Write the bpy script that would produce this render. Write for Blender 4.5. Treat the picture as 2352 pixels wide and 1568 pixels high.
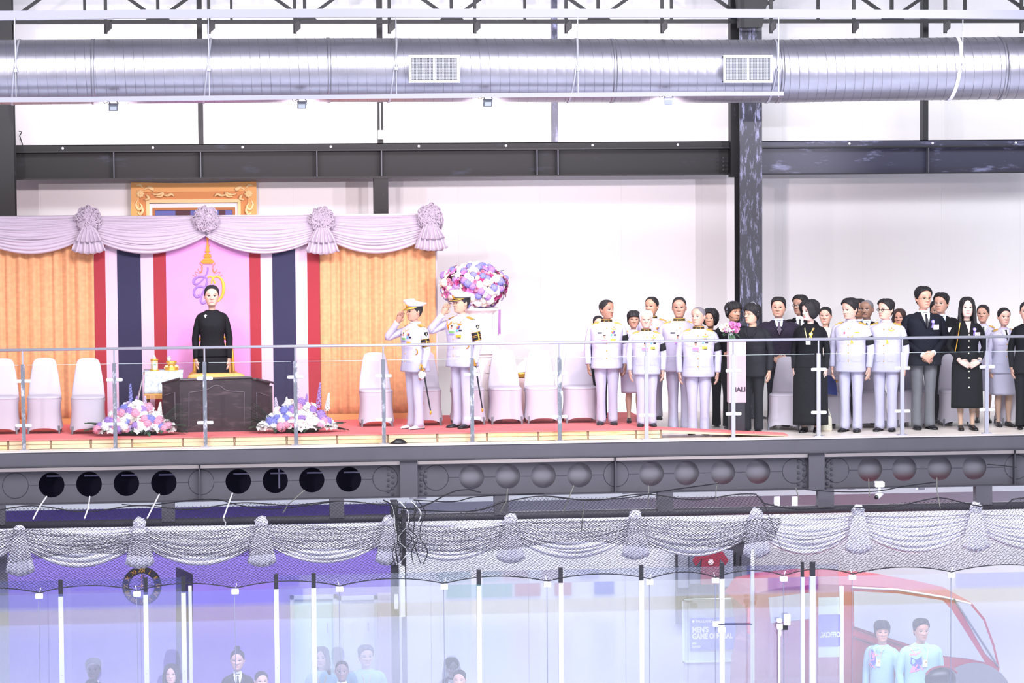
import bpy, bmesh, math, random
import numpy as np
from mathutils import Vector, Matrix
random.seed(7); rng = np.random.RandomState(11)
S = bpy.context.scene
COL = S.collection
for o in list(bpy.data.objects): bpy.data.objects.remove(o)
# ------------------------------------------------------------------ camera
D0, FPX, ZC = 35.0, 6440.0, 3.36
_y, _p, _r = math.radians(6.3), math.radians(-3.4), math.radians(0.4)
FW = np.array([math.sin(_y)*math.cos(_p), math.cos(_y)*math.cos(_p), math.sin(_p)])
_R0 = np.cross(FW, [0, 0, 1.]); _R0 /= np.linalg.norm(_R0); _U0 = np.cross(_R0, FW)
RT = _R0*math.cos(_r)-_U0*math.sin(_r); UP = _R0*math.sin(_r)+_U0*math.cos(_r)
CP = np.array([-D0*math.tan(_y), -D0, ZC])
def P(px, py, Y):
    d = FW+RT*(px-1176)/FPX-UP*(py-784)/FPX
    t = (Y-CP[1])/d[1]; q = CP+d*t
    return Vector(q)
def Xp(px, Y, py=800): return P(px, py, Y)[0]
def Zp(py, Y, px=1176): return P(px, py, Y)[2]
cd = bpy.data.cameras.new('camera'); cam = bpy.data.objects.new('camera', cd); COL.objects.link(cam)
cam.matrix_world = Matrix(((RT[0], UP[0], -FW[0], CP[0]), (RT[1], UP[1], -FW[1], CP[1]), (RT[2], UP[2], -FW[2], CP[2]), (0, 0, 0, 1)))
cd.sensor_width = 36; cd.lens = FPX*36/2352; cd.clip_end = 300
S.camera = cam
S.view_settings.view_transform = 'Standard'; S.view_settings.look = 'None'
S.view_settings.gamma = 1; S.view_settings.use_curve_mapping = False
S.view_settings.exposure = -0.07
# ------------------------------------------------------------------ world and big lights
W = bpy.data.worlds.new('world'); S.world = W; W.use_nodes = True
W.node_tree.nodes['Background'].inputs[0].default_value = (0.80, 0.79, 0.88, 1)
W.node_tree.nodes['Background'].inputs[1].default_value = 0.62
def area(name, loc, tgt, sx, sy, power, col):
    l = bpy.data.lights.new(name, 'AREA'); l.shape = 'RECTANGLE'; l.size = sx; l.size_y = sy; l.energy = power; l.color = col
    o = bpy.data.objects.new(name, l); COL.objects.link(o); o.location = loc
    o.rotation_euler = (Vector(tgt)-Vector(loc)).to_track_quat('-Z', 'Y').to_euler(); return o
def spot(name, loc, tgt, power, col, ang, blend, rad=0.12):
    l = bpy.data.lights.new(name, 'SPOT'); l.energy = power; l.color = col; l.spot_size = math.radians(ang); l.spot_blend = blend; l.shadow_soft_size = rad
    o = bpy.data.objects.new(name, l); COL.objects.link(o); o.location = loc
    o.rotation_euler = (Vector(tgt)-Vector(loc)).to_track_quat('-Z', 'Y').to_euler(); return o
area('hall_high_bay_light', (0, -16, 13), (0, -4, 0), 26, 8, 3000, (0.93, 0.93, 1.0))
area('ice_fill_light', (2, -11, 9), (2, -11, -4), 26, 8, 7600, (0.95, 0.96, 1.0))  # added fill, brightens the ice that the rink glass reflects
spot('stage_follow_light_left', (-12.5, -29, 5.6), (-1.6, 3, 3.0), 6200, (1.0, 0.88, 0.88), 24, 0.5, 0.22)
spot('stage_follow_light_right', (13.5, -29, 5.6), (0.9, 2, 3.0), 10500, (0.92, 0.88, 1.0), 17, 0.45, 0.1)
# ------------------------------------------------------------------ materials
def lin(c):
    if isinstance(c, str):
        c = c.lstrip('#'); c = tuple(int(c[i:i+2], 16)/255 for i in (0, 2, 4))
    return tuple((v/12.92 if v <= .04045 else ((v+.055)/1.055)**2.4) for v in c[:3])
MC = {}
def mat(name, col, rough=.6, metal=0., bump=0., bscale=40., var=0., vscale=8., spec=.5, emit=0., alpha=None, stretch=None, sheen=0.):
    if name in MC: return MC[name]
    m = bpy.data.materials.new(name); m.use_nodes = True; nt = m.node_tree; b = nt.nodes['Principled BSDF']
    c = lin(col); b.inputs['Base Color'].default_value = (*c, 1); b.inputs['Roughness'].default_value = rough
    b.inputs['Metallic'].default_value = metal; b.inputs['Specular IOR Level'].default_value = spec
    if sheen: b.inputs['Sheen Weight'].default_value = sheen
    if emit: b.inputs['Emission Color'].default_value = (*c, 1); b.inputs['Emission Strength'].default_value = emit
    tc = nt.nodes.new('ShaderNodeTexCoord'); mp = nt.nodes.new('ShaderNodeMapping'); nt.links.new(tc.outputs['Object'], mp.inputs[0])
    if stretch: mp.inputs['Scale'].default_value = stretch
    if bump:
        n = nt.nodes.new('ShaderNodeTexNoise'); n.inputs['Scale'].default_value = bscale; n.inputs['Detail'].default_value = 4
        nt.links.new(mp.outputs[0], n.inputs['Vector']); bp = nt.nodes.new('ShaderNodeBump'); bp.inputs['Distance'].default_value = bump; bp.inputs['Strength'].default_value = .8
        nt.links.new(n.outputs[0], bp.inputs['Height']); nt.links.new(bp.outputs[0], b.inputs['Normal'])
    if var:
        n = nt.nodes.new('ShaderNodeTexNoise'); n.inputs['Scale'].default_value = vscale; n.inputs['Detail'].default_value = 6
        nt.links.new(mp.outputs[0], n.inputs['Vector']); r = nt.nodes.new('ShaderNodeMapRange'); r.inputs[1].default_value = .3; r.inputs[2].default_value = .7
        r.inputs[3].default_value = 1-var; r.inputs[4].default_value = 1+var
        nt.links.new(n.outputs[0], r.inputs[0]); mx = nt.nodes.new('ShaderNodeVectorMath'); mx.operation = 'SCALE'; mx.inputs[0].default_value = c
        nt.links.new(r.outputs[0], mx.inputs['Scale']); nt.links.new(mx.outputs[0], b.inputs['Base Color'])
    MC[name] = m; return m
def glassmat(name, tint, refl, rough=.02):
    if name in MC: return MC[name]
    m = bpy.data.materials.new(name); m.use_nodes = True; nt = m.node_tree; nt.nodes.remove(nt.nodes['Principled BSDF'])
    t = nt.nodes.new('ShaderNodeBsdfTransparent'); t.inputs[0].default_value = (*lin(tint), 1)
    g = nt.nodes.new('ShaderNodeBsdfGlossy'); g.inputs['Roughness'].default_value = rough; g.inputs[0].default_value = (.95, .96, 1, 1)
    x = nt.nodes.new('ShaderNodeMixShader'); x.inputs[0].default_value = refl
    nt.links.new(t.outputs[0], x.inputs[1]); nt.links.new(g.outputs[0], x.inputs[2]); nt.links.new(x.outputs[0], nt.nodes['Material Output'].inputs[0])
    MC[name] = m; return m
def vcmat(name, rough=.55):
    if name in MC: return MC[name]
    m = mat(name, '#ffffff', rough, sheen=.0); nt = m.node_tree; a = nt.nodes.new('ShaderNodeVertexColor'); a.layer_name = 'Col'
    nt.links.new(a.outputs[0], nt.nodes['Principled BSDF'].inputs['Base Color']); return m
def streakmat(name, base, streak, rough, sc, thr, metal=0.):
    if name in MC: return MC[name]
    m = mat(name, base, rough, metal); nt = m.node_tree; b = nt.nodes['Principled BSDF']
    tc = nt.nodes.new('ShaderNodeTexCoord'); mp = nt.nodes.new('ShaderNodeMapping'); mp.inputs['Scale'].default_value = sc
    n = nt.nodes.new('ShaderNodeTexNoise'); n.inputs['Scale'].default_value = 1; n.inputs['Detail'].default_value = 9; n.inputs['Roughness'].default_value = .7
    r = nt.nodes.new('ShaderNodeValToRGB'); r.color_ramp.elements[0].position = thr; r.color_ramp.elements[1].position = min(1, thr+.12)
    r.color_ramp.elements[0].color = (*lin(base), 1); r.color_ramp.elements[1].color = (*lin(streak), 1)
    nt.links.new(tc.outputs['Object'], mp.inputs[0]); nt.links.new(mp.outputs[0], n.inputs['Vector']); nt.links.new(n.outputs[0], r.inputs[0]); nt.links.new(r.outputs[0], b.inputs['Base Color'])
    return m
# ------------------------------------------------------------------ mesh helper
ORG = {}
class M:
    def __init__(s): s.v = []; s.f = []; s.m = []; s.cm = 0; s.c = None
    def add(s, vs, fs):
        n = len(s.v); s.v.extend([tuple(float(a) for a in p) for p in vs]); s.f.extend([tuple(i+n for i in f) for f in fs]); s.m.extend([s.cm]*len(fs)); return n
    def box(s, a, b, bev=0.):
        x0, y0, z0 = [min(a[i], b[i]) for i in range(3)]; x1, y1, z1 = [max(a[i], b[i]) for i in range(3)]
        if bev > 0:
            e = min(bev, (x1-x0)/2.01, (z1-z0)/2.01)
            pr = [(x0+e, z0), (x1-e, z0), (x1, z0+e), (x1, z1-e), (x1-e, z1), (x0+e, z1), (x0, z1-e), (x0, z0+e)]
            return s.prism(pr, y0, y1)
        s.add([(x0, y0, z0), (x1, y0, z0), (x1, y1, z0), (x0, y1, z0), (x0, y0, z1), (x1, y0, z1), (x1, y1, z1), (x0, y1, z1)],
              [(0, 3, 2, 1), (4, 5, 6, 7), (0, 1, 5, 4), (1, 2, 6, 5), (2, 3, 7, 6), (3, 0, 4, 7)])
    def obox(s, c, ax, ay, az):
        c = Vector(c); ax, ay, az = Vector(ax), Vector(ay), Vector(az)
        vs = [c+ax*i+ay*j+az*k for k in (-1, 1) for (i, j) in ((-1, -1), (1, -1), (1, 1), (-1, 1))]
        s.add(vs, [(0, 3, 2, 1), (4, 5, 6, 7), (0, 1, 5, 4), (1, 2, 6, 5), (2, 3, 7, 6), (3, 0, 4, 7)])
    def prism(s, pts, y0, y1):      # outline in x,z extruded along y
        n = len(pts); vs = [(p[0], y0, p[1]) for p in pts]+[(p[0], y1, p[1]) for p in pts]
        s.add(vs, [tuple(range(n)), tuple(range(2*n-1, n-1, -1))]+[(i, i+n, (i+1) % n+n, (i+1) % n) for i in range(n)])
    def loft(s, rings, cap=True, closed=True):
        n = len(rings[0]); vs = [p for r in rings for p in r]; fs = []
        for k in range(len(rings)-1):
            for i in range(n if closed else n-1):
                j = (i+1) % n; fs.append((k*n+i, k*n+j, (k+1)*n+j, (k+1)*n+i))
        if cap: fs.append(tuple(range(n-1, -1, -1))); fs.append(tuple((len(rings)-1)*n+i for i in range(n)))
        return s.add(vs, fs)
    def tube(s, pts, r, n=8, cap=True, flat=1.):
        pts = [Vector(p) for p in pts]; L = len(pts)
        if not hasattr(r, '__len__'): r = [r]*L
        rings = []; u = None
        for i, p in enumerate(pts):
            t = (pts[min(i+1, L-1)]-pts[max(i-1, 0)])
            t = t.normalized() if t.length > 1e-9 else Vector((0, 0, 1))
            if u is None:
                u = t.cross(Vector((0, 1, 0)));
                if u.length < .1: u = t.cross(Vector((1, 0, 0)))
            u = (u-t*u.dot(t)); u.normalize(); w = t.cross(u)
            rings.append([p+u*(math.cos(2*math.pi*k/n)*r[i])+w*(math.sin(2*math.pi*k/n)*r[i]*flat) for k in range(n)])
        s.loft(rings, cap)
    def cyl(s, a, b, r, n=12, r2=None): s.tube([a, b], [r, r if r2 is None else r2], n)
    def lathe(s, c, prof, n=20, sx=1., sy=1.):
        s.loft([[(c[0]+math.cos(2*math.pi*k/n)*r*sx, c[1]+math.sin(2*math.pi*k/n)*r*sy, c[2]+z) for k in range(n)] for r, z in prof])
    def ball(s, c, r, n=10, k=7, rot=None):
        rx, ry, rz = r if hasattr(r, '__len__') else (r, r, r); rings = []
        for i in range(k+1):
            a = math.pi*i/k; q = max(math.sin(a), .02)
            ring = [Vector((math.cos(2*math.pi*j/n)*q*rx, math.sin(2*math.pi*j/n)*q*ry, -math.cos(a)*rz)) for j in range(n)]
            if rot: ring = [rot @ v for v in ring]
            rings.append([v+Vector(c) for v in ring])
        s.loft(rings)
    def grid(s, fn, nu, nv):
        vs = [fn(i/nu, j/nv) for j in range(nv+1) for i in range(nu+1)]
        return s.add(vs, [(j*(nu+1)+i, j*(nu+1)+i+1, (j+1)*(nu+1)+i+1, (j+1)*(nu+1)+i) for j in range(nv) for i in range(nu)])
    def build(s, name, mt, parent=None, smooth=False, local=False, label=None, cat=None, group=None, kind=None, loc=None, solid=0.):
        me = bpy.data.meshes.new(name); v = s.v
        off = Vector((0, 0, 0))
        if not local:
            if parent is not None: off = ORG[parent.name]
            elif loc is not None: off = Vector(loc)
        if off.length > 0: v = [(a-off[0], b-off[1], c-off[2]) for a, b, c in v]
        me.from_pydata(v, [], s.f)
        for m_ in (mt if isinstance(mt, (list, tuple)) else [mt]): me.materials.append(m_)
        if any(s.m): me.polygons.foreach_set('material_index', s.m)
        if smooth: me.polygons.foreach_set('use_smooth', [True]*len(s.f))
        if s.c is not None:
            ca = me.color_attributes.new('Col', 'FLOAT_COLOR', 'POINT'); ca.data.foreach_set('color', np.array(s.c, dtype=np.float32).ravel())
        me.update()
        o = bpy.data.objects.new(name, me); COL.objects.link(o)
        if parent is not None: o.parent = parent; ORG[o.name] = ORG[parent.name] if not local else Vector((0, 0, 0))
        elif loc is not None and not local: o.location = loc; ORG[o.name] = Vector(loc)
        else: ORG[o.name] = Vector((0, 0, 0))
        if solid:
            md = o.modifiers.new('thick', 'SOLIDIFY'); md.thickness = solid; md.offset = 1
        tag(o, label, cat, group, kind); return o
def tag(o, label=None, cat=None, group=None, kind=None):
    if label: o['label'] = label
    if cat: o['category'] = cat
    if group: o['group'] = group
    if kind: o['kind'] = kind
    return o
def thing(name, label, cat, loc=(0, 0, 0), rz=0, group=None):
    o = bpy.data.objects.new(name, None); COL.objects.link(o); o.location = loc; o.rotation_euler = (0, 0, rz); o.empty_display_size = .1
    ORG[o.name] = Vector(loc); return tag(o, label, cat, group)
def link_mesh(name, me, parent, loc=(0, 0, 0), rot=(0, 0, 0), sc=1):
    o = bpy.data.objects.new(name, me); COL.objects.link(o); o.parent = parent; o.location = loc; o.rotation_euler = rot
    o.scale = sc if hasattr(sc, '__len__') else (sc, sc, sc); return o
def copy_tree(o, parent=None):
    c = o.copy(); COL.objects.link(c); c.parent = parent
    for ch in list(o.children): copy_tree(ch, c)
    return c
def text_mesh(name, body, size, mt, parent, loc, mirror=False, ext=.002, align='LEFT', bold=0.):
    cu = bpy.data.curves.new(name, 'FONT'); cu.body = body; cu.size = size; cu.extrude = ext; cu.align_x = align; cu.offset = bold
    t = bpy.data.objects.new(name+'_tmp', cu); COL.objects.link(t)
    dg = bpy.context.evaluated_depsgraph_get(); me = bpy.data.meshes.new_from_object(t.evaluated_get(dg)); bpy.data.objects.remove(t)
    for v in me.vertices:
        x, y, z = v.co; v.co = (-x if mirror else x, -z, y)
    me.materials.clear(); me.materials.append(mt); me.name = name
    o = bpy.data.objects.new(name, me); COL.objects.link(o)
    if parent is not None: o.parent = parent; o.location = Vector(loc)-ORG[parent.name]
    else: o.location = loc
    return o
# ------------------------------------------------------------------ palette
BLK = streakmat('black_painted_steel', '#101016', '#3c3e50', .5, (9, 9, 4), .62)
BLK2 = streakmat('scuffed_black_steel', '#2a2b38', '#8f91b4', .35, (22, 22, 5), .52)
BEAM = streakmat('black_beam_paint', '#0e0d12', '#2a2b3c', .6, (1.5, 3, 6), .58)
GIR = mat('charcoal_girder_paint', '#494750', .6, 0, .0006, 300, .06, 3)
GIR2 = mat('dark_girder_paint', '#38363f', .6, 0, .0006, 300, .08, 3)
GALV = mat('galvanised_steel', '#9e9da9', .36, .85, .0008, 10, .07, 5, stretch=(.6, 2, 2))
GALVD = mat('galvanised_seam_shadow', '#85838d', .5, .7)
WHT = mat('white_enamel', '#ecebf4', .45)
TRAY = mat('pale_grey_cable_tray', '#90909f', .45, .25)
CHROME = mat('polished_steel', '#b4b5c2', .3, .45, .0006, 90)
CHROMED = streakmat('worn_steel_post', '#757983', '#c9c9d6', .3, (16, 16, 7), .52, .3)
CLOTHW = mat('white_spandex', '#c6bcca', .75, 0, .004, 7)
RED = mat('red_carpet', '#fb7f80', .95, 0, .002, 400, .05, 30)
GOLD = mat('gold_leaf', '#d9a441', .35, .55)
GOLDM = mat('matt_gold_paint', '#e2a85c', .5, .1)
WOODD = streakmat('dark_stained_wood', '#3a2d33', '#5c4a50', .38, (3, 3, 16), .52)
SATIN = mat('white_satin', '#b9acbd', .55, 0, .002, 30, sheen=.3)
BLACKM = mat('black_plastic', '#1a1a1f', .4)
SEAMD = mat('dark_joint', '#3a3a44', .7)
RGLASS = glassmat('rail_glass', '#fafcfc', .022)
IGLASS = glassmat('rink_glass', '#f4f6fa', .14)
IGLASS2 = glassmat('bench_glass', '#f1f3f7', .12)
# ================================================================== SETTING
XL, XR = -9.5, 11.5
# back wall of the gallery: sandwich panels with real joints
wm = mat('wall_panel_white', '#eeecee', .7, 0, .0012, 3, .015, .6)
w = tag(bpy.data.objects.new('wall_back', None), kind='structure'); COL.objects.link(w); w.location = (0, 4.0, 0); ORG['wall_back'] = Vector((0, 4, 0))
m = M(); m.box((XL, 4.04, -.25), (XR, 4.15, 7.2)); m.build('backing', mat('panel_joint', '#eeecee', .8), w)
pw = 1.15; me0 = None; k = 0; x = XL
z0_, z1_ = 0.0, 7.2
def wall_panel(wd, h):
    m = M(); m.box((0, 0, 0), (wd, .04, h), .004)
    for i in range(1, int(wd/.095)):          # shallow pressed ribs
        m.box((i*.095-.003, -.0012, .01), (i*.095+.003, .001, h-.01))
    return m
first = None
while x < XR-.01:
    if first is None: first = wall_panel(pw-.0008, 7.2).build('panel', wm, w, local=True); first.location = (x, 0, 0)
    else: link_mesh('panel', first.data, w, (x, 0, 0))
    x += pw
# gallery floor slab
m = M(); m.box((XL, -.12, -.25), (XR, 4.0, -.0)); m.build('floor', mat('gallery_floor', '#e6dad2', .35, 0, 0, 1, .04, 2), kind='structure')
# ice sheet, lower hall floor and opposite dasher boards (seen as reflections in the rink glass)
m = M(); m.box((-40, -18, -4.45), (45, -2.45, -4.3)); m.build('floor_ice', mat('ice_sheet', '#dfe2f3', .25, 0, 0, 1, .03, .4), kind='structure')
m = M(); m.box((XL-6, -2.2, -4.45), (XR+6, 4.6, -4.3)); m.build('floor_lower', mat('lower_floor', '#8f8d98', .6), kind='structure')
m = M(); m.box((XL-6, 1.9, -4.3), (-1.42, 2.05, -.25)); m.build('wall_purple', mat('purple_wall', '#8570c4', .7, 0, 0, 1, .03, 1), kind='structure')
m = M(); m.box((-1.42, 1.9, -4.3), (XR+6, 2.05, -.25)); m.build('wall_lower', mat('lower_grey_wall', '#c9cad3', .7, 0, 0, 1, .03, 1), kind='structure')
bd = thing('opposite_boards', 'white rink dasher boards with blue band and yellow kick plate reflected in the glass', 'rink boards', (0, -18, -4.3))
m = M(); m.box((-40, -18.1, -4.3), (45, -18.0, -4.06)); m.build('kick_plate', mat('yellow_kick_plate', '#ded3a0', .4), bd)
m = M(); m.box((-40, -18.1, -4.06), (45, -18.02, -3.25)); m.build('board', mat('white_board', '#e6e8f2', .4), bd)
for i, (a, b, c) in enumerate(((-12, -2.2, '#9296dd'), (.3, 1.45, '#7fb0aa'), (1.5, 1.95, '#b97f8a'), (2.2, 2.5, '#b97f8a'), (2.9, 3.25, '#5568c8'), (6.0, 6.9, '#5a66c8'), (9.4, 15, '#989ee0'))):
    m = M(); m.box((a, -18.02, -4.0), (b, -17.99, -3.3)); m.build('advert_panel', mat('ad'+c[1:], c, .4), bd)
# near dasher boards carrying the rink glass (below the frame)
m = M(); m.box((XL-4, -2.42, -4.3), (XR+4, -2.18, -3.2)); bb = m.build('near_boards', MC['white_board'], label='white dasher boards under the rink glass', cat='rink boards')
# ------------------------------------------------------------------ steel frame on the wall
def zz(py, Y, px=1000): return P(px, py, Y)[2]
YB = 3.35
cols = [(0, 38), (1700, 1752)]
def column(px0, px1, z0, z1, label, Yf=2.75, mt=BLK):
    xa, xb = Xp(px0, Yf, 700), Xp(px1, Yf, 700)
    t = thing('steel_column', label, 'column', ((xa+xb)/2, Yf+.2, z0))
    m = M(); m.box((xa, Yf, z0), (xb, Yf+.02, z1)); m.build('front_flange', mt, t)
    m = M(); m.box(((xa+xb)/2-.012, Yf+.02, z0), ((xa+xb)/2+.012, Yf+.38, z1)); m.box((xa, Yf+.38, z0), (xb, Yf+.40, z1)); m.build('web_and_back_flange', BLK, t)
    m = M(); m.box((xa-.05, Yf-.05, z0), (xb+.05, Yf+.45, z0+.02)); m.build('base_plate', BLK, t)
    return t, xa, xb
column(-40, 38, 0, 7.0, 'broad black steel column at the left edge behind the draped curtain')
cR, cxa, cxb = column(1700, 1751, 0, 7.0, 'scuffed bluish steel column rising behind the headset crew', mt=BLK2)
m = M(); a, b = Xp(1679, 3.1, 300), Xp(1700, 3.1, 300); m.box((a, 3.12, zz(412, 3.1)), (b+.12, 3.3, 7.0)); m.build('haunch_plate', BLK, cR)
for r_ in range(4):
    for c_ in range(2):
        m = M(); c = P(1660+c_*9, 362+r_*9, YB-.17); m.cyl(c, c+Vector((0, -.03, 0)), .013, 6); m.build('bolt', BLK, cR)
# main wall beam, left and right bay
def wall_beam(pa, pb, label, stiff, mt):
    x0, x1 = Xp(pa, YB-.1, 370), Xp(pb, YB-.1, 370)
    zb, zt = zz(404.5, YB-.15), zz(343, YB-.15)
    t = thing('steel_wall_beam', label, 'beam', ((x0+x1)/2, YB, zb))
    m = M(); m.box((x0, YB-.02, zb), (x1, YB, zt)); m.build('web', mt, t)
    m = M(); m.box((x0, YB-.15, zt-.012), (x1, YB+.13, zt+.006)); m.build('top_flange', BLK, t)
    m = M(); m.box((x0, YB-.15, zb-.012), (x1, YB+.13, zb+.006)); m.build('bottom_flange', BLK, t)
    for sp_ in stiff:
        xx = Xp(sp_, YB, 370); m = M(); m.box((xx-.007, YB-.14, zb+.006), (xx+.007, YB-.02, zt-.012)); m.build('stiffener', mat('grey_weld', '#5b5b66', .5), t)
    # upper angle with white bolt heads
    za, zc = zz(342, YB-.12), zz(331.5, YB-.12)
    m = M(); m.box((x0, YB-.10, zt+.006), (x1, YB-.08, zt+.09)); m.box((x0, YB-.10, zt+.08), (x1, YB+.1, zt+.09)); an = m.build('angle_iron', mt, t)
    return t, x0, x1, zt
bl, x0, x1, zt = wall_beam(36, 1699, 'long black steel wall beam spanning above the draped stage', (262, 461, 727, 875, 1231, 1279), BEAM)
for px in (144, 351, 557, 760, 962, 1162, 1361, 1557):
    c = P(px, 340, YB-.1); m = M(); m.lathe((0, 0, 0), [(.017, -.012), (.019, -.004), (.012, .008)], 8); o = m.build('bolt_head', WHT, bl, local=True); o.location = Vector((c[0], YB-.107, zt+.045))-ORG[bl.name]; o.rotation_euler = (math.pi/2, 0, 0)
br, x0, x1, zt = wall_beam(1751, 2420, 'shorter blue-black steel wall beam right of the scuffed column', (2127,), streakmat('blue_black_beam', '#35354a', '#8688ac', .35, (1.5, 3, 7), .56))
for px in (1951, 2142, 2333):
    c = P(px, 333, YB-.1); m = M(); m.lathe((0, 0, 0), [(.017, -.012), (.019, -.004), (.012, .008)], 8); o = m.build('bolt_head', WHT, br, local=True); o.location = Vector((c[0], YB-.107, zt+.045))-ORG[br.name]; o.rotation_euler = (math.pi/2, 0, 0)
# wall posts above the beam
for pa, pb, lb in ((455, 467, 'thin black wall post above the gilt picture frame'), (868, 880, 'thin black wall post carrying a white conduit'), (1269, 1281, 'thin wall post in a lit bluish tone between the two bright upper panels'), (2119, 2131, 'thin black wall post at the far right')):
    m = M(); a, b = Xp(pa, YB-.05, 280), Xp(pb, YB-.05, 280); m.box((a, YB-.08, zt+.09), (b, YB+.1, 7.0))
    t = m.build('wall_post', BLK if pa != 1269 else streakmat('lit_post', '#4a4c63', '#8f92b6', .35, (9, 9, 4), .5), label=lb, cat='post', loc=((a+b)/2, YB, zt+.09))  # one post gets a paler steel, lamp light put into its colour
    if pa == 868:
        c = thing('conduit', 'white conduit pipe with junction box on a black wall post', 'conduit', P(873, 320, YB-.12)); m = M(); m.tube([P(873, 236, YB-.11), P(874, 300, YB-.11)], .010, 8); m.build('pipe', WHT, c)
        m = M(); q = P(868, 320, YB-.12); e = P(880, 299, YB-.12); m.box((q[0], YB-.16, q[2]), (e[0], YB-.085, e[2])); m.build('junction_box', WHT, c)
        for py in (247, 249): pass
m = M(); a, b = Xp(858.5, YB, 450), Xp(891, YB, 450); m.box((a, YB-.1, 0), (b, YB+.15, zz(406, YB)-.01)); m.build('steel_stub_column', BLK, label='short black column under the wall beam behind the white swag', cat='column', loc=((a+b)/2, YB, 0))
# roof truss
YT = 2.9
tr = thing('roof_truss', 'black steel lattice truss along the top of the wall', 'truss', (0, YT, zz(54, YT)))
zc0, zc1 = zz(54, YT), zz(45, YT)
m = M(); m.box((XL, YT-.05, zc0), (XR, YT+.05, zc1)); m.build('bottom_chord', BLK, tr)
ztop = zz(-75, YT); m = M(); m.box((XL, YT-.05, ztop), (XR, YT+.05, ztop+.06)); m.build('top_chord', BLK, tr)
def member(a, b, hw=.022, name='web_member'):
    a, b = Vector(a), Vector(b); d = (b-a); L = d.length; d.normalize(); s_ = d.cross(Vector((0, 1, 0))).normalized()
    m = M(); m.obox((a+b)/2, d*(L/2), Vector((0, .03, 0)), s_*hw); m.build(name, BLK, tr)
for i in range(-1, 7):
    pb = 363+337*i; xb = Xp(pb, YT, 50); xa, xc = Xp(pb-168, YT, 0), Xp(pb+168, YT, 0)
    member((xb, YT, zc1), (xb, YT, ztop)); member((xc, YT, zc1), (xc, YT, ztop), .018)
    member((xb, YT, zc1), (xa, YT, ztop)); member((xb, YT, zc1), (xc, YT, ztop))
    m = M(); m.prism([(xb-.16, zc1), (xb+.16, zc1), (xb+.06, zc1+.09), (xb-.06, zc1+.09)], YT-.06, YT-.045); m.build('gusset_plate', BLK, tr)
# dark haunch above the right column
for pa, pb, nm in ((1675, 1697, 0), (1700, 1770, 1)):
    pass
m = M(); xa, xb = Xp(1700, 2.5, 0), Xp(1752, 2.5, 0); m.prism([(xa, zz(64, 2.5)), (xb, zz(64, 2.5)), (xb+.02, zz(46, 2.5)), (xb+.16, zz(-60, 2.5)), (xa-.05, zz(-60, 2.5))], 2.55, 2.7); m.build('rafter_haunch', BLK, label='dark tapered rafter end on top of the scuffed column', cat='beam', loc=(xa, 2.6, 5))
# ------------------------------------------------------------------ duct
YD = -1.0; RD = .385
dt = thing('ventilation_duct', 'huge spiral-seamed galvanised duct hanging across the hall', 'duct', (0, YD, 4.6))
ctr = []   # centre line from measured top and bottom edges
for px, a, b in ((-160, 95, 240), (0, 93.5, 238.5), (400, 90, 236.5), (800, 87.5, 234), (1200, 88.5, 234.5), (1600, 90.5, 236.5), (1790, 90, 237), (2050, 85, 233.5), (2352, 82, 230), (2520, 80.5, 228)):
    c = P(px, (a+b)/2, YD); ctr.append((c[0], c[2]))
cx_ = [c[0] for c in ctr]; cz_ = [c[1] for c in ctr]
def dcz(x): return float(np.interp(x, cx_, cz_))
pitch = .1145; n1 = int((cx_[-1]-cx_[0])/(pitch/6)); na = 56
rings = []
for i in range(n1+1):
    x = cx_[0]+i*(cx_[-1]-cx_[0])/n1; z = dcz(x); ring = []
    for j in range(na):
        a = 2*math.pi*j/na; ph = ((x/pitch)-j/na) % 1.0; r = RD+(-.0022 if ph < .12 else 0)
        ring.append((x, YD+math.cos(a)*r, z+math.sin(a)*r))
    rings.append(ring)
m = M(); m.loft(rings, cap=True); m.build('duct_body', GALV, dt, smooth=False)
for f in bpy.data.objects['duct_body'].data.polygons: f.use_smooth = True
pts = []; 
turns = int((cx_[-1]-cx_[0])/pitch)-1; st = math.ceil(cx_[0]/pitch)*pitch
for i in range(turns*40):
    a = 2*math.pi*(i/40); x = st+(i/40)*pitch+pitch*.08
    pts.append((x, YD+math.cos(a)*(RD+.001), dcz(x)+math.sin(a)*(RD+.001)))
m = M(); m.tube(pts, .0022, 4); m.build('spiral_seam', GALVD, dt)
for px in (212, 757, 1415, 1800, 2315):
    x = Xp(px, YD-RD, 160); m = M(); z = dcz(x)
    m.loft([[(x+dx, YD+math.cos(2*math.pi*k/48)*r, z+math.sin(2*math.pi*k/48)*r) for k in range(48)] for dx, r in ((-.02, RD+.003), (-.02, RD+.008), (.02, RD+.008), (.02, RD+.003))], cap=False); m.build('joint_collar', GALV, dt, smooth=True)
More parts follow.
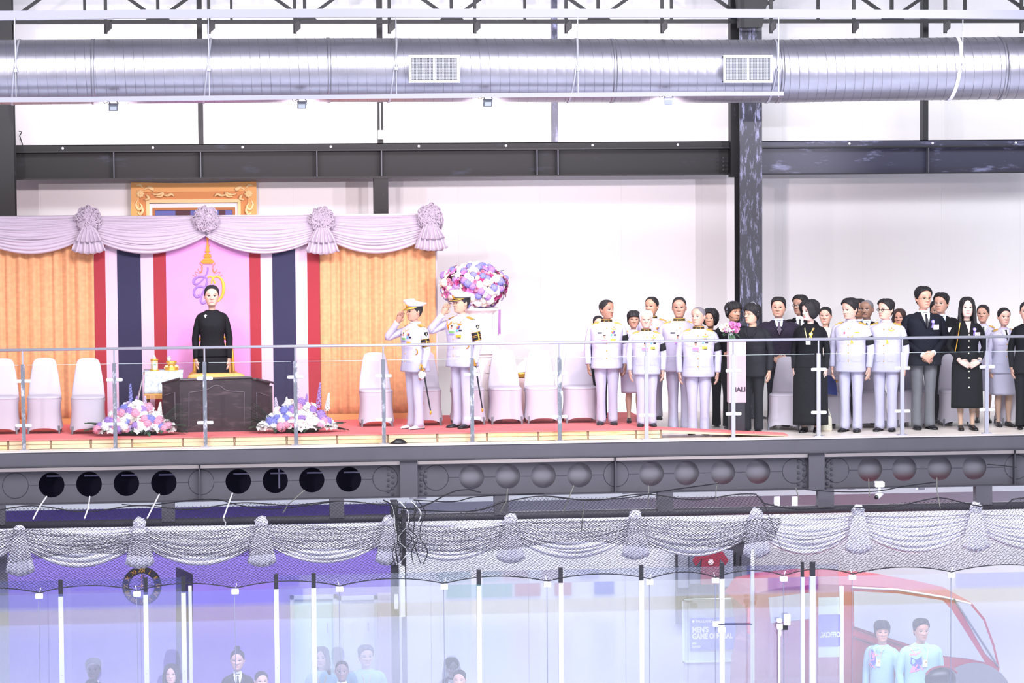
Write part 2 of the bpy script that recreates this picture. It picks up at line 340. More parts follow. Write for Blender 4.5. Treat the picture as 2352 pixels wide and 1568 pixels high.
for pa, pb in ((939, 1055), (1661, 1774)):
    c0, c1 = P(pa, 190, YD-.48), P(pb, 126.5, YD-.48); zc = (c0[2]+c1[2])/2; hz = abs(c1[2]-c0[2])/2
    sh = .0 if pa < 1000 else .0
    m = M(); m.box((c0[0]+.01, YD-.49, zc-hz+.01), (c0[0]+.02, YD-.25, zc+hz-.01)); m.box((c1[0]-.02, YD-.49, zc-hz+.01), (c1[0]-.01, YD-.25, zc+hz-.01))
    m.box((c0[0]+.01, YD-.49, zc+hz-.02), (c1[0]-.01, YD-.25, zc+hz-.01)); m.box((c0[0]+.01, YD-.49, zc-hz+.01), (c1[0]-.01, YD-.25, zc-hz+.02)); m.build('register_box', GALV, dt)
    m = M(); e = .032; xm = (c0[0]+c1[0])/2
    for q in ((c0[0], c0[0]+e, zc-hz, zc+hz), (c1[0]-e, c1[0], zc-hz, zc+hz), (xm-.009, xm+.009, zc-hz+e, zc+hz-e), (c0[0]+e, c1[0]-e, zc+hz-e, zc+hz), (c0[0]+e, c1[0]-e, zc-hz, zc-hz+e)):
        m.box((q[0], YD-.505, q[2]), (q[1], YD-.49, q[3]))
    fr = m.build('register_frame', WHT, dt)
    m = M(); nb = 38
    for i in range(1, nb):
        x = c0[0]+e+(c1[0]-c0[0]-2*e)*i/nb; m.box((x-.0015, YD-.498, zc-hz+e), (x+.0015, YD-.488, zc+hz-e))
    for i in range(1, 19):
        z = zc-hz+e+(2*hz-2*e)*i/19; m.box((c0[0]+e, YD-.50, z-.0015), (c1[0]-e, YD-.486, z+.0015))
    m.build('grille_bars', mat('grille_enamel', '#c4c6d2', .5), fr, kind='stuff'); m = M(); m.box((c0[0]+e, YD-.45, zc-hz+e), (c1[0]-e, YD-.44, zc+hz-e)); m.build('interior_shade', mat('grille_shade', '#1c1d26', .9), fr)  # dark sheet behind the bars stands in for the shade inside
# hangers: rod and strap round the duct
for px, lb in ((36, 'left-edge'), (480, 'second from the left'), (910, 'beside the left air register'), (1327, 'in the middle of the duct'), (1788, 'at the end of the lower tray'), (2210, 'pale broad-strapped, far right')):
    x = Xp(px, YD-.4, 160); z = dcz(x); t = thing('duct_hanger', 'thin steel duct hanger rod and strap, '+lb, 'hanger', (x, YD, z))
    m = M(); zt_ = Zp(40, -1.4, px) if px < 2200 else Zp(45, -1.4, px); zb_ = Zp(150, -1.4, px) if px > 1900 else Zp(222, -1.4, px)
    m.tube([(x, YD-.42, zt_), (x, YD-.42, zb_)], .007, 6); m.build('rod', CHROME, t)
    m = M(); w_ = .012 if px != 2210 else .022
    m.loft([[(x+dx-.02+math.sin(2*math.pi*k/40)*.05, YD+math.cos(2*math.pi*k/40)*r, z+math.sin(2*math.pi*k/40)*r) for k in range(40)] for dx, r in ((-w_, RD+.004), (-w_, RD+.011), (w_, RD+.011), (w_, RD+.004))], cap=False); m.build('strap', CHROME if px != 2210 else WHT, t, smooth=True)
    m = M(); m.box((x-.02, YD-.44, z-.015), (x+.02, YD-.40, z+.02)); m.cyl((x, YD-.42, z+.02), (x, YD-.42, z+.05), .016, 6); m.build('turnbuckle', CHROME, t)
# trays
def tray(y0, y1, pts, name, label, Y, dep=.12):
    c = P(pts[0][0], pts[0][1], Y); t = thing(name, label, 'cable tray', c); m = M(); rings = []
    for px, pa, pb in pts:
        a = P(px, pa, Y); b = P(px, pb, Y); rings.append([(a[0], Y, a[2]), (b[0], Y, b[2]), (b[0], Y+dep, b[2]), (a[0], Y+dep, a[2])])
    m.loft(rings); m.build('tray_body', TRAY, t); return t
ut = tray(0, 0, [(-60, 25, 47), (260, 24, 43), (262, 22, 42), (800, 20, 39), (1545, 20.5, 40), (2000, 22, 41), (2420, 24, 44)], 'upper_cable_tray', 'long pale cable tray above the duct, just under the frame top', -1.38)
lt = tray(0, 0, [(-60, 224, 235), (200, 222, 234), (800, 217, 227), (1250, 213, 223), (1650, 210, 220), (1800, 210, 219.5)], 'lower_cable_tray', 'slim pale cable tray crossing the lower front of the duct', -1.45, .05)
for i, (px, pyt, dx) in enumerate(((243, 70, .0), (480, 72, -.05), (677, 64, -.1), (894, 74, -.16), (1090, 60, -.12), (1300, 72, -.2), (1520, 66, -.2), (1770, 66, -.2), (1960, 62, -.25), (2170, 76, -.3), (2345, 66, -.2))):
    a = P(px+12, 38, -1.3); b = P(px, pyt-8, -.2)
    m = M(); d = Vector((a[0]-b[0], -1.1, 0)); L = d.length; d.normalize(); m.obox((a[0]+b[0])/2*Vector((1, 0, 0))+Vector((0, -.75, a[2]-.09)), d*(L/2), Vector((.008, 0, 0)), Vector((0, 0, .05))); m.build('bracket_arm', BLK, ut)
    m = M(); m.box((b[0]-.02, -.24, a[2]-.15), (b[0]+.02, -.20, 7.0)); m.build('drop_post', BLK, ut)
for px, lb in ((260, 'dark floodlight under the lower tray, far left'), (693, 'dark floodlight under the tray above the swag'), (1120, 'floodlight with a yellow cable below the left air register'), (1535, 'pale-lit floodlight at the right end of the lower tray')):
    c = P(px, 246-(px-260)*.0095, -1.42); c = P(px, 246 if px < 600 else (241 if px < 1000 else (236 if px < 1300 else 232)), -1.42)
    t = thing('floodlight', lb, 'lamp', c); m = M(); m.obox(c, Vector((.052, 0, 0)), Vector((0, .02, .01)), Vector((0, -.012, .036))); m.build('housing', mat('lamp_grey', '#4d5059', .4) if px < 1500 else mat('lamp_lit_tone', '#a5a7bd', .4), t)  # last housing is paler, light falling on it put into the colour
    m = M(); m.obox(c+Vector((0, -.014, -.01)), Vector((.04, 0, 0)), Vector((0, .012, .006)), Vector((0, -.008, .022))); m.build('lens', mat('lamp_lens', '#8d939c', .2), t)
    m = M(); m.tube([c+Vector((.05, 0, 0)), c+Vector((.058, 0, .05)), c+Vector((.02, 0, .085)), c+Vector((-.03, 0, .08)), c+Vector((-.05, 0, .03))], .006, 6); m.build('yoke', BLACKM, t)
    m = M(); m.tube([c+Vector((-.02, .01, .03)), c+Vector((-.05, .01, .065)), c+Vector((-.1, .01, .045)), c+Vector((-.13, .01, .10))], .005, 5); m.build('cable', mat('yellow_cable', '#c9a92c', .5) if px == 1120 else BLACKM, t)
m = M(); c = P(43, 320, 3.9); m.tube([P(43, 301, 3.9), P(50, 303, 3.9), P(45, 312, 3.9), P(52, 333, 3.9)], .008, 5); m.build('loose_wire', BLACKM, bpy.data.objects['steel_column'])
for px in (260, 693, 1120, 1535):
    c = P(px, 246, -1.42); spot('floodlight_beam', (c[0], -1.36, c[2]-.05), (c[0]+.1, 4.0, 3.3), 280, (1.0, .84, .87), 122, .7, .08)
# ------------------------------------------------------------------ railing
rl = thing('glass_railing', 'stainless handrail with clamped glass panels along the gallery edge', 'railing', (0, 0, 0))
posts = [-155+0, 55, 265, 472, 680, 882, 1085, 1286, 1485, 1684.5, 1880, 2072, 2266, 2455]
px_ = [P(p, 1010, 0)[0] for p in posts]
m = M(); m.tube([(px_[0]-.2, -.0, 1.245), (px_[-1]+.2, 0, 1.245)], .018, 12); m.build('handrail', CHROME, rl, smooth=True)
for i, x in enumerate(px_):
    m = M(); m.box((x-.024, -.018, 0), (x+.024, .018, 1.065), .004); po = m.build('post', CHROMED if i < 8 else CHROME, rl)
    m = M(); m.cyl((x, 0, 1.06), (x, 0, 1.23), .011, 10); m.build('spindle', CHROME, po)
    m = M(); m.box((x-.06, -.05, 0), (x+.06, .05, .012)); m.build('foot_plate', CHROME, po)
    for sg in (-1, 1):
        for z in (.31, .86):
            m = M(); cxx = x+sg*.055; m.tube([(x+sg*.022, -.02, z), (x+sg*.09, -.02, z), (x+sg*.1, -.02, z)], [.021, .021, .013], 10, flat=.6); m.build('glass_clamp', WHT, po, smooth=True)
for i in range(len(px_)-1):
    m = M(); m.box((px_[i]+.05, -.006, .10), (px_[i+1]-.05, .004, 1.055)); gp = m.build('glass_panel', RGLASS, rl)
    m = M(); m.box((px_[i]+.05, -.007, 1.055), (px_[i+1]-.05, .005, 1.0585)); m.build('panel_edge', mat('glass_edge', '#c9d6d8', .3), gp)
# ------------------------------------------------------------------ gallery edge: fascia + cellular girder
ge = thing('gallery_fascia_beam', 'plain charcoal fascia beam along the gallery edge under the railing', 'beam', (0, -.15, -.2))
zf0, zf1 = zz(1053.5, -.2), 0.0
m = M(); m.box((XL, -.2, zf0), (XR, -.12, -.002)); m.build('fascia_plate', GIR, ge)
m = M(); m.box((XL, -.22, zf0-.012), (XR, -.06, zf0)); m.build('lower_lip', GIR2, ge)
m = M(); m.box((XL, -.215, -.008), (XR, -.1, 0.003)); m.build('top_lip', mat('pale_edge_trim', '#cfc4c4', .5), ge)
zg0, zg1 = zz(1137.5, -.1), zf0-.012; YW = -.06
def girder(pa, pb, holes, blind, label, stiff=()):
    x0, x1 = Xp(pa, YW, 1090), Xp(pb, YW, 1090); zc = (zg0+zg1)/2-.01; R = .158
    t = thing('cellular_girder', label, 'girder', ((x0+x1)/2, YW, zg0)); m = M()
    hx = sorted(Xp(h, YW, 1090) for h in holes); edges = [x0]
    n = 32; half = .19
    def rect(a, b):
        if b-a > .002: m.box((a, YW, zg0), (b, YW+.02, zg1))
    cur = x0
    for h in hx:
        rect(cur, h-half); cur = h+half
        for yy, flip in ((YW, 1), (YW+.02, -1)):
            inner = [(h+math.cos(2*math.pi*k/n)*R, yy, zc+math.sin(2*math.pi*k/n)*R) for k in range(n)]; outer = []
            for k in range(n):
                c_, s_ = math.cos(2*math.pi*k/n), math.sin(2*math.pi*k/n)
                tx = half/abs(c_) if abs(c_) > 1e-6 else 1e9; tz = ((zg1-zc) if s_ > 0 else (zc-zg0))/abs(s_) if abs(s_) > 1e-6 else 1e9
                q = min(tx, tz); outer.append((h+c_*q, yy, zc+s_*q))
            m.loft([inner, outer] if flip > 0 else [outer, inner], cap=False)
        m.loft([[(h+math.cos(2*math.pi*k/n)*R, yy, zc+math.sin(2*math.pi*k/n)*R) for k in range(n)] for yy in (YW+.02, YW)], cap=False)
        # corner fills
        for sx in (-1, 1):
            for (zq, sz) in ((zg1, 1), (zg0, -1)):
                a_ = math.atan2(abs(zq-zc), half); kk = a_
                k0 = int(math.floor(kk/(2*math.pi/n))); 
                def op(k):
                    c_, s_ = math.cos(2*math.pi*k/n), math.sin(2*math.pi*k/n); q = min(half/max(c_, 1e-6), abs(zq-zc)/max(s_, 1e-6)); return (h+sx*c_*q, YW, zc+sz*s_*q)
                m.add([op(k0), (h+sx*half, YW, zq), op(k0+1)], [(0, 1, 2)])
        
    rect(cur, x1); m.build('web_plate', GIR, t)
    m = M(); m.box((x0, YW-.10, zg0-.014), (x1, YW+.12, zg0)); m.build('bottom_flange', GIR2, t)
    m = M(); m.box((x0, YW-.10, zg1-.014), (x1, YW+.12, zg1)); m.build('top_flange', GIR2, t)
    for b in blind:
        h = Xp(b, YW, 1090); m = M(); m.tube([(h+math.cos(2*math.pi*k/32)*R, YW-.002, zc+math.sin(2*math.pi*k/32)*R) for k in range(33)], .004, 4, False); m.build('welded_disc_rim', GIR2, t)
        m = M(); m.loft([[(h+math.cos(2*math.pi*k/32)*r, YW-y, zc+math.sin(2*math.pi*k/32)*r) for k in range(32)] for r, y in ((R, 0), (R-.006, .004), (.01, .004))]); m.build('welded_disc', GIR, t)
    for s_ in stiff:
        h = Xp(s_, YW, 1090); m = M(); m.box((h-.008, YW-.09, zg0), (h+.008, YW, zg1-.014)); m.build('stiffener', GIR2, t)
    allh = sorted(list(hx)+[Xp(b, YW, 1090) for b in blind])
    for a, b in zip(allh, allh[1:]):
        if b-a > 2*R+.01 and b-a < 1.0: m = M(); m.box((a+R, YW-.005, zc-.003), (b-R, YW, zc+.003)); m.build('weld_seam', GIR2, t)
    return t
gA = girder(-120, 919, (118, 204, 290, 376, 547, 632, 716, 801), (35, 462, 885), 'left cellular girder whose round holes look into the dark under the stage', (458,))
gB = girder(959, 1858, (1083, 1166, 1248, 1331, 1496, 1577, 1660, 1741), (1001, 1415, 1825), 'middle cellular girder with eight grey-filled round holes', (1411,))
gC = girder(1894, 2480, (1998, 2077, 2158, 2238), (1922, 2335, 2400), 'right cellular girder with four grey-filled holes and cable loops', (2327,))
for g, pxs in ((gA, (892, 902)), (gB, (968, 978, 1834, 1846)), (gC, (1900, 1910))):
    for i, px in enumerate(pxs):
        for r_ in range(5):
            c = P(px, 1075+r_*13-(px-900)*.018+(6 if i % 2 else 0), YW-.01); m = M(); m.cyl((c[0], YW, c[2]), (c[0], YW-.022, c[2]), .017, 6); m.build('bolt', GIR2, g)
for pa, pb, lb in ((919, 959, 'charcoal bracket column between the left and middle girders'), (1858, 1894, 'charcoal bracket column between the middle and right girders')):
    a, b = Xp(pa, -.17, 1090), Xp(pb, -.17, 1090); m = M(); m.box((a, -.17, zg0-.012), (b, -.1, zf0-.014)); m.build('bracket_column', GIR, label=lb, cat='bracket', loc=(a, -.15, zg0))
# inner void behind the girder: dark panel painted as its shade, filled right part
vo = mat('under_stage_shade', '#17162a', .9)
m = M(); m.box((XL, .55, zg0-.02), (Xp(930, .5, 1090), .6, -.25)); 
m.build('void_shade_panel', vo, label='dark panel painted as shade behind the left girder holes', cat='beam', loc=(-5, .55, zg0))
xq = Xp(932, .25, 1090)
m = M(); m.grid(lambda u, v: (xq+(XR-xq)*u, .20-.15*math.sin(math.pi*v)**.8, zg0+.03+(zf0-zg0-.06)*v), 4, 14); m.build('fabric_duct', mat('charcoal_fabric_duct', '#84828b', .8), smooth=True, label='grey fabric sock duct showing through the right girder holes', cat='duct', loc=(3, .2, zg0))
for px in (118, 204, 290, 376, 547, 632, 716, 801):   # steel strips inside the left holes, their lit look painted pale
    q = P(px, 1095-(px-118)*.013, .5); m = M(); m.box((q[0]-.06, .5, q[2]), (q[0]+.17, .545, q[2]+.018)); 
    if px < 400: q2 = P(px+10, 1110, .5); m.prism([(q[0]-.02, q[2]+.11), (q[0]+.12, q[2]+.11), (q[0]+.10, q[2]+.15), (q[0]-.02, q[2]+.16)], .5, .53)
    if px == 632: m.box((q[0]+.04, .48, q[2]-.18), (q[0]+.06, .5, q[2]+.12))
    m.build('inner_rib', mat('lit_tone_rib', '#a9aac8', .5), gA)
# stub posts and lower pipe beam
zp1, zp0 = Zp(1177, -.1, 1176), Zp(1190, -.1, 1176)
lp = thing('lower_pipe_beam', 'dark horizontal box beam below the girder carrying the lower white swags', 'beam', (0, -.1, zp0))
m = M(); m.tube([(XL, -.1, (zp0+zp1)/2), (XR, -.1, (zp0+zp1)/2)], (zp1-zp0)/2+.015, 16); m.build('pipe', GIR2, lp, smooth=True)
for pa, pb in ((-30, 12), (371, 402), (757, 790), (1135, 1168), (1510, 1545), (1878, 1914), (2240, 2277)):
    a, b = Xp(pa, -.12, 1160), Xp(pb, -.12, 1160); m = M(); m.box((a, -.16, zp1-.02), (b, -.02, zg0-.014)); m.build('stub_post', GIR, lp)
m = M(); m.box((-40, -50, 15), (45, 4.3, 15.2)); m.build('ceiling', mat('hall_ceiling', '#6e6c76', .9), kind='structure')
# ================================================================== STAGE
ZS = .125
xs0 = XL; xs1 = Xp(1520, .1, 1000)
st = thing('stage_platform', 'low stage of pale planks on timber blocks along the railing', 'stage', (-2, .1, 0))
m = M(); m.box((xs0, .16, .02), (xs1, 2.65, ZS-.012)); m.build('deck', mat('deck_timber', '#a98d6c', .8), st)
plk = streakmat('weathered_pine', '#d9bd9c', '#8d7a68', .8, (3, 3, 30), .60); plk2 = streakmat('fresh_pine', '#e5c092', '#c99f70', .7, (2, 3, 40), .5)
edges_ = [-120, 20, 118, 210, 305, 421, 540, 660, 776, 892, 1006, 1120, 1238, 1352, 1462, 1520]
for i, (a, b) in enumerate(zip(edges_, edges_[1:])):
    xa, xb = Xp(a, .1, 1010), min(Xp(b, .1, 1010), xs1)
    m = M(); m.box((xa+.004, .10, .006), (xb-.02, .16, .055), .003); m.build('plank', plk if i % 4 else plk2, st)
    m = M(); m.box((xa+.006, .105, .06), (xb-.022, .16, ZS-.014), .003); m.build('plank', plk2 if i in (11, 12, 13) else plk, st)
    m = M(); m.box((xb-.018, .112, .0), (xb+.002, .16, ZS-.014)); m.build('timber_block', mat('dark_end_grain', '#8d745f', .8), st)
m = M(); m.box((xs0, .09, ZS-.012), (xs1, 2.65, ZS)); m.build('red_carpet', RED, label='red carpet covering the low stage', cat='carpet', loc=(-2, .09, ZS-.012))
xr = Xp(1800, .3, 1000)
rp = thing('stage_ramp', 'wedge ramp of plywood and red carpet sloping off the stage end', 'ramp', (xs1, .2, 0))
m = M(); m.prism([(xs1, 0.07), (xs1, ZS-.02), (xr, .006), (xr, .002)], .10, .40); m.build('plywood_wedge', plk, rp)
m = M(); m.prism([(xs1, ZS-.02), (xs1, ZS), (xr+.02, .02), (xr+.02, .006)], .12, .42); m.build('ramp_carpet', RED, rp)
# backdrop cloths ---------------------------------------------------
YC = 2.25
ZTOP = zz(494, YC, 500)
gc_ = mat('gold_damask_curtain', '#d3976a', .6, 0, 0, 1, .07, 14, sheen=.4)
nt = gc_.node_tree; b_ = nt.nodes['Principled BSDF']   # woven scallop figure of the damask
_tc = nt.nodes.new('ShaderNodeTexCoord'); _mp = nt.nodes.new('ShaderNodeMapping'); _mp.inputs['Scale'].default_value = (7, 0, 9); _vo = nt.nodes.new('ShaderNodeTexVoronoi'); _vo.inputs['Scale'].default_value = 1; _vo.inputs['Randomness'].default_value = .35
_wv = nt.nodes.new('ShaderNodeMath'); _wv.operation = 'SINE'; _mu = nt.nodes.new('ShaderNodeMath'); _mu.operation = 'MULTIPLY'; _mu.inputs[1].default_value = 12
_mr = nt.nodes.new('ShaderNodeMapRange'); _mr.inputs[1].default_value = -1; _mr.inputs[2].default_value = 1; _mr.inputs[3].default_value = .94; _mr.inputs[4].default_value = 1.05
_sc = nt.nodes.new('ShaderNodeVectorMath'); _sc.operation = 'SCALE'; _src = b_.inputs['Base Color'].links[0].from_socket
nt.links.new(_tc.outputs['Object'], _mp.inputs[0]); nt.links.new(_mp.outputs[0], _vo.inputs['Vector']); nt.links.new(_vo.outputs['Distance'], _mu.inputs[0]); nt.links.new(_mu.outputs[0], _wv.inputs[0]); nt.links.new(_wv.outputs[0], _mr.inputs[0])
nt.links.new(_src, _sc.inputs[0]); nt.links.new(_mr.outputs[0], _sc.inputs['Scale']); nt.links.new(_sc.outputs[0], b_.inputs['Base Color'])
def curtain(pa, pb, name, label, tie):
    x0, x1 = Xp(pa, YC, 750), Xp(pb, YC, 750); n = int((x1-x0)/.012)
    m = M()
    r2 = random.Random(3+pa); ph = np.cumsum([r2.uniform(.1, .4) for _ in range(n+2)])
    def f(u, v):
        i = min(int(u*n), n); x = x0+(x1-x0)*u; z = ZTOP-.05-(ZTOP-.05-ZS-.05)*v
        a = .055*(1-.3*v)
        return (x, YC-abs(math.sin(ph[i]+.12*math.sin(3*v)))*a-.008*math.sin(x*31), z)
    m.grid(f, n, 16); c = thing(name, label, 'curtain', ((x0+x1)/2, YC, ZS)); m.build('cloth', gc_, c, smooth=True, solid=.004)
    m = M(); m.box((x0, YC-.06, ZS+.0), (x1, YC+.06, ZS+.075)); m.build('bottom_rail', mat('gold_skirting', '#e0a066', .5), c)
    return x0, x1
curtain(-140, 218, 'gold_curtain', 'gold patterned curtain left of the tricolour stripes', 0)
curtain(735, 1001, 'gold_curtain', 'gold patterned curtain behind the saluting officers', 1)
for pxs, lb, key in (((218, 244, 271, 325, 354, 383), 'left red, white and navy striped hanging beside the desk', 0), ((575, 600, 627, 680, 707, 735), 'right red, white and navy striped hanging beside the desk', 1)):
    t = thing('tricolour_hanging', lb, 'hanging', (Xp(pxs[2], YC-.03, 750), YC, ZS))
    for i, c in enumerate(('#962431', '#cbb0c8', '#201e42', '#cbb0c8', '#962431')):
        m = M(); a, b = Xp(pxs[i], YC-.04, 750), Xp(pxs[i+1], YC-.04, 750)
        m.box((a, YC-.045-(.006 if i == 2 else 0), ZS), (b, YC-.03, ZTOP-.03)); m.build('stripe', mat('flag'+c[1:], c, .75, 0, .003, 12), t)
bp = thing('lilac_backdrop_panel', 'lilac pink backdrop panel bearing an orange crown and cypher', 'backdrop', (Xp(480, YC, 750), YC, ZS))
m = M(); m.box((Xp(383, YC-.03, 750), YC-.03, ZS), (Xp(575, YC-.03, 750), YC-.01, ZTOP-.03)); m.build('panel', mat('lilac_fabric', '#d592cc', .8), bp)
YE = YC-.036
def ep(cx, cy): return P(420+cx/8.714, 530+cy/8.714, YE)
ORA = mat('emblem_orange', '#f08a28', .5); LIL = mat('emblem_violet', '#8f6cb8', .5); YEL = mat('emblem_yellow', '#e0aa3a', .5)
half = [(488, 125), (472, 132), (462, 155), (480, 180), (474, 300), (462, 345), (453, 405), (472, 425), (466, 455), (432, 480), (416, 498), (440, 520), (445, 540), (405, 575), (362, 605), (356, 625), (388, 640), (392, 658)]
pl = [ep(x, y) for x, y in half]; pr = [ep(988-x, y) for x, y in reversed(half[1:])]
rows_l, m = [ep(x, y) for x, y in half], M()
rows_r = [ep(988-x, y) for x, y in half]
vs = [(q[0], YE-.012, q[2]) for q in rows_l]+[(q[0], YE-.012, q[2]) for q in rows_r]; n = len(half)
m.add(vs, [(i, i+1, n+i+1, n+i) for i in range(n-1)]); vb = [(q[0], YE, q[2]) for q in rows_l]+[(q[0], YE, q[2]) for q in rows_r]
m.add(vb+vs, [(i, i+1, 2*n+i+1, 2*n+i) for i in range(n-1)]+[(n+i+1, n+i, 3*n+i, 3*n+i+1) for i in range(n-1)])
for yy in (415, 470, 520, 600, 640): m.tube([ep(494-(yy-100)*.2, yy)+Vector((0, -.014, 0)), ep(494+(yy-100)*.2, yy)+Vector((0, -.014, 0))], .004, 5)
m.tube([ep(500, 320), ep(520, 305), ep(540, 280), ep(520, 312)], .006, 5)
m.build('crown_emblem', ORA, bp)
def smooth_pts(pts, k=6):
    out = []; L = len(pts)
    for i in range(L-1):
        p0, p1, p2, p3 = pts[max(i-1, 0)], pts[i], pts[i+1], pts[min(i+2, L-1)]
        for j in range(k):
            t = j/k; out.append(tuple(.5*((2*p1[d])+(-p0[d]+p2[d])*t+(2*p0[d]-5*p1[d]+4*p2[d]-p3[d])*t*t+(-p0[d]+3*p1[d]-3*p2[d]+p3[d])*t**3) for d in range(len(p1))))
    out.append(tuple(pts[-1])); return out
def stroke(m, pts, w):
    q = smooth_pts([(x, y, ww) for (x, y), ww in zip(pts, w)], 6); m.tube([ep(a, b) for a, b, c in q], [c*.72/8.714/178 for a, b, c in q], 8, flat=.5)
m = M()
for sgn in (0, 1):
    X = (lambda x: x) if sgn == 0 else (lambda x: 988-x)
    stroke(m, [(X(335), 632), (X(352), 668), (X(375), 690), (X(368), 740), (X(378), 790), (X(350), 822), (X(318), 800), (X(300), 750)], [6, 14, 12, 9, 10, 14, 12, 4])
    stroke(m, [(X(398), 670), (X(395), 740), (X(388), 810), (X(350), 845), (X(318), 845), (X(280), 825), (X(240), 822), (X(262), 865), (X(275), 895), (X(235), 905), (X(205), 880), (X(205), 912)], [5, 7, 9, 9, 7, 6, 5, 6, 6, 6, 6, 5])
m.build('crown_scrolls', mat('emblem_dark_orange', '#ea7a4e', .5), bp)
m = M(); stroke(m, [(485, 728), (502, 745), (495, 810), (455, 900), (390, 985), (320, 1045), (260, 1068), (222, 1040), (225, 985), (265, 940), (330, 915), (400, 915), (460, 935), (482, 975), (478, 1060), (440, 1160), (395, 1250), (360, 1350), (368, 1420), (405, 1445), (450, 1425), (462, 1380)], [14, 22, 22, 22, 22, 24, 30, 38, 40, 36, 30, 26, 24, 28, 32, 30, 28, 28, 34, 40, 36, 20])
stroke(m, [(440, 1150), (400, 1118), (340, 1108), (280, 1125), (235, 1175), (222, 1240), (240, 1295), (280, 1325), (322, 1310), (318, 1270)], [20, 30, 34, 34, 32, 32, 34, 34, 34, 26]); m.build('cypher_violet', LIL, bp)
m = M(); stroke(m, [(515, 955), (505, 930), (545, 912), (590, 935), (625, 1000), (650, 1060)], [10, 16, 22, 26, 26, 20]); stroke(m, [(575, 1060), (580, 1000), (610, 940), (680, 912), (750, 945), (800, 1030), (818, 1140), (800, 1260), (755, 1350), (690, 1410), (640, 1450)], [20, 24, 28, 30, 34, 44, 50, 44, 36, 28, 16]); m.build('cypher_yellow', YEL, bp)
# swags --------------------------------------------------------------
def swag(name, label, grp, x0, x1, zt, drop, end, Y, nf, amp, seed, mt, parent=None, nu=44):
    r2 = random.Random(seed); w = x1-x0; pw_ = [r2.uniform(.6, 1.4) for _ in range(nf)]; cs = np.cumsum([0]+pw_); cs = cs/cs[-1]; nv = nf*6
    jit = [r2.uniform(-.5, .5) for _ in range(nf+2)]
    def f(u, v):
        e = 4*u*(1-u); s_ = math.sin(math.pi*u)**.85
        z = zt-end*v-(drop-end)*(v**1.12)*s_ - .012*math.sin(math.pi*u)*0
        k = float(np.interp(v, cs, range(nf+1))); fr = k-int(k); fold = abs(math.sin(math.pi*fr))**.4
        y = Y-amp*fold*(.45+.55*s_)-.05*s_*math.sin(math.pi*min(1, v*1.0))-.01*math.sin(u*9+jit[int(k)]*6)*s_
        z += .006*math.sin(u*7+jit[int(k)]*9)*s_*math.sin(math.pi*min(v, .98))
        return (x0+w*u, y, z)
    m = M(); m.grid(f, nu, nv); return m.build(name, mt, parent, smooth=True, label=label, cat='swag' if label else None, group=grp, loc=(x0+w/2, Y, zt) if parent is None else None, solid=.003)
def rosette(label, grp, c, R, Y, tail, mt, seed, tails=2, strips=170, parent_name='rosette_tassel', side=0., tw_=1.32):
    r2 = random.Random(seed); t = thing(parent_name, label, 'rosette', (c[0], Y, c[2]), group=grp)
    m = M(); m.ball((c[0], Y, c[2]), (R*.93, R*.6, R*.93), 20, 12)
    for _ in range(strips):
        a = r2.uniform(0, 2*math.pi); q = math.sqrt(r2.uniform(0, 1)); rr = R*.95*q; n_ = Vector((math.cos(a)*q, -math.sqrt(max(0, 1-q*q)), math.sin(a)*q))
        p = Vector((c[0], Y, c[2]))+Vector((n_[0]*R*.93, n_[1]*R*.6, n_[2]*R*.93)); d = n_.cross(Vector((r2.uniform(-1, 1), r2.uniform(-1, 1), r2.uniform(-1, 1)))).normalized(); L = R*r2.uniform(.14, .30)
        m.tube([p-d*L, p-d*L*.5+n_*L*.45, p+n_*L*.6, p+d*L*.5+n_*L*.45, p+d*L], R*.048, 4)
    m.build('rosette', mt, t, smooth=False)
    for k in range(tails):
        h = tail*(1-.42*k); wd = R*(tw_-.25*k); nn = 11+k*2; ph = r2.uniform(0, 6)
        def f(u, v, h=h, wd=wd, nn=nn, ph=ph, k=k):
            s_ = (u-.5)*2; x = c[0]+s_*wd*(.34+.66*v**.8)+side*v*R*.3; z = c[2]-R*.55-h*v*(1-.12*s_*s_)+.006*math.sin(s_*17+ph)
            y = Y-.03-R*.25*(1-s_*s_)-.03*k-(.006+.026*v)*math.sin(s_*nn*1.4+ph+.5*math.sin(s_*5+ph))
            return (x, y, z)
        m = M(); m.grid(f, 60, 8); m.build('pleated_tail', mt, t, smooth=True, solid=.003)
    return t
YS = YC-.14
rx = [-62, 203, 473, 740, 988]
for i, (a, b) in enumerate(zip(rx, rx[1:])):
    xa, xb = Xp(a, YS, 520), Xp(b, YS, 520); zt = P((a+b)/2, 495, YS)[2]
    swag('draped_swag', ['white satin swag at the left edge over the gold curtain', 'white satin swag between the gilt frame and the left stripes', 'white satin swag right of the crown emblem', 'white satin swag above the first saluting officer'][i], 'upper draped swags', xa, xb, zt, .505, .27, YS, 12, .042, i, SATIN)
for i, (px, py) in enumerate(((203, 503), (473, 503), (740, 505), (988, 497))):
    c = P(px, py, YS-.06); rosette(['large white ruched rosette at the left, above a pleated tail', 'large white ruched rosette above the crown emblem, without a tail', 'large white ruched rosette above the right tricolour hanging', 'large white ruched rosette ending the drapery above the flower ball'][i], 'upper rosettes', c, .17, YS-.06, .36, SATIN, i, 0 if i == 1 else 2, side=(.0 if i < 3 else .2))
m = M(); m.box((XL+2, YC-.02, ZTOP-.10), (Xp(1012, YC), YC+.05, ZTOP)); bf = m.build('backdrop_rail', mat('white_rail', '#e4dbe6', .6), label='white top rail carrying the satin drapery', cat='rail', loc=(-3, YC, ZTOP))
m = M(); a = Xp(1001, YC), Xp(1018, YC)
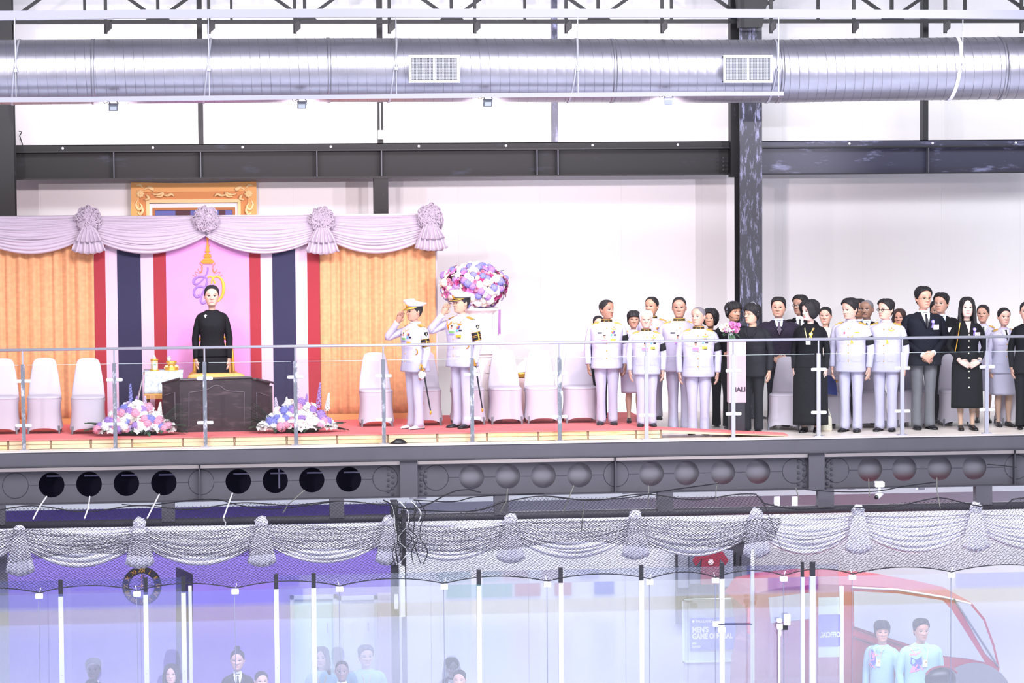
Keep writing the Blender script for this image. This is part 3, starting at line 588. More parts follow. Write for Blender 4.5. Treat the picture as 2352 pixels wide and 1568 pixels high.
m.grid(lambda u, v: (a[0]+(a[1]-a[0])*u*(1+.2*math.sin(v*9)), YC-.02-.03*math.sin(u*9), ZTOP-.02-.48*v), 8, 12); m.build('end_swag_tail', SATIN, smooth=True, label='narrow white satin tail hanging at the drapery end', cat='swag', loc=(a[0], YC, ZTOP-.3), solid=.003)
m = M(); m.box((a[0]-.01, YC+.02, 0), (a[0]+.03, YC+.3, ZTOP-.1)); m.build('backdrop_return', mat('white_rail2', '#d9cdd6', .7), label='plain pale return panel at the right end of the backdrop', cat='panel', loc=(a[0], YC, 0))
# gilt picture frame ---------------------------------------------------
YF = 3.93
pf = thing('gilt_picture_frame', 'large ornate gilt picture frame on the wall behind the swags', 'picture frame', P(446, 560, YF))
gm = [mat('gilt_a', '#ecab5e', .45), mat('gilt_b', '#d88c46', .45), mat('gilt_light', '#fcd69a', .45), mat('gilt_dark', '#b06a32', .5)]
def fr(px0, py0, px1, py1): a = P(px0, py0, YF); b = P(px1, py1, YF); return a[0], a[2], b[0], b[2]
def ring(name, o, i, y0, y1, mt, arch=0):
    m = M(); x0, zt_, x1, zb_ = o; u0, wt, u1, wb = i
    n = 16; outT = [(x0+(x1-x0)*k/n, zt_-arch*math.sin(math.pi*k/n)) for k in range(n+1)]; inT = [(u0+(u1-u0)*k/n, wt) for k in range(n+1)]
    for k in range(n): m.prism([outT[k], inT[k], inT[k+1], outT[k+1]][::-1], y0, y1)
    m.prism([(x0, zb_), (u0, wb), (u0, wt), (x0, zt_)], y0, y1); m.prism([(x1, zb_), (x1, zt_), (u1, wt), (u1, wb)], y0, y1); m.prism([(x0, zb_), (x1, zb_), (u1, wb), (u0, wb)], y0, y1); return m.build(name, mt, pf)
BOT = 760
ring('outer_moulding', fr(300, 418, 593, BOT), fr(320, 441, 573, BOT-23), YF-.05, YF, gm[0], .02)
ring('cove_moulding', fr(320, 441, 573, BOT-23), fr(336, 458, 556, BOT-40), YF-.025, YF, gm[1])
ring('bead_moulding', fr(336, 458, 556, BOT-40), fr(343, 466, 549, BOT-48), YF-.045, YF, gm[2])
ring('white_slip', fr(343, 468, 549, BOT-48), fr(352, 477, 541, BOT-60), YF-.02, YF, mat('slip_white', '#f4e8ea', .6))
ring('inner_gilt', fr(350, 477, 543, BOT-58), fr(356, 483, 537, BOT-65), YF-.028, YF, gm[3])
m = M(); q = fr(356, 483, 537, BOT-65); m.box((q[0], YF-.008, q[3]), (q[2], YF, q[1])); m.build('picture_field', mat('picture_blue', '#5a5fa6', .5), pf)
for a, b in ((403, 440), (462, 475), (503, 520)):
    m = M(); q = fr(a, 483, b, BOT-80); m.box((q[0], YF-.014, q[3]), (q[2], YF-.008, q[1])); m.build('picture_drape', mat('picture_maroon', '#4c2233', .6), pf)
for sx in (1, -1):
    cx0 = 322 if sx == 1 else 571
    def fp(dx, dy, dy_=0): return P(cx0+sx*dx, 445+dy, YF-.055)
    m = M()
    for k in range(8):
        a = k*math.pi/4; m.tube([fp(0, 0), fp(math.cos(a)*5, math.sin(a)*5), fp(math.cos(a)*10, math.sin(a)*10)], [.012, .028, .008], 7, flat=.5)
    m.ball(fp(0, 0), (.02, .02, .02), 8, 6)
    for pts in ([(8, -8), (18, -14), (30, -8), (26, -14), (16, -18)], [(28, 0), (40, 2), (52, -2), (48, 6), (36, 6)], [(52, 2), (62, 4), (72, 1), (78, 6)], [(-4, 12), (-10, 24), (-4, 36), (4, 30), (-2, 20)], [(2, 26), (6, 38), (0, 48), (-6, 42)], [(6, -12), (0, -20), (-10, -18)], [(14, 2), (20, 10), (10, 14)]):
        m.tube([fp(*p) for p in smooth_pts([tuple(p) for p in pts], 4)], [.018*math.sin(math.pi*(i+.6)/(4*(len(pts)-1)+1.4))+.004 for i in range(4*(len(pts)-1)+1)], 6, flat=.6)
    m.build('carved_corner', gm[2], pf, smooth=True)
# ================================================================== chairs
def chair_proto():
    r = thing('banquet_chair', 'x', 'chair')
    m = M(); n = 48; rings = []
    def se(a, w, d, ex=3.2): c, s_ = math.cos(a), math.sin(a); return (math.copysign(abs(c)**(2/ex), c)*w, math.copysign(abs(s_)**(2/ex), s_)*d)
    for k in range(12):
        q = k/11; ring = []
        for i in range(n):
            a = 2*math.pi*i/n; w = .215+.018*q-.014*math.sin(math.pi*q); d = .22+.02*q-.014*math.sin(math.pi*q); x, y = se(a, w, d)
            arch = max(0, 1-(min(abs(x)/w, 1)**3 if abs(y) > abs(x)*d/w else min(abs(y)/d, 1)**3))**1.1*.075
            zb = arch; x *= 1; ring.append((x, y, .44*(1-q)+zb*q))
        rings.append(ring)
    m.loft(rings, cap=False)
    top = [[(x*s_, y*s_, z+.44) for x, y, _ in [(*se(2*math.pi*i/n, .215, .22), 0) for i in range(n)]] for s_, z in ((1, 0), (.985, .018), (.93, .032), (.7, .04), (.05, .042))]
    m.loft(top); m.build('seat_cover', CLOTHW, r, smooth=True, local=True)
    m = M(); rings = []
    for z, w, d, y in ((.40, .215, .03, .17), (.5, .205, .038, .19), (.6, .195, .034, .205), (.7, .18, .03, .215), (.8, .163, .027, .225), (.87, .15, .025, .23), (.905, .135, .023, .232), (.925, .11, .019, .233), (.937, .07, .014, .233), (.94, .01, .005, .233)):
        rings.append([(se(2*math.pi*i/32, w, d, 2.6)[0], y+se(2*math.pi*i/32, w, d, 2.6)[1], z) for i in range(32)])
    m.loft(rings); m.build('back_cover', CLOTHW, r, smooth=True, local=True)
    m = M()
    for sx in (-1, 1):
        for sy in (-1, 1): m.cyl((sx*.195, sy*.2, 0), (sx*.19, sy*.19, .1), .014, 8)
    m.build('leg_tips', mat('leg_grey', '#8c8c94', .4, .6), r, local=True)
    return r
chairs = [(-5+8, .95, 'white-covered chair cut by the left frame edge', 0, ZS), (101, .95, 'second white-covered chair from the left frame edge', 0, ZS), (202, .80, 'white-covered chair beside the left floor flowers', 0, ZS),
 (865, 1.15, 'white-covered chair against the gold curtain, left of the first saluting officer', 0, ZS), (977, 1.2, 'white-covered chair half hidden behind the first saluting officer', 0, ZS), (1076, 1.2, 'white-covered chair behind the second saluting officer', 0, ZS),
 (1163, 1.2, 'white-covered chair right of the second saluting officer', 0, ZS), (1246, 1.2, 'white-covered chair in the middle of the empty trio', 0, ZS), (1334, 1.2, 'white-covered chair next to the standing officers group', 0, ZS),
 (1808, 1.0, 'white-covered chair left of the woman in black with yellow ribbon', -20, 0), (1920, 1.1, 'white-covered chair holding the area by the blue folder', -15, 0), (2003, 1.1, 'white-covered chair between the two white uniformed men at right', -10, 0),
 (2096, 1.15, 'white-covered chair behind the tall man in grey trousers', -8, 0), (2200, 1.15, 'white-covered chair behind the woman in the buttoned black dress', -5, 0), (2332, 1.15, 'white-covered chair at the right frame edge', 0, 0)]
cp0 = chair_proto()
for i, (px, Y, lb, rz, zf) in enumerate(chairs):
    o = cp0 if i == 0 else copy_tree(cp0); q = P(px, 960, Y); o.location = (q[0], Y+.1, zf); o.rotation_euler = (0, 0, math.radians(rz)); o['label'] = lb; o['group'] = 'white covered banquet chairs'
# ================================================================== desk, table, throne, pedestal
YK = .75
dk = thing('desk', 'dark carved wooden lectern desk with chamfered corners', 'desk', P(495, 1000, YK)); zk = ZS
def Q(px, py, Y=YK): p = P(px, py, Y); return (p[0], max(p[2], zk))
A = [Q(413, 872), Q(578, 866)]
m = M(); m.prism([(Q(413, 1010)[0], zk), (Q(578, 1010)[0], zk), Q(578, 868), Q(413, 871)], YK, YK+.03); m.build('front_panel', WOODD, dk)
for a, b, lb in ((413, 372, 'l'), (578, 620, 'r')):
    xa, xb = Q(a, 900)[0], Q(b, 900)[0]; za, zb2 = Q(a, 869)[1], Q(b, 883)[1]
    m = M(); m.add([(xa, YK, zk), (xb, YK+.22, zk), (xb, YK+.22, zb2), (xa, YK, za), (xa, YK+.03, zk), (xb, YK+.25, zk), (xb, YK+.25, zb2), (xa, YK+.03, za)], [(0, 1, 2, 3), (7, 6, 5, 4), (3, 2, 6, 7), (0, 4, 5, 1), (1, 5, 6, 2)]); m.build('side_panel', WOODD, dk)
    m = M(); s_ = 1 if b > a else -1
    f = lambda u, z: (xa+(xb-xa)*u, YK+.22*u-.008, z); zt1, zt2 = za-.20, zb2-.13
    m.tube([f(.28, zk+.16), f(.28, zt1+.02), f(.85, zt2-.02)], .006, 6); m.build('side_moulding', mat('worn_moulding', '#736670', .4), dk)
    m = M(); m.tube([(xa, YK-.004, za), (xb, YK+.215, zb2)], .014, 8); m.build('top_trim', WOODD, dk)
m = M(); m.tube([(A[0][0], YK-.006, A[0][1]), (A[1][0], YK-.006, A[1][1])], .016, 8); m.build('top_trim', WOODD, dk)
pts = smooth_pts([(434, 901), (450, 899), (467, 897), (480, 892), (493, 885), (505, 886), (516, 894), (528, 898), (545, 899), (561, 900)], 4); m = M()
ml = [Q(434, 988)]+[Q(a, b) for a, b in pts]+[Q(561, 984)]; m.tube([(x, YK-.006, z) for x, z in ml]+[(ml[0][0], YK-.006, ml[0][1])], .0055, 6); m.build('arched_moulding', MC['worn_moulding'], dk)
m = M(); m.tube([(Q(418, 900)[0], YK-.006, zk+.18), (Q(418, 900)[0], YK-.006, zk+.5)], .004, 5); m.box((Q(413, 1)[0], YK-.012, zk), (Q(578, 1)[0], YK, zk+.07)); m.build('plinth', WOODD, dk)
m = M(); m.add([(Q(413, 1)[0], YK, A[0][1]-.01), (Q(578, 1)[0], YK, A[0][1]-.01), (Q(620, 1)[0], YK+.22, A[0][1]-.09), (Q(620, 1)[0], YK+.4, A[0][1]-.09), (Q(372, 1)[0], YK+.4, A[0][1]-.09), (Q(372, 1)[0], YK+.22, A[0][1]-.09)], [(0, 1, 2, 3, 4, 5)]); m.build('desk_top', WOODD, dk, solid=.02)
m = M(); m.box((Q(376, 1)[0], YK+.23, zk), (Q(616, 1)[0], YK+.38, A[0][1]-.12)); m.build('carcass', WOODD, dk)
m = M(); q = P(497, 864, YK+.35); m.loft([[(q[0]+math.copysign(abs(math.cos(a))**.6, math.cos(a))*w, YK+.22+math.copysign(abs(math.sin(a))**.6, math.sin(a))*d, z) for a in [2*math.pi*k/28 for k in range(28)]] for w, d, z in ((.33, .12, A[0][1]-.02), (.37, .15, A[0][1]+.005), (.355, .14, A[0][1]+.04), (.30, .13, A[0][1]+.058), (.02, .02, A[0][1]+.062))]); m.build('desk_cushion', mat('apricot_velvet', '#ecb368', .7), smooth=True, label='apricot velvet cushion lying on the dark desk', cat='cushion', loc=(q[0], YK+.22, A[0][1]))
YH = 2.0
th = thing('throne_chair', 'gilded armchair standing behind the woman in black', 'chair', (Xp(490, YH, 900), YH, ZS)); X_ = lambda px: Xp(px, YH, 850)
for sx, xa in ((-1, 446), (1, 536)):
    x = X_(xa); m = M(); m.tube([(x, YH+.05, ZS), (x, YH+.03, .7), (x-sx*.01, YH+.05, 1.0), (x-sx*.03, YH+.08, 1.22)], [.022, .026, .024, .018], 8); m.build('back_post', GOLD, th, smooth=True)
    m = M(); m.tube([(x, YH, .78), (x+sx*.02, YH-.2, .80), (x+sx*.035, YH-.36, .79), (x+sx*.04, YH-.42, .76)], [.02, .025, .034, .038], 8); m.ball((x+sx*.04, YH-.43, .76), (.045, .03, .04)); m.build('arm', GOLD, th, smooth=True)
    m = M(); m.tube([(x+sx*.035, YH-.36, .78), (x+sx*.02, YH-.36, .6), (x+sx*.03, YH-.36, ZS)], [.022, .016, .02], 8); m.build('leg', GOLD, th, smooth=True)
m = M(); xa, xb = X_(446), X_(536); m.box((xa, YH-.38, .44), (xb, YH+.04, .52), .02); m.build('seat', mat('throne_red', '#b8474a', .8), th)
m = M(); m.prism([(xa+.02, .55), (xb-.02, .55), (xb-.05, 1.15), ((xa+xb)/2, 1.25), (xa+.05, 1.15)], YH+.03, YH+.07); m.build('back_panel', GOLDM, th)
m = M(); m.tube([(xa+.02, YH+.06, 1.2), ((xa+xb)/2-.1, YH+.06, 1.27), ((xa+xb)/2, YH+.06, 1.33), ((xa+xb)/2+.1, YH+.06, 1.27), (xb-.02, YH+.06, 1.2)], .025, 8); m.build('crest_rail', GOLD, th, smooth=True)
# silver cloth side table
YT2 = 1.3
tb = thing('side_table', 'small gilt side table under a silver brocade cloth left of the desk', 'table', (Xp(372, YT2, 900), YT2, ZS)); xa, xb = Xp(331, YT2, 860), Xp(419, YT2, 860); zt2 = P(375, 854, YT2)[2]
m = M(); m.box((xa, YT2, zt2-.03), (xb, YT2+.45, zt2)); m.build('table_top', GOLDM, tb)
for x in (xa+.04, xb-.04):
    for y in (YT2+.03, YT2+.41): m = M(); m.tube([(x, y, ZS), (x, y, .45), (x, y, zt2-.03)], [.015, .02, .025], 8); m.build('leg', mat('dark_gilt', '#6f4a3a', .5, .3), tb)
m = M()
sil = streakmat('silver_brocade', '#cfd5de', '#a3abba', .5, (22, 22, 22), .5)
m.add([(xa-.01, YT2-.012, zt2+.006), (xb+.01, YT2-.012, zt2+.006), (xb+.01, YT2+.46, zt2+.006), (xa-.01, YT2+.46, zt2+.006)], [(0, 1, 2, 3)])
m.grid(lambda u, v: (xa+.01-.02*v+(xb-xa)*u+.0*v, YT2-.012-.012*math.sin(u*24)*v-.01*v, zt2+.006-.285*v), 40, 8)
m.grid(lambda u, v: (xa-.012-.10*v**1.3*(1 if u < .9 else .9)-.012*math.sin(u*16)*v, YT2-.012+.46*u-.03*v, zt2+.006-.52*v+.1*u*v), 20, 10); cl = m.build('table_cloth', sil, label='silver brocade cloth with gold fringe hanging over the side table', cat='tablecloth', loc=((xa+xb)/2, YT2, zt2), smooth=True, solid=.004)
m = M()
for k in range(56):
    x = xa+(xb-xa)*k/55; m.box((x-.003, YT2-.035, zt2-.345), (x+.003, YT2-.03, zt2-.28))
m.box((xa, YT2-.037, zt2-.295), (xb, YT2-.028, zt2-.278)); m.build('gold_fringe', GOLDM, cl)
def jar(px, label):
    c = P(px, 850, YT2+.15); t = thing('glass_jar', label, 'jar', (c[0], YT2+.12, zt2+.008)); m = M(); m.lathe((0, 0, 0), [(.05, 0), (.055, .01), (.047, .02), (.045, .02), (.045, .135), (.04, .14)], 20); m.build('glass_body', mat('amber_glass', '#c9bd8e', .15, .2), t, True, True)
    m = M(); m.lathe((0, 0, 0), [(.06, -.001), (.062, .012), (.05, .02), (.01, .021)], 20); m.lathe((0, 0, .135), [(.048, 0), (.053, .008), (.045, .02), (.015, .022)], 20); m.build('gold_rims', GOLD, t, True, True)
    m = M(); m.lathe((0, 0, .155), [(.024, 0), (.02, .02), (.006, .045), (.002, .055)], 12); m.build('white_lid', WHT, t, True, True)
    m = M(); m.box((-.02, -.05, .02), (.03, -.044, .10)); lab = m.build('label', mat('label_white', '#e6efe6', .6), t, local=True); m = M(); m.box((-.012, -.052, .075), (.022, -.05, .09)); m.build('label_mark', mat('label_green', '#5d9a5a', .6), lab, local=True)
jar(355, 'gold-rimmed glass jar with pointed white lid on the silver cloth')
c = P(394, 850, YT2+.2); t = thing('gold_offering_bowl', 'stacked gold offering bowls with a glass on the silver cloth', 'bowl', (c[0], YT2+.16, zt2+.008))
m = M(); m.lathe((0, 0, 0), [(.085, 0), (.09, .015), (.075, .02), (.085, .035), (.07, .05), (.05, .06)], 24); m.build('tray_base', GOLD, t, True, True)
for k in range(7):
    a = -math.pi*k/6; m = M(); m.ball((math.cos(a)*.07, math.sin(a)*.05, .035+.018*(k % 2)), (.03, .022, .017), 8, 6); m.build('folded_towel', mat('cream_towel', '#eccf93', .6), t, True, True)
m = M(); m.lathe((0, 0, .055), [(.03, 0), (.045, .01), (.065, .035), (.07, .065), (.066, .066), (.055, .03), (.01, .02)], 24); m.build('upper_bowl', GOLD, t, True, True)
m = M(); m.lathe((-.03, 0, .11), [(.022, 0), (.026, .06), (.024, .06), (.02, .005)], 16); m.tube([(-.055, 0, .175), (-.03, -.02, .185), (.0, 0, .175)], .004, 5); m.build('clear_glass', mat('clear_glass', '#d8dade', .08, .3), t, True, True)
# pedestal behind the second officer
YP = 1.65
pd = thing('flower_pedestal', 'white fluted column pedestal on a carved cabinet base', 'pedestal', (Xp(1112, YP, 900), YP, ZS)); xc = Xp(1108, YP, 900)
PW = mat('ivory_pedestal', '#efe3e4', .5)
zb = P(1100, 806, YP)[2]; zt_ = P(1100, 708, YP)[2]
m = M(); m.box((xc-.26, YP, ZS), (xc+.26, YP+.5, zb-.04), .01); m.build('cabinet', PW, pd)
m = M(); m.box((xc-.3, YP-.03, zb-.04), (xc+.3, YP+.53, zb), .01); m.box((xc-.28, YP-.02, zb-.08), (xc+.28, YP+.5, zb-.06)); m.build('cabinet_top', PW, pd)
for dz in (.12, .34):
    for dx in (-.11, .13):
        m = M(); m.box((xc+dx-.095, YP-.012, zb-dz-.17), (xc+dx+.095, YP, zb-dz), .006); dr = m.build('drawer', PW, pd); m = M(); z = zb-dz-.07; m.tube([(xc+dx-.035, YP-.02, z), (xc+dx, YP-.03, z-.012), (xc+dx+.035, YP-.02, z)], .007, 6); m.box((xc+dx-.006, YP-.03, z-.05), (xc+dx+.006, YP-.02, z+.02)); m.build('gold_handle', GOLD, dr)
m = M(); n = 48; R0 = .20
m.loft([[(xc+math.cos(2*math.pi*k/n)*(r-(.012 if k % 4 < 2 and fl else 0)), YP+.25+math.sin(2*math.pi*k/n)*(r-(.012 if k % 4 < 2 and fl else 0)), z) for k in range(n)] for r, z, fl in ((.25, zb, 0), (.25, zb+.03, 0), (R0, zb+.06, 0), (R0, zb+.08, 1), (R0-.01, zt_-.08, 1), (R0, zt_-.06, 0), (.25, zt_-.03, 0), (.25, zt_, 0))]); m.build('fluted_column', PW, pd, smooth=False)
m = M(); xq_ = Xp(1146, YP, 740)
for k in range(5): m.tube([(xq_+k*.006, YP+.02, zt_-.02), (xq_+k*.007-.01, YP+.0, zt_-.22), (xq_+k*.008-.012, YP, zt_-.34-.02*(k % 2))], .004, 4)
m.build('violet_tassel', mat('tassel_violet', '#9a72a0', .7), pd)
# low side table with gold tray behind the chairs
YL = 2.0
lt2 = thing('low_table', 'low pink-draped table behind the empty chairs', 'table', (Xp(1213, YL, 900), YL, ZS)); a, b = Xp(1188, YL, 900), Xp(1262, YL, 900); z = P(1210, 868, YL)[2]
m = M(); m.box((a, YL, z-.03), (b, YL+.4, z)); m.build('table_top', PW, lt2); m = M(); m.grid(lambda u, v: (a-.01+(b-a+.02)*u, YL-.012-.02*abs(math.sin(u*20))*(.3+v), z+.004-(z-ZS-.02)*v), 50, 6); m.build('pink_skirt', mat('pink_cloth', '#ecd0cf', .8), lt2, smooth=True, solid=.003)
gb = thing('gold_tray', 'gold tray with folded cream paper on the low pink table', 'tray', ((Xp(1198, YL, 850)), YL+.15, z)); m = M(); m.lathe((0, 0, 0), [(.08, .002), (.12, .02), (.14, .07), (.13, .07), (.1, .03), (.01, .02)], 24); m.build('tray_body', GOLD, gb, True, True)
m = M(); m.add([(-.1, -.05, .06), (.13, -.08, .08), (.10, .05, .26), (-.02, .02, .17)], [(0, 1, 2, 3)]); m.build('folded_paper', PW, gb, local=True, solid=.006)
# ================================================================== flowers
FC = {'hb': '#8f8fd8', 'hv': '#b08ad2', 'hp': '#cfa0d8', 'w': '#f6f0ee', 'c': '#f5e6da', 'p': '#eaa6c0', 'o': '#a0306e', 'm': '#cf6fb0', 'l': '#d9c6e6'}
PRT = {}
def flmat(k): return mat('petal_'+k, FC[k] if k in FC else FC['h'+k], .7, 0, 0, 1, .14, 60)
def hydr(k):
    m = M(); r2 = random.Random(5)
    for i in range(58):
        z = 1-1.7*(i+.5)/58; a = i*2.39996; q = math.sqrt(1-z*z); n_ = Vector((math.cos(a)*q, math.sin(a)*q, z)); c = n_*(.92+r2.uniform(-.06, .06)); u = n_.orthogonal().normalized(); w = n_.cross(u)
        th_ = r2.uniform(0, 1.5)
        for j in range(4):
            b = th_+j*math.pi/2; d = u*math.cos(b)+w*math.sin(b); s_ = n_.cross(d); m.add([c, c+d*.12+s_*.085+n_*.05, c+d*.22+n_*.02, c+d*.12-s_*.085+n_*.05], [(0, 1, 2, 3)])
    m.ball((0, 0, 0), .86, 10, 7); return m
def rose(k):
    m = M()
    for lay, (nn, R, H, op) in enumerate(((6, .95, .35, .9), (5, .75, .6, .6), (5, .52, .78, .38), (4, .3, .88, .2))):
        for j in range(nn):
            a0 = j*2*math.pi/nn+lay*.6; m.grid(lambda u, v, a0=a0, R=R, H=H, nn=nn: (math.cos(a0+(u-.5)*7.2/nn)*R*(.35+.65*v**.7), math.sin(a0+(u-.5)*7.2/nn)*R*(.35+.65*v**.7), H*v**.8-.1*math.cos((u-.5)*3)*(v-1)-.35), 4, 3)
    return m
def lily(k):
    m = M()
    for j in range(6):
        a0 = j*math.pi/3; ca, sa = math.cos(a0), math.sin(a0)
        def f(u, v, ca=ca, sa=sa): 
            r_ = v*1.05; wd = .42*math.sin(math.pi*min(v*.9+.08, 1))*(u-.5)*2; z = .45*math.sin(v*2.2)-abs(u-.5)*.3*-1-.25; return (ca*r_-sa*wd, sa*r_+ca*wd, z)
        m.grid(f, 4, 5)
    m.ball((0, 0, .1), (.12, .12, .2), 6, 4); return m
MESH = {}
def flower(kind, k, parent, p, n_, s_):
    key = kind+k
    nm = {'h': 'hydrangea_head', 'r': 'rose', 'l': 'lily'}[kind]
    q = Vector(n_).to_track_quat('Z', 'Y').to_euler(); q.rotate_axis('Z', random.uniform(0, 6))
    if key not in MESH:
        m = {'h': hydr, 'r': rose, 'l': lily}[kind](k); o = m.build(nm, flmat(k), parent, local=True); MESH[key] = o.data
        o.location = p; o.rotation_euler = q; o.scale = (s_, s_, s_); return
    link_mesh(nm, MESH[key], parent, p, q, s_)
LEAF = mat('leaf_green', '#46604a', .6, 0, 0, 1, .2, 20); LEAFD = mat('leaf_dark', '#35453a', .6)
def leafmesh(name, mt, parent, p, d, L, wd, pinn=0):
    d = Vector(d).normalized(); up = Vector((0, 0, 1)); s_ = d.cross(up); s_ = s_.normalized() if s_.length > .1 else Vector((1, 0, 0)); n_ = s_.cross(d); m = M(); p = Vector(p)
    if not pinn: m.grid(lambda u, v: p+d*(v*L)+s_*((u-.5)*2*wd*math.sin(math.pi*min(v*.92+.06, 1)))-n_*(L*.25*v*v)+n_*abs(u-.5)*wd*.5, 4, 6)
    else:
        m.tube([p, p+d*L*.5, p+d*L-n_*L*.1], [.003, .002, .001], 4)
        for k in range(2, 14):
            for sg in (-1, 1):
                b = p+d*(L*k/14); e = b+(d*.7+s_*sg)*wd*(1-.5*abs(k/14-.4))-n_*.01; m.tube([b, e], [.003, .001], 3)
    m.build(name, mt, parent, local=True)
def spike(parent, p, h, k, lean):
    m = M(); m.tube([Vector(p), Vector(p)+Vector((lean*h, 0, h))], [.004, .002], 4); m.build('stem', LEAF, parent, local=True)
    m = M(); r2 = random.Random(int(h*1e4))
    for i in range(46):
        v = (i/46)**.8; c = Vector(p)+Vector((lean*h*v, 0, h*(.25+.75*v))); a = i*2.4; r_ = .036*(1-v*.8); n_ = Vector((math.cos(a), math.sin(a), .2))
        for j in range(4):
            u = n_.orthogonal().normalized(); w = n_.cross(u); d = u*math.cos(j*1.57)+w*math.sin(j*1.57); s2 = .016*(1-.55*v); q = c+n_*r_; m.add([q, q+d*s2+n_.cross(d)*s2*.6, q+d*s2*1.8, q+d*s2-n_.cross(d)*s2*.6], [(0, 1, 2, 3)])
    m.build('flower_spike', flmat(k), parent, local=True)
def floor_arr(pc, label, spikes, seed, flip):
    r2 = random.Random(seed); random.seed(seed)
    c = P(pc, 1003, .45); t = thing('floor_flower_arrangement', label, 'flowers', (c[0], .50, ZS), group=None)
    m = M(); m.lathe((0, 0, 0), [(.2, 0), (.24, .05), (.2, .1), (.05, .11)], 16, 1.3, .6); m.build('foam_base', LEAFD, t, True, True)
    kinds = ['hw', 'lw', 'hv', 'lw', 'rp', 'hb', 'hp', 'lw', 'rc', 'rw', 'lw', 'rl', 'lw']
    for i in range(105):
        a = i*2.39996; q = math.sqrt((i+.5)/105); x = math.cos(a)*q; zq = abs(math.sin(a))*q
        w = .50; px = x*w; hh = .06+.34*(1-abs(x)**1.6)*zq+.02; py = -.22*(1-zq*.9)*(1-.4*abs(x))
        k = kinds[r2.randrange(len(kinds))]; s_ = {'h': .062, 'r': .042, 'l': .062}[k[0]]*r2.uniform(.85, 1.15)
        kk = k[1] if k[0] != 'h' or k[1] != 'w' else 'w'
        flower(k[0], kk, t, (px, py, hh), (x*.5, -.8, .25+zq*.7), s_)
    for i in range(16):
        sx = -1 if i % 2 else 1; leafmesh('leaf', LEAF if i % 3 else LEAFD, t, (sx*.3, -.08+.01*i, .05+.01*(i % 4)), (sx*1, -.15*(i % 3), .15+.12*(i % 4)), r2.uniform(.2, .36), .045)
    for i in range(18): leafmesh('leaf', LEAF if i % 2 else LEAFD, t, (-.42+.05*i, -.12, .07), (r2.uniform(-.6, .6), -1, r2.uniform(-.25, .5)), r2.uniform(.12, .2), .03)
    for i in range(12):
        leafmesh('fern_frond', LEAFD, t, (flip*.32, -.04*(i % 4), .06+.012*i), (flip*1, -.2, -.1+.1*i), r2.uniform(.26, .38), .06, 1)
    for sx, h, k in spikes: spike(t, (sx, .05, .18), h, k, sx*.25)
floor_arr(311, 'white and violet floor flowers left of the desk, before the stripes', [(-.05, .46, 'hb'), (-.22, .28, 'l'), (.12, .30, 'l'), (.30, .22, 'w'), (.02, .30, 'hv')], 4, 1)
floor_arr(683, 'white, pink and blue floor flowers right of the desk', [(.02, .40, 'l'), (-.25, .26, 'l'), (.27, .44, 'hv'), (.12, .30, 'hv'), (-.12, .26, 'w'), (.38, .30, 'w')], 9, -1)
c = P(1091, 658, YP+.05); t = thing('flower_ball', 'big round bouquet of pink, violet and white flowers on the pedestal', 'flowers', (c[0], YP+.22, c[2])); random.seed(21)
m = M(); m.ball((0, 0, 0), (.39, .27, .25), 18, 12); m.build('foam_core', mat('dusty_mauve_foam', '#7b5f78', .9), t, True, True)
kk = ['hb', 'rc', 'lw', 'rp', 'lo', 'hw', 'lw', 'rc', 'hv', 'rw', 'lm', 'hc', 'rc', 'hb', 'rp', 'hw', 'lo']
for i in range(330):
    z = 1-2*(i+.5)/330; a = i*2.39996; q = math.sqrt(1-z*z); n_ = Vector((math.cos(a)*q, math.sin(a)*q, z))
    if n_[1] > .45: continue
    k = kk[random.randrange(len(kk))]; r_ = random.uniform(.95, 1.08); flower(k[0], k[1], t, (n_[0]*.42*r_, n_[1]*.3*r_, n_[2]*.27*r_), n_, {'h': .055, 'r': .04, 'l': .048}[k[0]]*random.uniform(.85, 1.15))
for i in range(14): leafmesh('leaf', mat('burgundy_leaf', '#5a2b45', .6) if i % 2 else LEAFD, t, (random.uniform(-.4, .4), -.15, random.uniform(-.2, .2)), (random.uniform(-1, 1), -.4, random.uniform(-1, 1)), .14, .03)
# small things on the floor
m = M(); c = P(915, 1016, .03); r2 = random.Random(2)
m.loft([[(c[0]+math.cos(a)*r*(1+.25*math.sin(3*a+z*40)), .03+math.sin(a)*r*.5, z) for a in [2*math.pi*k/18 for k in range(18)]] for r, z in ((.1, .003), (.085, .02), (.06, .045), (.03, .06), (.005, .068))]); m.build('crumpled_black_cloth', BLACKM, smooth=True, label='small crumpled black cloth on the stage edge by a railing post', cat='cloth', loc=c)
# acrylic stand with bouquet, handbag
c = P(1697, 985, .4); sd = thing('acrylic_stand', 'pink-tinted acrylic plinth behind the railing, under the bouquet', 'stand', (c[0], .40, 0)); z1 = P(1697, 783, .4)[2]
m = M(); m.box((c[0]-.13, .38, .42), (c[0]+.09, .52, z1)); m.build('body', mat('pink_acrylic', '#d9b3c0', .3), sd); m = M(); m.box((c[0]-.12, .39, 0), (c[0]+.08, .50, .42)); m.build('dark_base', mat('stand_dark', '#2a262f', .4), sd)
m = M(); m.box((c[0]-.15, .37, z1), (c[0]+.11, .54, z1+.012)); m.build('shelf', mat('pink_acrylic', '#d9b3c0', .3), sd)
text_mesh('lettering', 'MALI', .085, mat('stand_letters', '#3d3040', .5), sd, (c[0]-.10, .377, .56), bold=.003)
t = thing('bouquet', 'small mixed bouquet of pink orchids and greenery in a clear vase', 'flowers', (c[0]-.09, .46, z1+.012)); m = M(); m.lathe((0, 0, 0), [(.03, 0), (.04, .03), (.035, .1), (.033, .1), (.03, .03), (.01, .01)], 16); m.build('vase', mat('clear_glass', '#d8dade', .08, .3), t, True, True); random.seed(8)
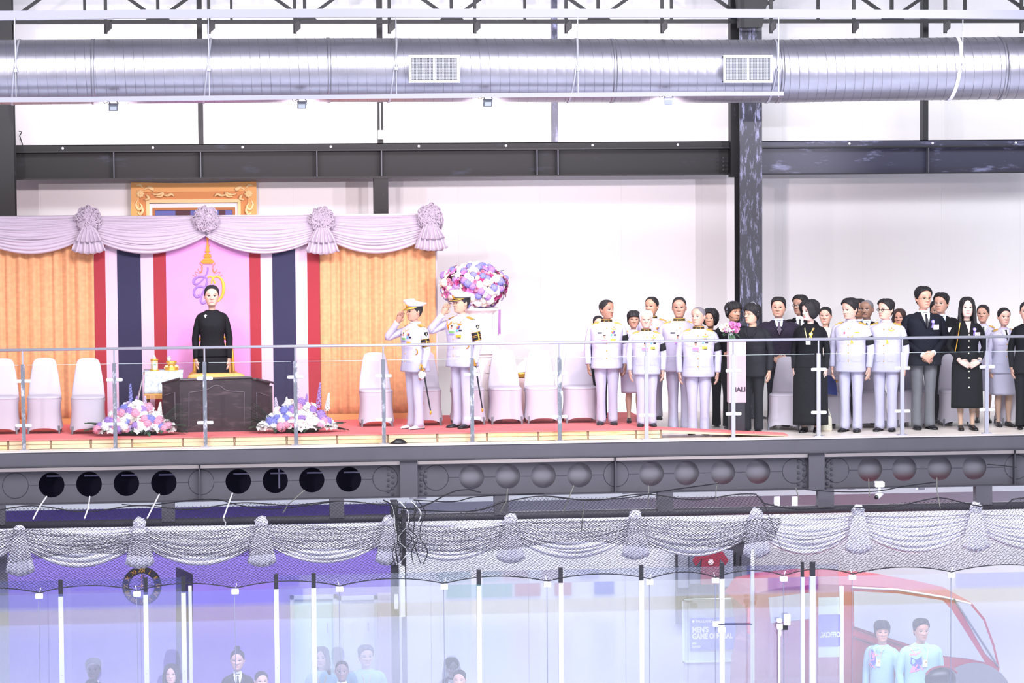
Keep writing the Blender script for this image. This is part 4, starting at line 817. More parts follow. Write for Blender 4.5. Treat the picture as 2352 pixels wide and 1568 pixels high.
for i in range(22):
    a = random.uniform(0, 6.28); q = math.sqrt(random.uniform(.05, 1)); k = random.choice(['lm', 'rp', 'lo', 'rc', 'lm', 'lw']); flower(k[0], k[1], t, (math.cos(a)*q*.13, -abs(math.sin(a))*.05, .16+math.sin(a)*q*.05), (math.cos(a)*.5, -1, .4), .036)
for i in range(12): leafmesh('leaf', LEAF, t, (0, 0, .10), (random.uniform(-1, 1), -.5, random.uniform(-.6, .3)), .14, .022)
c = P(1893, 975, .85); t = thing('handbag', 'small cream quilted handbag on the floor beside a railing post', 'bag', (c[0], .75, 0)); m = M(); m.lathe((0, 0, 0), [(.075, .0), (.085, .02), (.08, .15), (.06, .2), (.055, .2)], 20, 1, .6); m.build('body', mat('cream_leather', '#e5dcc8', .6, 0, .01, 40), t, True, True); m = M(); m.tube([(-.06, 0, .19), (-.08, 0, .28), (-.05, 0, .36), (.02, 0, .32), (.06, 0, .2)], .006, 6); m.build('strap', MC['cream_leather'], t, local=True)
m = M(); c = P(1908, 884, .95); m.obox(c, Vector((.075, 0, -.012)), Vector((0, .006, 0)), Vector((-.012, 0, .125))); fo = m.build('blue_folder', mat('folder_blue', '#2c3d94', .5), label='dark blue document folder leaning between chair and uniformed man', cat='folder', loc=c)
m = M(); m.ball(P(1922, 875, .93), (.018, .006, .018), 8, 6); m.build('gold_crest', GOLD, fo)
# ================================================================== LOWER HALL
ZI = -4.3
YV = -.30
vx = [-250, 45, 320, 600, 893, 1172, 1458, 1735, 1970, 2240, 2520]
vy = {45: 1213, 320: 1196, 600: 1193, 893: 1190, 1172: 1186, 1458: 1178, 1735: 1175, 1970: 1166, 2240: 1161}
LSAT = mat('grey_white_satin', '#dcdae8', .6, 0, .002, 30)
names_l = ['lower swag cut by the left frame edge', 'lower swag above the roman clock, left part', 'lower swag between the second and third knots', 'lower swag ending at the dark cable column', 'lower swag right of the dark cable column', 'lower swag in the middle under the fifth knot', 'lower swag over the hanging red jersey', 'lower swag right of the torn net bunch', 'lower swag between the last two knots', 'lower swag cut by the right frame edge']
for i, (a, b) in enumerate(zip(vx, vx[1:])):
    xa, xb = Xp(a, YV, 1200), Xp(b, YV, 1200); zt = P((a+b)/2, 1214-(a+b)/2*.0165 if (a+b)/2 < 1000 else 1197-((a+b)/2-1000)*.0165, YV)[2]
    swag('lower_swag', names_l[i], 'lower draped swags', xa, xb, zt, .50, .20, YV, 8, .04, 20+i, LSAT)
nk = ['leftmost', 'second from the left, above the clock', 'third from the left', 'fourth, beside the dark column', 'fifth, in the middle', 'sixth, left of the jersey', 'seventh, tangled in the torn net', 'eighth, below the camera', 'ninth, at the far right']
for i, px in enumerate(vx[1:-1]):
    c = P(px, vy[px]+6, YV-.09); rosette('white knotted bow with pleated tail, '+nk[i], 'lower knotted bows', c, .085, YV-.12, .50, LSAT, 40+i, 1, 40, 'knotted_bow', tw_=2.1)
# dark column in the lower hall
cl_ = thing('lower_support_column', 'dark column wrapped in cables in front of the purple wall end', 'column', (Xp(916, -.1, 1300), -.1, ZI)); a, b = Xp(900, -.45, 1300), Xp(916, -.45, 1300)
m = M(); m.box((a, -.45, ZI), (b, -.2, zg0-.03)); m.box((b+.035, -.5, ZI), (b+.09, -.4, zg0-.14)); m.build('steel_core', GIR2, cl_)
m = M(); a2 = Xp(906, -.55, 1400); m.box((a2, -.56, -2.0), (a2+.05, -.5, Zp(1365, -.55, 910))); m.box((a2+.07, -.6, Zp(1415, -.55, 910)), (a2+.13, -.52, Zp(1300, -.55, 910))); m.build('white_conduit', WHT, cl_)
r2 = random.Random(5)
for k in range(9):
    x = a+.05*k-.05; m = M(); pts = [(x+r2.uniform(-.02, .06), -.5, zg0-.02)]
    for j in range(5): pts.append((x+r2.uniform(-.05, .12), -.55, zg0-.16-.16*j))
    m.tube([p for p in smooth_pts(pts, 5)], .006, 5); m.build('cable', BLACKM if k % 3 else WHT, cl_)
m = M(); m.tube([P(880+k*28, 1148+22*math.sin(k*.7)-k*.4, -.6) for k in range(9)], .009, 6); m.build('drooping_cable', BLACKM, label='black cable drooping under the girder right of the cable column', cat='cable', loc=P(960, 1160, -.6))
m = M(); m.box(P(12, 1150, .0)*Vector((1, 0, 0))+Vector((-.4, .0, ZI)), P(12, 1150, .0)*Vector((1, 0, 0))+Vector((0, .3, zp0))); m.build('edge_column', mat('grey_column', '#83818d', .7), label='grey column at the left frame edge below the girder', cat='column', loc=P(5, 1400, .1))
# wall clock with reversed numerals
ck = thing('wall_clock', 'round black skeleton clock with reversed gold roman numerals on the purple wall', 'clock', P(326, 1345, .9)); C0 = P(326, 1345, .9); RC = .25
m = M(); m.loft([[(C0[0]+math.cos(a)*r, .9+y, C0[2]+math.sin(a)*r) for a in [2*math.pi*k/40 for k in range(40)]] for r, y in ((RC, 0), (RC, -.02), (RC-.09, -.02), (RC-.09, 0), (RC, 0))], cap=False); m.build('chapter_ring', mat('clock_black', '#2c2a38', .5), ck)
for i, tx in enumerate(['XII', 'I', 'II', 'III', 'IV', 'V', 'VI', 'VII', 'VIII', 'IX', 'X', 'XI']):
    a = math.pi/2-i*math.pi/6; o = text_mesh('numeral', tx, .07, GOLD, ck, (C0[0]+math.cos(a)*(RC-.045)*1, .872, C0[2]+math.sin(a)*(RC-.045)), align='CENTER', bold=.002)
    for v in o.data.vertices: v.co.z -= .025
    o.rotation_euler = (0, -(a-math.pi/2), 0)
m = M(); m.obox(C0+Vector((.0, -.03, .06)), Vector((.004, 0, 0)), Vector((0, .004, 0)), Vector((0, 0, .09))); m.obox(C0+Vector((-.04, -.03, .0)), Vector((.05, 0, 0)), Vector((0, .004, 0)), Vector((0, 0, .005))); m.ball(C0+Vector((0, -.02, 0)), .018); m.build('hands', GOLD, ck)
m = M()
for k in range(4): a = k*math.pi/2; m.tube([C0, C0+Vector((math.cos(a)*(RC-.05), 0, math.sin(a)*(RC-.05)))], .006, 5)
m.tube([C0, C0+Vector((0, 1.0, 0))], .01, 6); m.build('spokes', MC['clock_black'], ck)
# doors in the lower wall
def door(px0, px1, py, label, n, glass=False):
    a, b = Xp(px0, 1.88, 1450), Xp(px1, 1.88, 1450); z = P((px0+px1)/2, py, 1.88)[2]; t = thing('door_%d' % n, None, None, ((a+b)/2, 1.88, ZI)); t['kind'] = 'structure'; fm = mat('door_frame', '#b9bdc6', .5)
    m = M(); m.box((a, 1.84, ZI), (a+.05, 1.9, z)); m.box((b-.05, 1.84, ZI), (b, 1.9, z)); m.box((a, 1.84, z-.05), (b, 1.9, z)); m.build('frame', fm, t)
    m = M(); m.box((a+.05, 1.87, ZI), (b-.05, 1.89, z-.05)); lf = m.build('leaf', mat('door_leaf%d' % n, label, .4), t); m = M(); zh = -2.6; m.tube([(b-.13, 1.86, zh-.06), (b-.13, 1.82, zh-.06), (b-.13, 1.82, zh+.06), (b-.13, 1.86, zh+.06)], .009, 6); m.build('handle', CHROME, lf)
door(667, 775, 1366, '#b9d4d6', 1); door(775, 868, 1368, '#c6cbe0', 2)
for i, (px, py) in enumerate(((882, 1381), (883, 1461))): 
    m = M(); c = P(px, py, 1.88); m.box((c[0]-.03, 1.87, c[2]-.035), (c[0]+.03, 1.9, c[2]+.035), .006); sw = m.build('wall_switch', WHT, label=['upper', 'lower'][i]+' white wall switch beside the glass doors', cat='switch', loc=c); m = M(); m.box((c[0]-.012, 1.862, c[2]-.018), (c[0]+.012, 1.87, c[2]+.018)); m.build('rocker', TRAY, sw)
m = M(); a = Xp(870, 1.6, 1450); m.box((a, 1.7, ZI), (Xp(905, 1.6, 1450), 1.9, P(880, 1366, 1.7)[2])); m.build('trim_1', mat('taupe_pier', '#9c8f9c', .7), kind='structure')
# flag-like dark banner stuck out, tv
m = M(); q = [P(404, 1302, .3), P(440, 1318, .0), P(440, 1560, .0), P(404, 1560, .3)]; m.add([tuple(v) for v in q], [(0, 1, 2, 3)]); m.build('dark_door_leaf', mat('smoky_panel', '#4a4664', .3), label='open smoky glass door leaf standing edge-on near the clock', cat='door', loc=q[0], solid=.02)
# signs and the recess with jersey
a, b = Xp(1552, 1.85, 1290), Xp(1727, 1.85, 1290); z0_, z1_ = P(1640, 1345, 1.85)[2], P(1640, 1245, 1.85)[2]
lk = thing('locker_rack', 'dark open locker rack high on the lower grey wall', 'rack', ((a+b)/2, 1.8, z0_)); m = M(); m.box((a, 1.82, z0_-.5), (b, 1.89, z1_)); m.build('back_board', mat('rack_dark', '#3c3a46', .7), lk)
for i, (c0, c1) in enumerate(((1558, 1581), (1583, 1609), (1655, 1684), (1690, 1698), (1703, 1722))):
    m = M(); x0, x1 = Xp(c0, 1.75, 1290), Xp(c1, 1.75, 1290); m.box((x0, 1.74, z0_+.05*(i % 2)), (x1, 1.8, z1_-.04-.03*i)); m.build('hanging_garment', mat(['g1', 'g2', 'g3', 'g4', 'g5'][i], ['#8d90a0', '#787c90', '#9aa0b4', '#2c2c38', '#56586a'][i], .8), lk)
c = P(1632, 1290, 1.6); jr = thing('red_jersey', 'dark red sports jersey hanging in the locker rack', 'jersey', c)
m = M(); m.prism([(c[0]-.13, c[2]-.30), (c[0]+.13, c[2]-.30), (c[0]+.12, c[2]+.05), (c[0]+.2, c[2]-.05), (c[0]+.24, c[2]+.02), (c[0]+.12, c[2]+.2), (c[0]+.04, c[2]+.22), (c[0], c[2]+.18), (c[0]-.04, c[2]+.22), (c[0]-.12, c[2]+.2), (c[0]-.24, c[2]+.02), (c[0]-.2, c[2]-.05), (c[0]-.12, c[2]+.05)], 1.58, 1.64); m.build('jersey_body', mat('maroon_jersey', '#8d2840', .8, 0, .01, 8), jr)
m = M(); m.ball((c[0]+.0, 1.575, c[2]+.0), (.04, .006, .04), 8, 6); m.build('chest_badge', mat('badge_pale', '#d9c6c8', .6), jr)
# poster window
wn = tag(bpy.data.objects.new('window_1', None), kind='structure'); COL.objects.link(wn); wn.location = P(1637, 1450, .6); ORG['window_1'] = Vector(wn.location)
a, b = P(1568, 1376, .6), P(1706, 1518, .6)
m = M(); e = .022
for q in ((a[0], a[0]+e, b[2], a[2]), (b[0]-e*1.6, b[0], b[2], a[2]), (a[0], b[0], a[2]-e, a[2]), (a[0], b[0], b[2], b[2]+e)): m.box((q[0], .58, q[2]), (q[1], .63, q[3]))
m.build('frame', mat('pale_green_frame', '#d6ece8', .5), wn); m = M(); m.box((a[0]+e, .60, b[2]+e), (b[0]-e, .61, a[2]-e)); m.build('pane', mat('pane_green', '#bcd0cc', .3), wn)
m = M(); m.box((a[0]+e, .62, b[2]+e-2.2), (b[0], .64, b[2])); m.build('panel_below', mat('grey_lower_panel', '#b9b9c4', .6), wn)
ps = thing('wall_poster', 'blue poster reading MEN\'S GAME OFFICIAL on the window', 'poster', P(1637, 1453, .57)); a, b = P(1585, 1419, .57), P(1691, 1490, .57)
m = M(); m.box((a[0], .565, b[2]), (b[0], .575, a[2])); m.build('sheet', mat('poster_blue', '#4f5ccf', .5), ps)
pw_ = mat('poster_white', '#eef0ff', .5)
for tx, sz, px, py, bd_ in (("MEN'S", .098, 1590, 1452, .004), ('GAME OFFICIAL', .098, 1590, 1467, .004), ('THAILAND', .045, 1598, 1430, .001), ('SEA', .035, 1590, 1480, .001), ('GAMES', .035, 1590, 1487, .001)):
    c = P(px, py, .563); o = text_mesh('lettering', tx, sz, pw_, ps, c, bold=bd_); 
    w_ = max(v.co.x for v in o.data.vertices); tw = {'GAME OFFICIAL': 95/172*.97, "MEN'S": 38/172*.97}.get(tx)
    if tw:
        for v in o.data.vertices: v.co.x *= tw/w_
m = M(); m.ball(P(1592, 1427, .562), (.018, .004, .018), 8, 6); m.build('emblem', pw_, ps)
ps = thing('hanging_sign', 'blue-violet sign with mirrored OFFICIAL lettering on the red vehicle side', 'sign', P(1905, 1445, -1.0)); a, b = P(1880, 1412, -1.0), P(1930, 1483, -1.0)
m = M(); m.box((a[0], -1.0, b[2]), (b[0], -.99, a[2])); m.build('sheet', mat('sign_violet', '#5a55b8', .5), ps)
c = P(1930, 1462, -1.005); o = text_mesh('lettering', 'OFFICIAL', .09, pw_, ps, c, mirror=True, bold=.003)
w_ = min(v.co.x for v in o.data.vertices)
for v in o.data.vertices: v.co.x *= .255/abs(w_)
for pa, pb, lb in ((1372, 1410, 'pale green notice above the mirrored sign'), (1485, 1508, 'pale green notice below the mirrored sign')):
    m = M(); q = P(1880, pa, -.99); e_ = P(1928, pb, -.99); m.box((q[0], -.99, e_[2]), (e_[0], -.98, q[2])); m.build('paper_notice', mat('notice_green', '#cfe0da', .5), label=lb, cat='notice', loc=q)
# red vehicle behind the two staff
YR = -.35
vh = thing('red_vehicle', 'glossy red vehicle with grey windows parked behind the two young staff', 'vehicle', (Xp(2000, YR, 1500), YR+.6, ZI)); rp_ = mat('red_car_paint', '#a3202e', .25, .1)
def vp(px, py): p = P(px, py, YR); return (p[0], p[2])
out = [vp(*q) for q in ((1708, 1640), (1712, 1540), (1722, 1470), (1712, 1395), (1735, 1362), (1790, 1350), (1880, 1341), (1960, 1343), (2060, 1350), (2170, 1370), (2232, 1384), (2262, 1420), (2284, 1480), (2296, 1532), (2290, 1570), (2300, 1650))]
zb_ = ZI+.25
m = M(); m.prism([(out[0][0], zb_)]+out+[(out[-1][0], zb_)], YR, YR+1.4); m.build('body', rp_, vh)
gw = mat('vehicle_window', '#aeb0bd', .15)
for poly in (((1960, 1357), (2060, 1362), (2165, 1378), (2186, 1400), (2262, 1520), (2225, 1512), (2170, 1506), (2090, 1480), (1962, 1438)), ((2192, 1376), (2228, 1388), (2258, 1424), (2280, 1485), (2290, 1528), (2262, 1500)), ((1765, 1372), (1862, 1360), (1862, 1420), (1770, 1430))):
    m = M(); m.prism([vp(*p) for p in poly], YR-.012, YR); m.build('window', gw, vh)
m = M(); pts = [vp(*p) for p in ((1955, 1348), (2060, 1353), (2170, 1371), (2230, 1386))]; m.tube([(x, YR-.01, z) for x, z in pts], .012, 6); m.build('roof_trim', WHT, vh)
m = M(); m.tube([(*[vp(2190, 1374)[0], YR-.02], vp(2190, 1374)[1]), (vp(2292, 1530)[0], YR-.02, vp(2292, 1530)[1])], .012, 6); m.build('pillar', mat('pillar_grey', '#6b6d78', .4), vh)
m = M()
for pa in (((1960, 1440), (2085, 1486)), ((1960, 1462), (2090, 1505))):
    m.tube([(vp(*pa[0])[0], YR-.015, vp(*pa[0])[1]), (vp(*pa[1])[0], YR-.015, vp(*pa[1])[1])], .012, 6)
m.build('side_trim', mat('trim_dark_red', '#6d2430', .4), vh)
m = M(); q = vp(2235, 1640); m.loft([[(q[0]+math.cos(a)*r, YR-.015+y, q[1]+.15+math.sin(a)*r) for a in [2*math.pi*k/32 for k in range(32)]] for r, y in ((.52, 0), (.52, -.01), (.01, -.01))]); m.build('wheel_arch', mat('arch_grey', '#7a7b86', .6), vh)
for px in (1790, 2235):
    x = Xp(px, YR, 1600); m = M(); m.loft([[(x+math.cos(a)*r, YR-.03+y, ZI+.36+math.sin(a)*r) for a in [2*math.pi*k/24 for k in range(24)]] for r, y in ((.36, .2), (.36, 0), (.2, -.01), (.01, -.01))]); m.build('wheel', BLACKM, vh)
m = M(); q0, q1 = vp(1716, 1395), vp(1730, 1455); m.box((q0[0], YR-.03, q1[1]), (q1[0], YR+.05, q0[1]), .02); m.build('tail_lamp', mat('tail_lamp_red', '#e0202a', .2), vh)
# bench glass line with white posts (second layer)
YG2 = -1.35
bg = thing('bench_glass_screen', 'second glass screen with white posts behind the rink glass', 'glass screen', (0, YG2, -3.2))
for pxp, pyt, pyw in ((140, 1331, 1369), (335, 1326, 1365), (422, 1324, 1360), (635, 1318, 1352), (721, 1316, 1350), (1100, 1308, 1344), (1288, 1303, 1338), (1473, 1297, 1332), (1658, 1292, 1329), (1843, 1290, 1324), (1866, 1290, 1322)):
    x = Xp(pxp, YG2, 1400); zt = P(pxp, pyt, YG2)[2]; zw = P(pxp, pyw, YG2)[2]; hw = .028 if pxp not in (1843, 1866) else (.02 if pxp == 1843 else .034)
    m = M(); m.box((x-hw, YG2-.03, -3.2), (x+hw, YG2+.03, zw)); po = m.build('post', WHT, bg); m = M(); m.box((x-hw+.003, YG2-.025, zw), (x+hw-.003, YG2+.025, zt)); m.build('black_post_top', mat('post_top_black', '#2b2b33', .5), po)  # upper length of each post is black
    m = M()
    for dz in (.25, .95): m.ball((x, YG2-.03, zw-dz), (.006, .004, .006), 6, 4)
    m.build('screw', CHROME, po)
for pa, pb in ((-120, 420), (642, 1082), (1108, 1282), (1296, 1468), (1480, 1652), (1664, 1840), (1872, 1925)):
    a, b = P(pa, 1335-pa*.021, YG2), P(pb, 1335-pb*.021, YG2); m = M(); m.box((a[0], YG2-.006, -3.2), (b[0], YG2+.006, (a[2]+b[2])/2)); m.build('glass_pane', IGLASS2, bg)
for px, w_ in ((437, .02), (1932, .025), (1728, .02)):
    x = Xp(px, -.9, 1400); m = M(); m.box((x-w_, -.93, -3.2), (x+w_, -.87, P(px, 1345 if px != 1728 else 1262, -.9)[2])); m.build('slim_post', WHT, bg)
m = M(); m.box((XL-4, YG2-.06, ZI), (XR+4, YG2+.06, -3.2)); m.build('bench_board', MC['white_board'], bg)
# front rink glass
YG = -2.3
rg = thing('rink_glass', 'front row of tall frameless rink glass panes held by small white clips', 'glass screen', (0, YG, -3.2))
sm = [-150, 90, 315, 540, 780, 1020, 1257, 1492, 1643, 1800, 1957, 2184, 2420]
ZG = P(1176, 1340, YG)[2]
for a, b in zip(sm, sm[1:]):
    xa, xb = Xp(a, YG, 1450), Xp(b, YG, 1450); m = M(); m.box((xa+.004, YG-.006, -3.2), (xb-.004, YG+.006, ZG)); gp = m.build('glass_pane', IGLASS, rg)
    m = M(); m.box((xb-.004, YG-.005, -3.2), (xb+.004, YG+.005, ZG)); m.build('seam_seal', mat('seam_grey', '#787c92', .5), gp)
for i, s_ in enumerate(sm[1:-1]):
    x = Xp(s_, YG, 1360); m = M(); m.box((x-.042, YG-.03, ZG-.045), (x+.042, YG+.03, ZG+.012), .005); c_ = m.build('white_clip', WHT, rg); m = M(); m.tube([(x, YG-.02, ZG), (x+.02*(-1)**i, YG, ZG+.08)], .004, 4); m.build('zip_tie', WHT, c_)
for px, py in ((1645, 1432), (1657, 1445)):
    c = P(px, py, YG); m = M(); m.box((c[0]-.045, YG-.04, c[2]-.03), (c[0]+.045, YG+.02, c[2]+.03), .006); m.build('white_clip', WHT, rg)
gd = thing('gate_post_latch', 'thin white pole with white latch blocks on the glass gate', 'latch', P(1790, 1440, YG-.05)); c = P(1790, 1500, YG-.05)
m = M(); m.tube([(c[0], YG-.05, -3.2), (c[0], YG-.05, P(1790, 1455, YG)[2])], .012, 8); m.build('pole', WHT, gd)
for px, py, w_, h_ in ((1807, 1422, .036, .064), (1790, 1438, .032, .032), (1789, 1424, .028, .022), (1790, 1452, .014, .036)):
    c = P(px, py, YG-.06); m = M(); m.box((c[0]-w_, YG-.1, c[2]-h_), (c[0]+w_, YG-.05, c[2]+h_), .006); m.build('latch_block', WHT, gd)
m = M(); c = P(1803, 1441, YG-.03); m.box((c[0]-.03, YG-.05, c[2]-.025), (c[0]+.03, YG-.01, c[2]+.025)); m.build('dark_block', BLACKM, gd)
m = M(); c0, c1 = P(1650, 1434, YG-.04), P(1728, 1433, YG-.04); m.tube([c0, c1], .006, 6); m.build('gate_bar', mat('gate_bar', '#2e3050', .3), label='thin dark horizontal latch bar across the glass gate', cat='bar', loc=c0)
# ------------------------------------------------------------------ netting
NT = mat('black_net_twine', '#26252b', .8)
nr = thing('safety_netting', 'black knotted safety netting hung from the girder to the rink glass clips', 'net', (0, -1.2, -.9))
cl_x = [P(s_, 1360, YG)[0] for s_ in sm]
def botz(x):
    i = max(0, min(len(cl_x)-2, int(np.searchsorted(cl_x, x))-1)); u = (x-cl_x[i])/(cl_x[i+1]-cl_x[i]); u = min(max(u, 0), 1)
    return ZG+.02+.075*math.sin(math.pi*u)**.8
def netmesh(name, x0, x1, cw, rows, topf, botf, Yt, Yb, r, seed, sag, kind='stuff', fn=None):
    r2 = random.Random(seed); nc = int((x1-x0)/cw); cols2 = nc*2
    pts = {}
    for j in range(rows+1):
        v = j/rows
        for i in range(cols2+1):
            if (i+j) % 2: continue
            x = x0+(x1-x0)*i/cols2+r2.uniform(-.1, .1)*cw; zt_, zb2 = topf(x), botf(x)
            x += .25*cw*math.sin(x*2.3+v*4)
            z = zt_+(zb2-zt_)*v-sag*math.sin(math.pi*v)+r2.uniform(-.006, .006); y = Yt+(Yb-Yt)*v**.9+.05*math.sin(x*3+v*5)
            pts[(i, j)] = (x, y, z)
    segs = []
    for (i, j), p in pts.items():
        for di in (-1, 1):
            q = pts.get((i+di, j+1))
            if q: segs.append((p, q))
    A = np.array([s_[0] for s_ in segs]); B = np.array([s_[1] for s_ in segs]); d = B-A; d /= np.linalg.norm(d, axis=1)[:, None]
    u = np.cross(d, [0, 1, 0]); u /= np.linalg.norm(u, axis=1)[:, None]; w = np.cross(d, u); V = []
    for end in (A, B):
        for k in range(3): a = 2*math.pi*k/3; V.append(end+u*math.cos(a)*r+w*math.sin(a)*r)
    V = np.stack(V, 1).reshape(-1, 3)-np.array(ORG[nr.name]); n = len(segs); me = bpy.data.meshes.new(name)
    base = np.arange(n)*6; F = np.concatenate([np.stack([base+k, base+(k+1) % 3, base+3+(k+1) % 3, base+3+k], 1) for k in range(3)])
    # knots: small octahedra
    Kc = np.array(list(pts.values()))-np.array(ORG[nr.name]); kr = r*2.5; off = np.array([(kr, 0, 0), (-kr, 0, 0), (0, kr, 0), (0, -kr, 0), (0, 0, kr), (0, 0, -kr)]); KV = (Kc[:, None, :]+off[None]).reshape(-1, 3)
    kb = np.arange(len(Kc))*6+len(V); tri = np.array([(0, 2, 4), (2, 1, 4), (1, 3, 4), (3, 0, 4), (2, 0, 5), (1, 2, 5), (3, 1, 5), (0, 3, 5)]); KF = (kb[:, None, None]+tri[None]).reshape(-1, 3)
    AV = np.concatenate([V, KV]); nl = len(F)*4+len(KF)*3; me.vertices.add(len(AV)); me.vertices.foreach_set('co', AV.ravel()); me.loops.add(nl); me.loops.foreach_set('vertex_index', np.concatenate([F.ravel(), KF.ravel()]))
    me.polygons.add(len(F)+len(KF)); ls = np.concatenate([np.arange(len(F))*4, len(F)*4+np.arange(len(KF))*3]); me.polygons.foreach_set('loop_start', ls); me.update(calc_edges=True); me.materials.append(NT)
    o = bpy.data.objects.new(name, me); COL.objects.link(o); o.parent = nr; o['kind'] = 'stuff'
    return o
def wav(x): return .03*math.sin(x*1.7)+.02*math.sin(x*4.1+1)
xt = Xp(1740, -.3, 1150)
def top1(x):
    z = zg0-.03+wav(x)*.4
    if x > xt: z -= .10+.10*abs(math.sin((x-xt)*1.35))*(1 if x < xt+3.2 else .2)
    elif -1.6 < x < -.2: z -= .14*math.sin(math.pi*(x+1.6)/1.4)
    return z
netmesh('netting', XL+1.5, XR-2.5, (.048), 54, top1, botz, -.45, YG-.02, .0021, 1, .03)
netmesh('gathered_netting', XL+1.5, xt+.15, .045, 24, lambda x: Zp(1200, -.9, 1176)+wav(x), lambda x: Zp(1262, -.9, 1176)+.5*wav(x+1)+.05*math.sin(x*2.1), -.95, -.75, .0028, 2, .0)
m = M(); xs_ = np.linspace(cl_x[0], cl_x[-1], 200); m.tube([(x, YG-.02, botz(x)) for x in xs_], .0065, 5); m.build('border_rope', NT, nr)
m = M(); xs_ = np.linspace(XL+1.5, XR-2.5, 160); m.tube([(x, -.5, top1(x)+.03*math.sin(x*5)) for x in xs_], .008, 5); m.build('head_rope', NT, nr)
WR = streakmat('black_white_rope', '#e8e6ee', '#35343c', .7, (60, 60, 60), .5)
for a, b, c in (((107, 1140), (90, 1165), (76, 1192)), ((206, 1140), (203, 1165), (194, 1190)), ((366, 1135), (352, 1162), (338, 1190)), ((534, 1132), (524, 1160), (513, 1190)), ((513, 1190), (518, 1200), (516, 1215))):
    m = M(); m.tube([P(*a, -.25), P(*b, -.6), P(*c, -.8)], .009, 6); m.build('tie_rope', WR, nr)
for a, b, c in (((1166, 1122), (1163, 1150), (1148, 1178)), ((1318, 1115), (1300, 1160), (1292, 1178)), ((1490, 1115), (1490, 1140), (1488, 1165)), ((1647, 1108), (1644, 1130), (1645, 1150)), ((1828, 1120), (1832, 1135), (1836, 1147)), ((1995, 1100), (1996, 1125), (1998, 1140)), ((2152, 1097), (2152, 1125), (2160, 1168)), ((700, 1125), (660, 1160), (650, 1178)), ((1338, 1153), (1340, 1170), (1335, 1222))):
    m = M(); m.tube([P(*a, -.25), P(*b, -.5), P(*c, -.7)], .007, 6); m.build('tie_rope', mat('grey_rope', '#6b6b66', .8), nr)
for pts in (((280, 1158), (340, 1160), (480, 1146), (560, 1162), (640, 1168), (780, 1150)), ((1250, 1138), (1330, 1147), (1440, 1143), (1520, 1128), (1650, 1110)), ((1850, 1124), (1920, 1129), (2010, 1128), (2080, 1116), (2150, 1107)), ((950, 1148), (1040, 1152), (1100, 1140), (1250, 1133)), ((2268, 1066), (2300, 1069), (2335, 1073))):
    m = M(); m.tube(smooth_pts([tuple(P(a, b, -.35)) for a, b in pts], 5), .007, 5); m.build('slack_cable', BLACKM, nr)
# things under the girder
cc = thing('security_camera', 'white bullet security camera under the right girder', 'camera', P(2012, 1125, -.3)); c = P(2020, 1118, -.3)
m = M(); m.box((c[0]-.06, -.33, c[2]-.0), (c[0]+.06, -.25, c[2]+.07), .01); m.tube([c+Vector((0, 0, 0)), c+Vector((0, 0, -.06))], .02, 8); m.build('mount', WHT, cc)
m = M(); m.tube([c+Vector((.03, .02, -.08)), c+Vector((-.05, -.06, -.12))], .036, 12); m.build('barrel', WHT, cc, smooth=True); m = M(); m.ball(c+Vector((-.055, -.065, -.122)), .03); m.build('lens', BLACKM, cc)
for i, (px, py, lb) in enumerate(((1956, 1118, 'left'), (2117, 1119, 'right'), (1438, 1128, 'middle'))):
    m = M(); c = P(px, py, .2); m.box((c[0]-.055, .2, c[2]-.035), (c[0]+.055, .26, c[2]+.035), .006); j = m.build('junction_box', WHT, label='small white junction box under the girder, '+lb+' one of three', cat='box', loc=c); m = M(); m.box((c[0]-.045, .192, c[2]-.026), (c[0]+.045, .2, c[2]+.026)); m.build('cover', TRAY, j)
for i, px in enumerate((1785, 1826)):
    a, b = P(px-6, 1140, 1.6), P(px+6, 1190, 1.6); m = M(); m.box((a[0], 1.6, b[2]-.4), (b[0], 1.65, a[2])); h = m.build('hanging_paper_strip', WHT, label=('left' if i == 0 else 'right')+' white strip hanging on the wall below the right-middle girder', cat='strip', loc=a)
m = M(); a = P(1930, 1123, .3); m.tube([P(940, 1143, .0), P(980, 1142, .0)], .02, 8); m.build('white_cable_joint', WHT, label='white cable joint under the bracket column beside the cables', cat='cable', loc=P(940, 1143, 0))
# grey lintel band on the lower wall under the girder
m = M(); m.box((XL, 1.6, Zp(1150, 1.6, 1176)), (XR, 1.88, Zp(1105, 1.6, 1176))); m.build('trim_2', mat('pale_lintel', '#85878f', .6), kind='structure')
m = M(); m.box((XL, .62, -.30), (XR, 4.0, -.255)); m.build('ceiling_lower', mat('lower_soffit', '#8d8c98', .7), kind='structure')
area('lower_hall_fill', (0, .75, -.34), (0, 1.0, -3), 19, .3, 520, (.93, .94, 1.0))  # added fill light hidden behind the girder, brightens the lower hall
# ================================================================== PEOPLE
SKIN = vcmat('skin', .5)
HT = [0, .04, .1, .18, .28, .4, .5, .6, .7, .8, .88, .94, .98, 1.0]
HW = [.19, .23, .255, .285, .315, .335, .345, .350, .350, .325, .265, .19, .11, .01]
HF = [.33, .39, .405, .405, .405, .41, .405, .415, .42, .395, .315, .22, .12, .01]
HB = [.10, .12, .16, .22, .30, .38, .43, .46, .465, .43, .34, .23, .13, .01]
def g(x, s): return np.exp(-(x/s)**2)
def sup(c, s, w, df, db, n):
    x = np.sign(c)*abs(c)**(2/n)*w; y = np.sign(s)*abs(s)**(2/n)*np.where(s < 0, df, db); return x, y
NA = 60
_u = np.linspace(0, 1, NA, endpoint=False); PH = 2*np.pi*_u; PH = -np.pi/2+PH-.42*np.sin(PH)   # denser at the face (-y)
CA, SA = np.cos(PH), np.sin(PH)
def head_ring(t, jaw=1.):
    w = np.interp(t, HT, HW)*(jaw if t < .4 else 1+(jaw-1)*max(0, (.7-t)/.3)); return sup(CA, SA, w, np.interp(t, HT, HF), np.interp(t, HT, HB), 2.25)
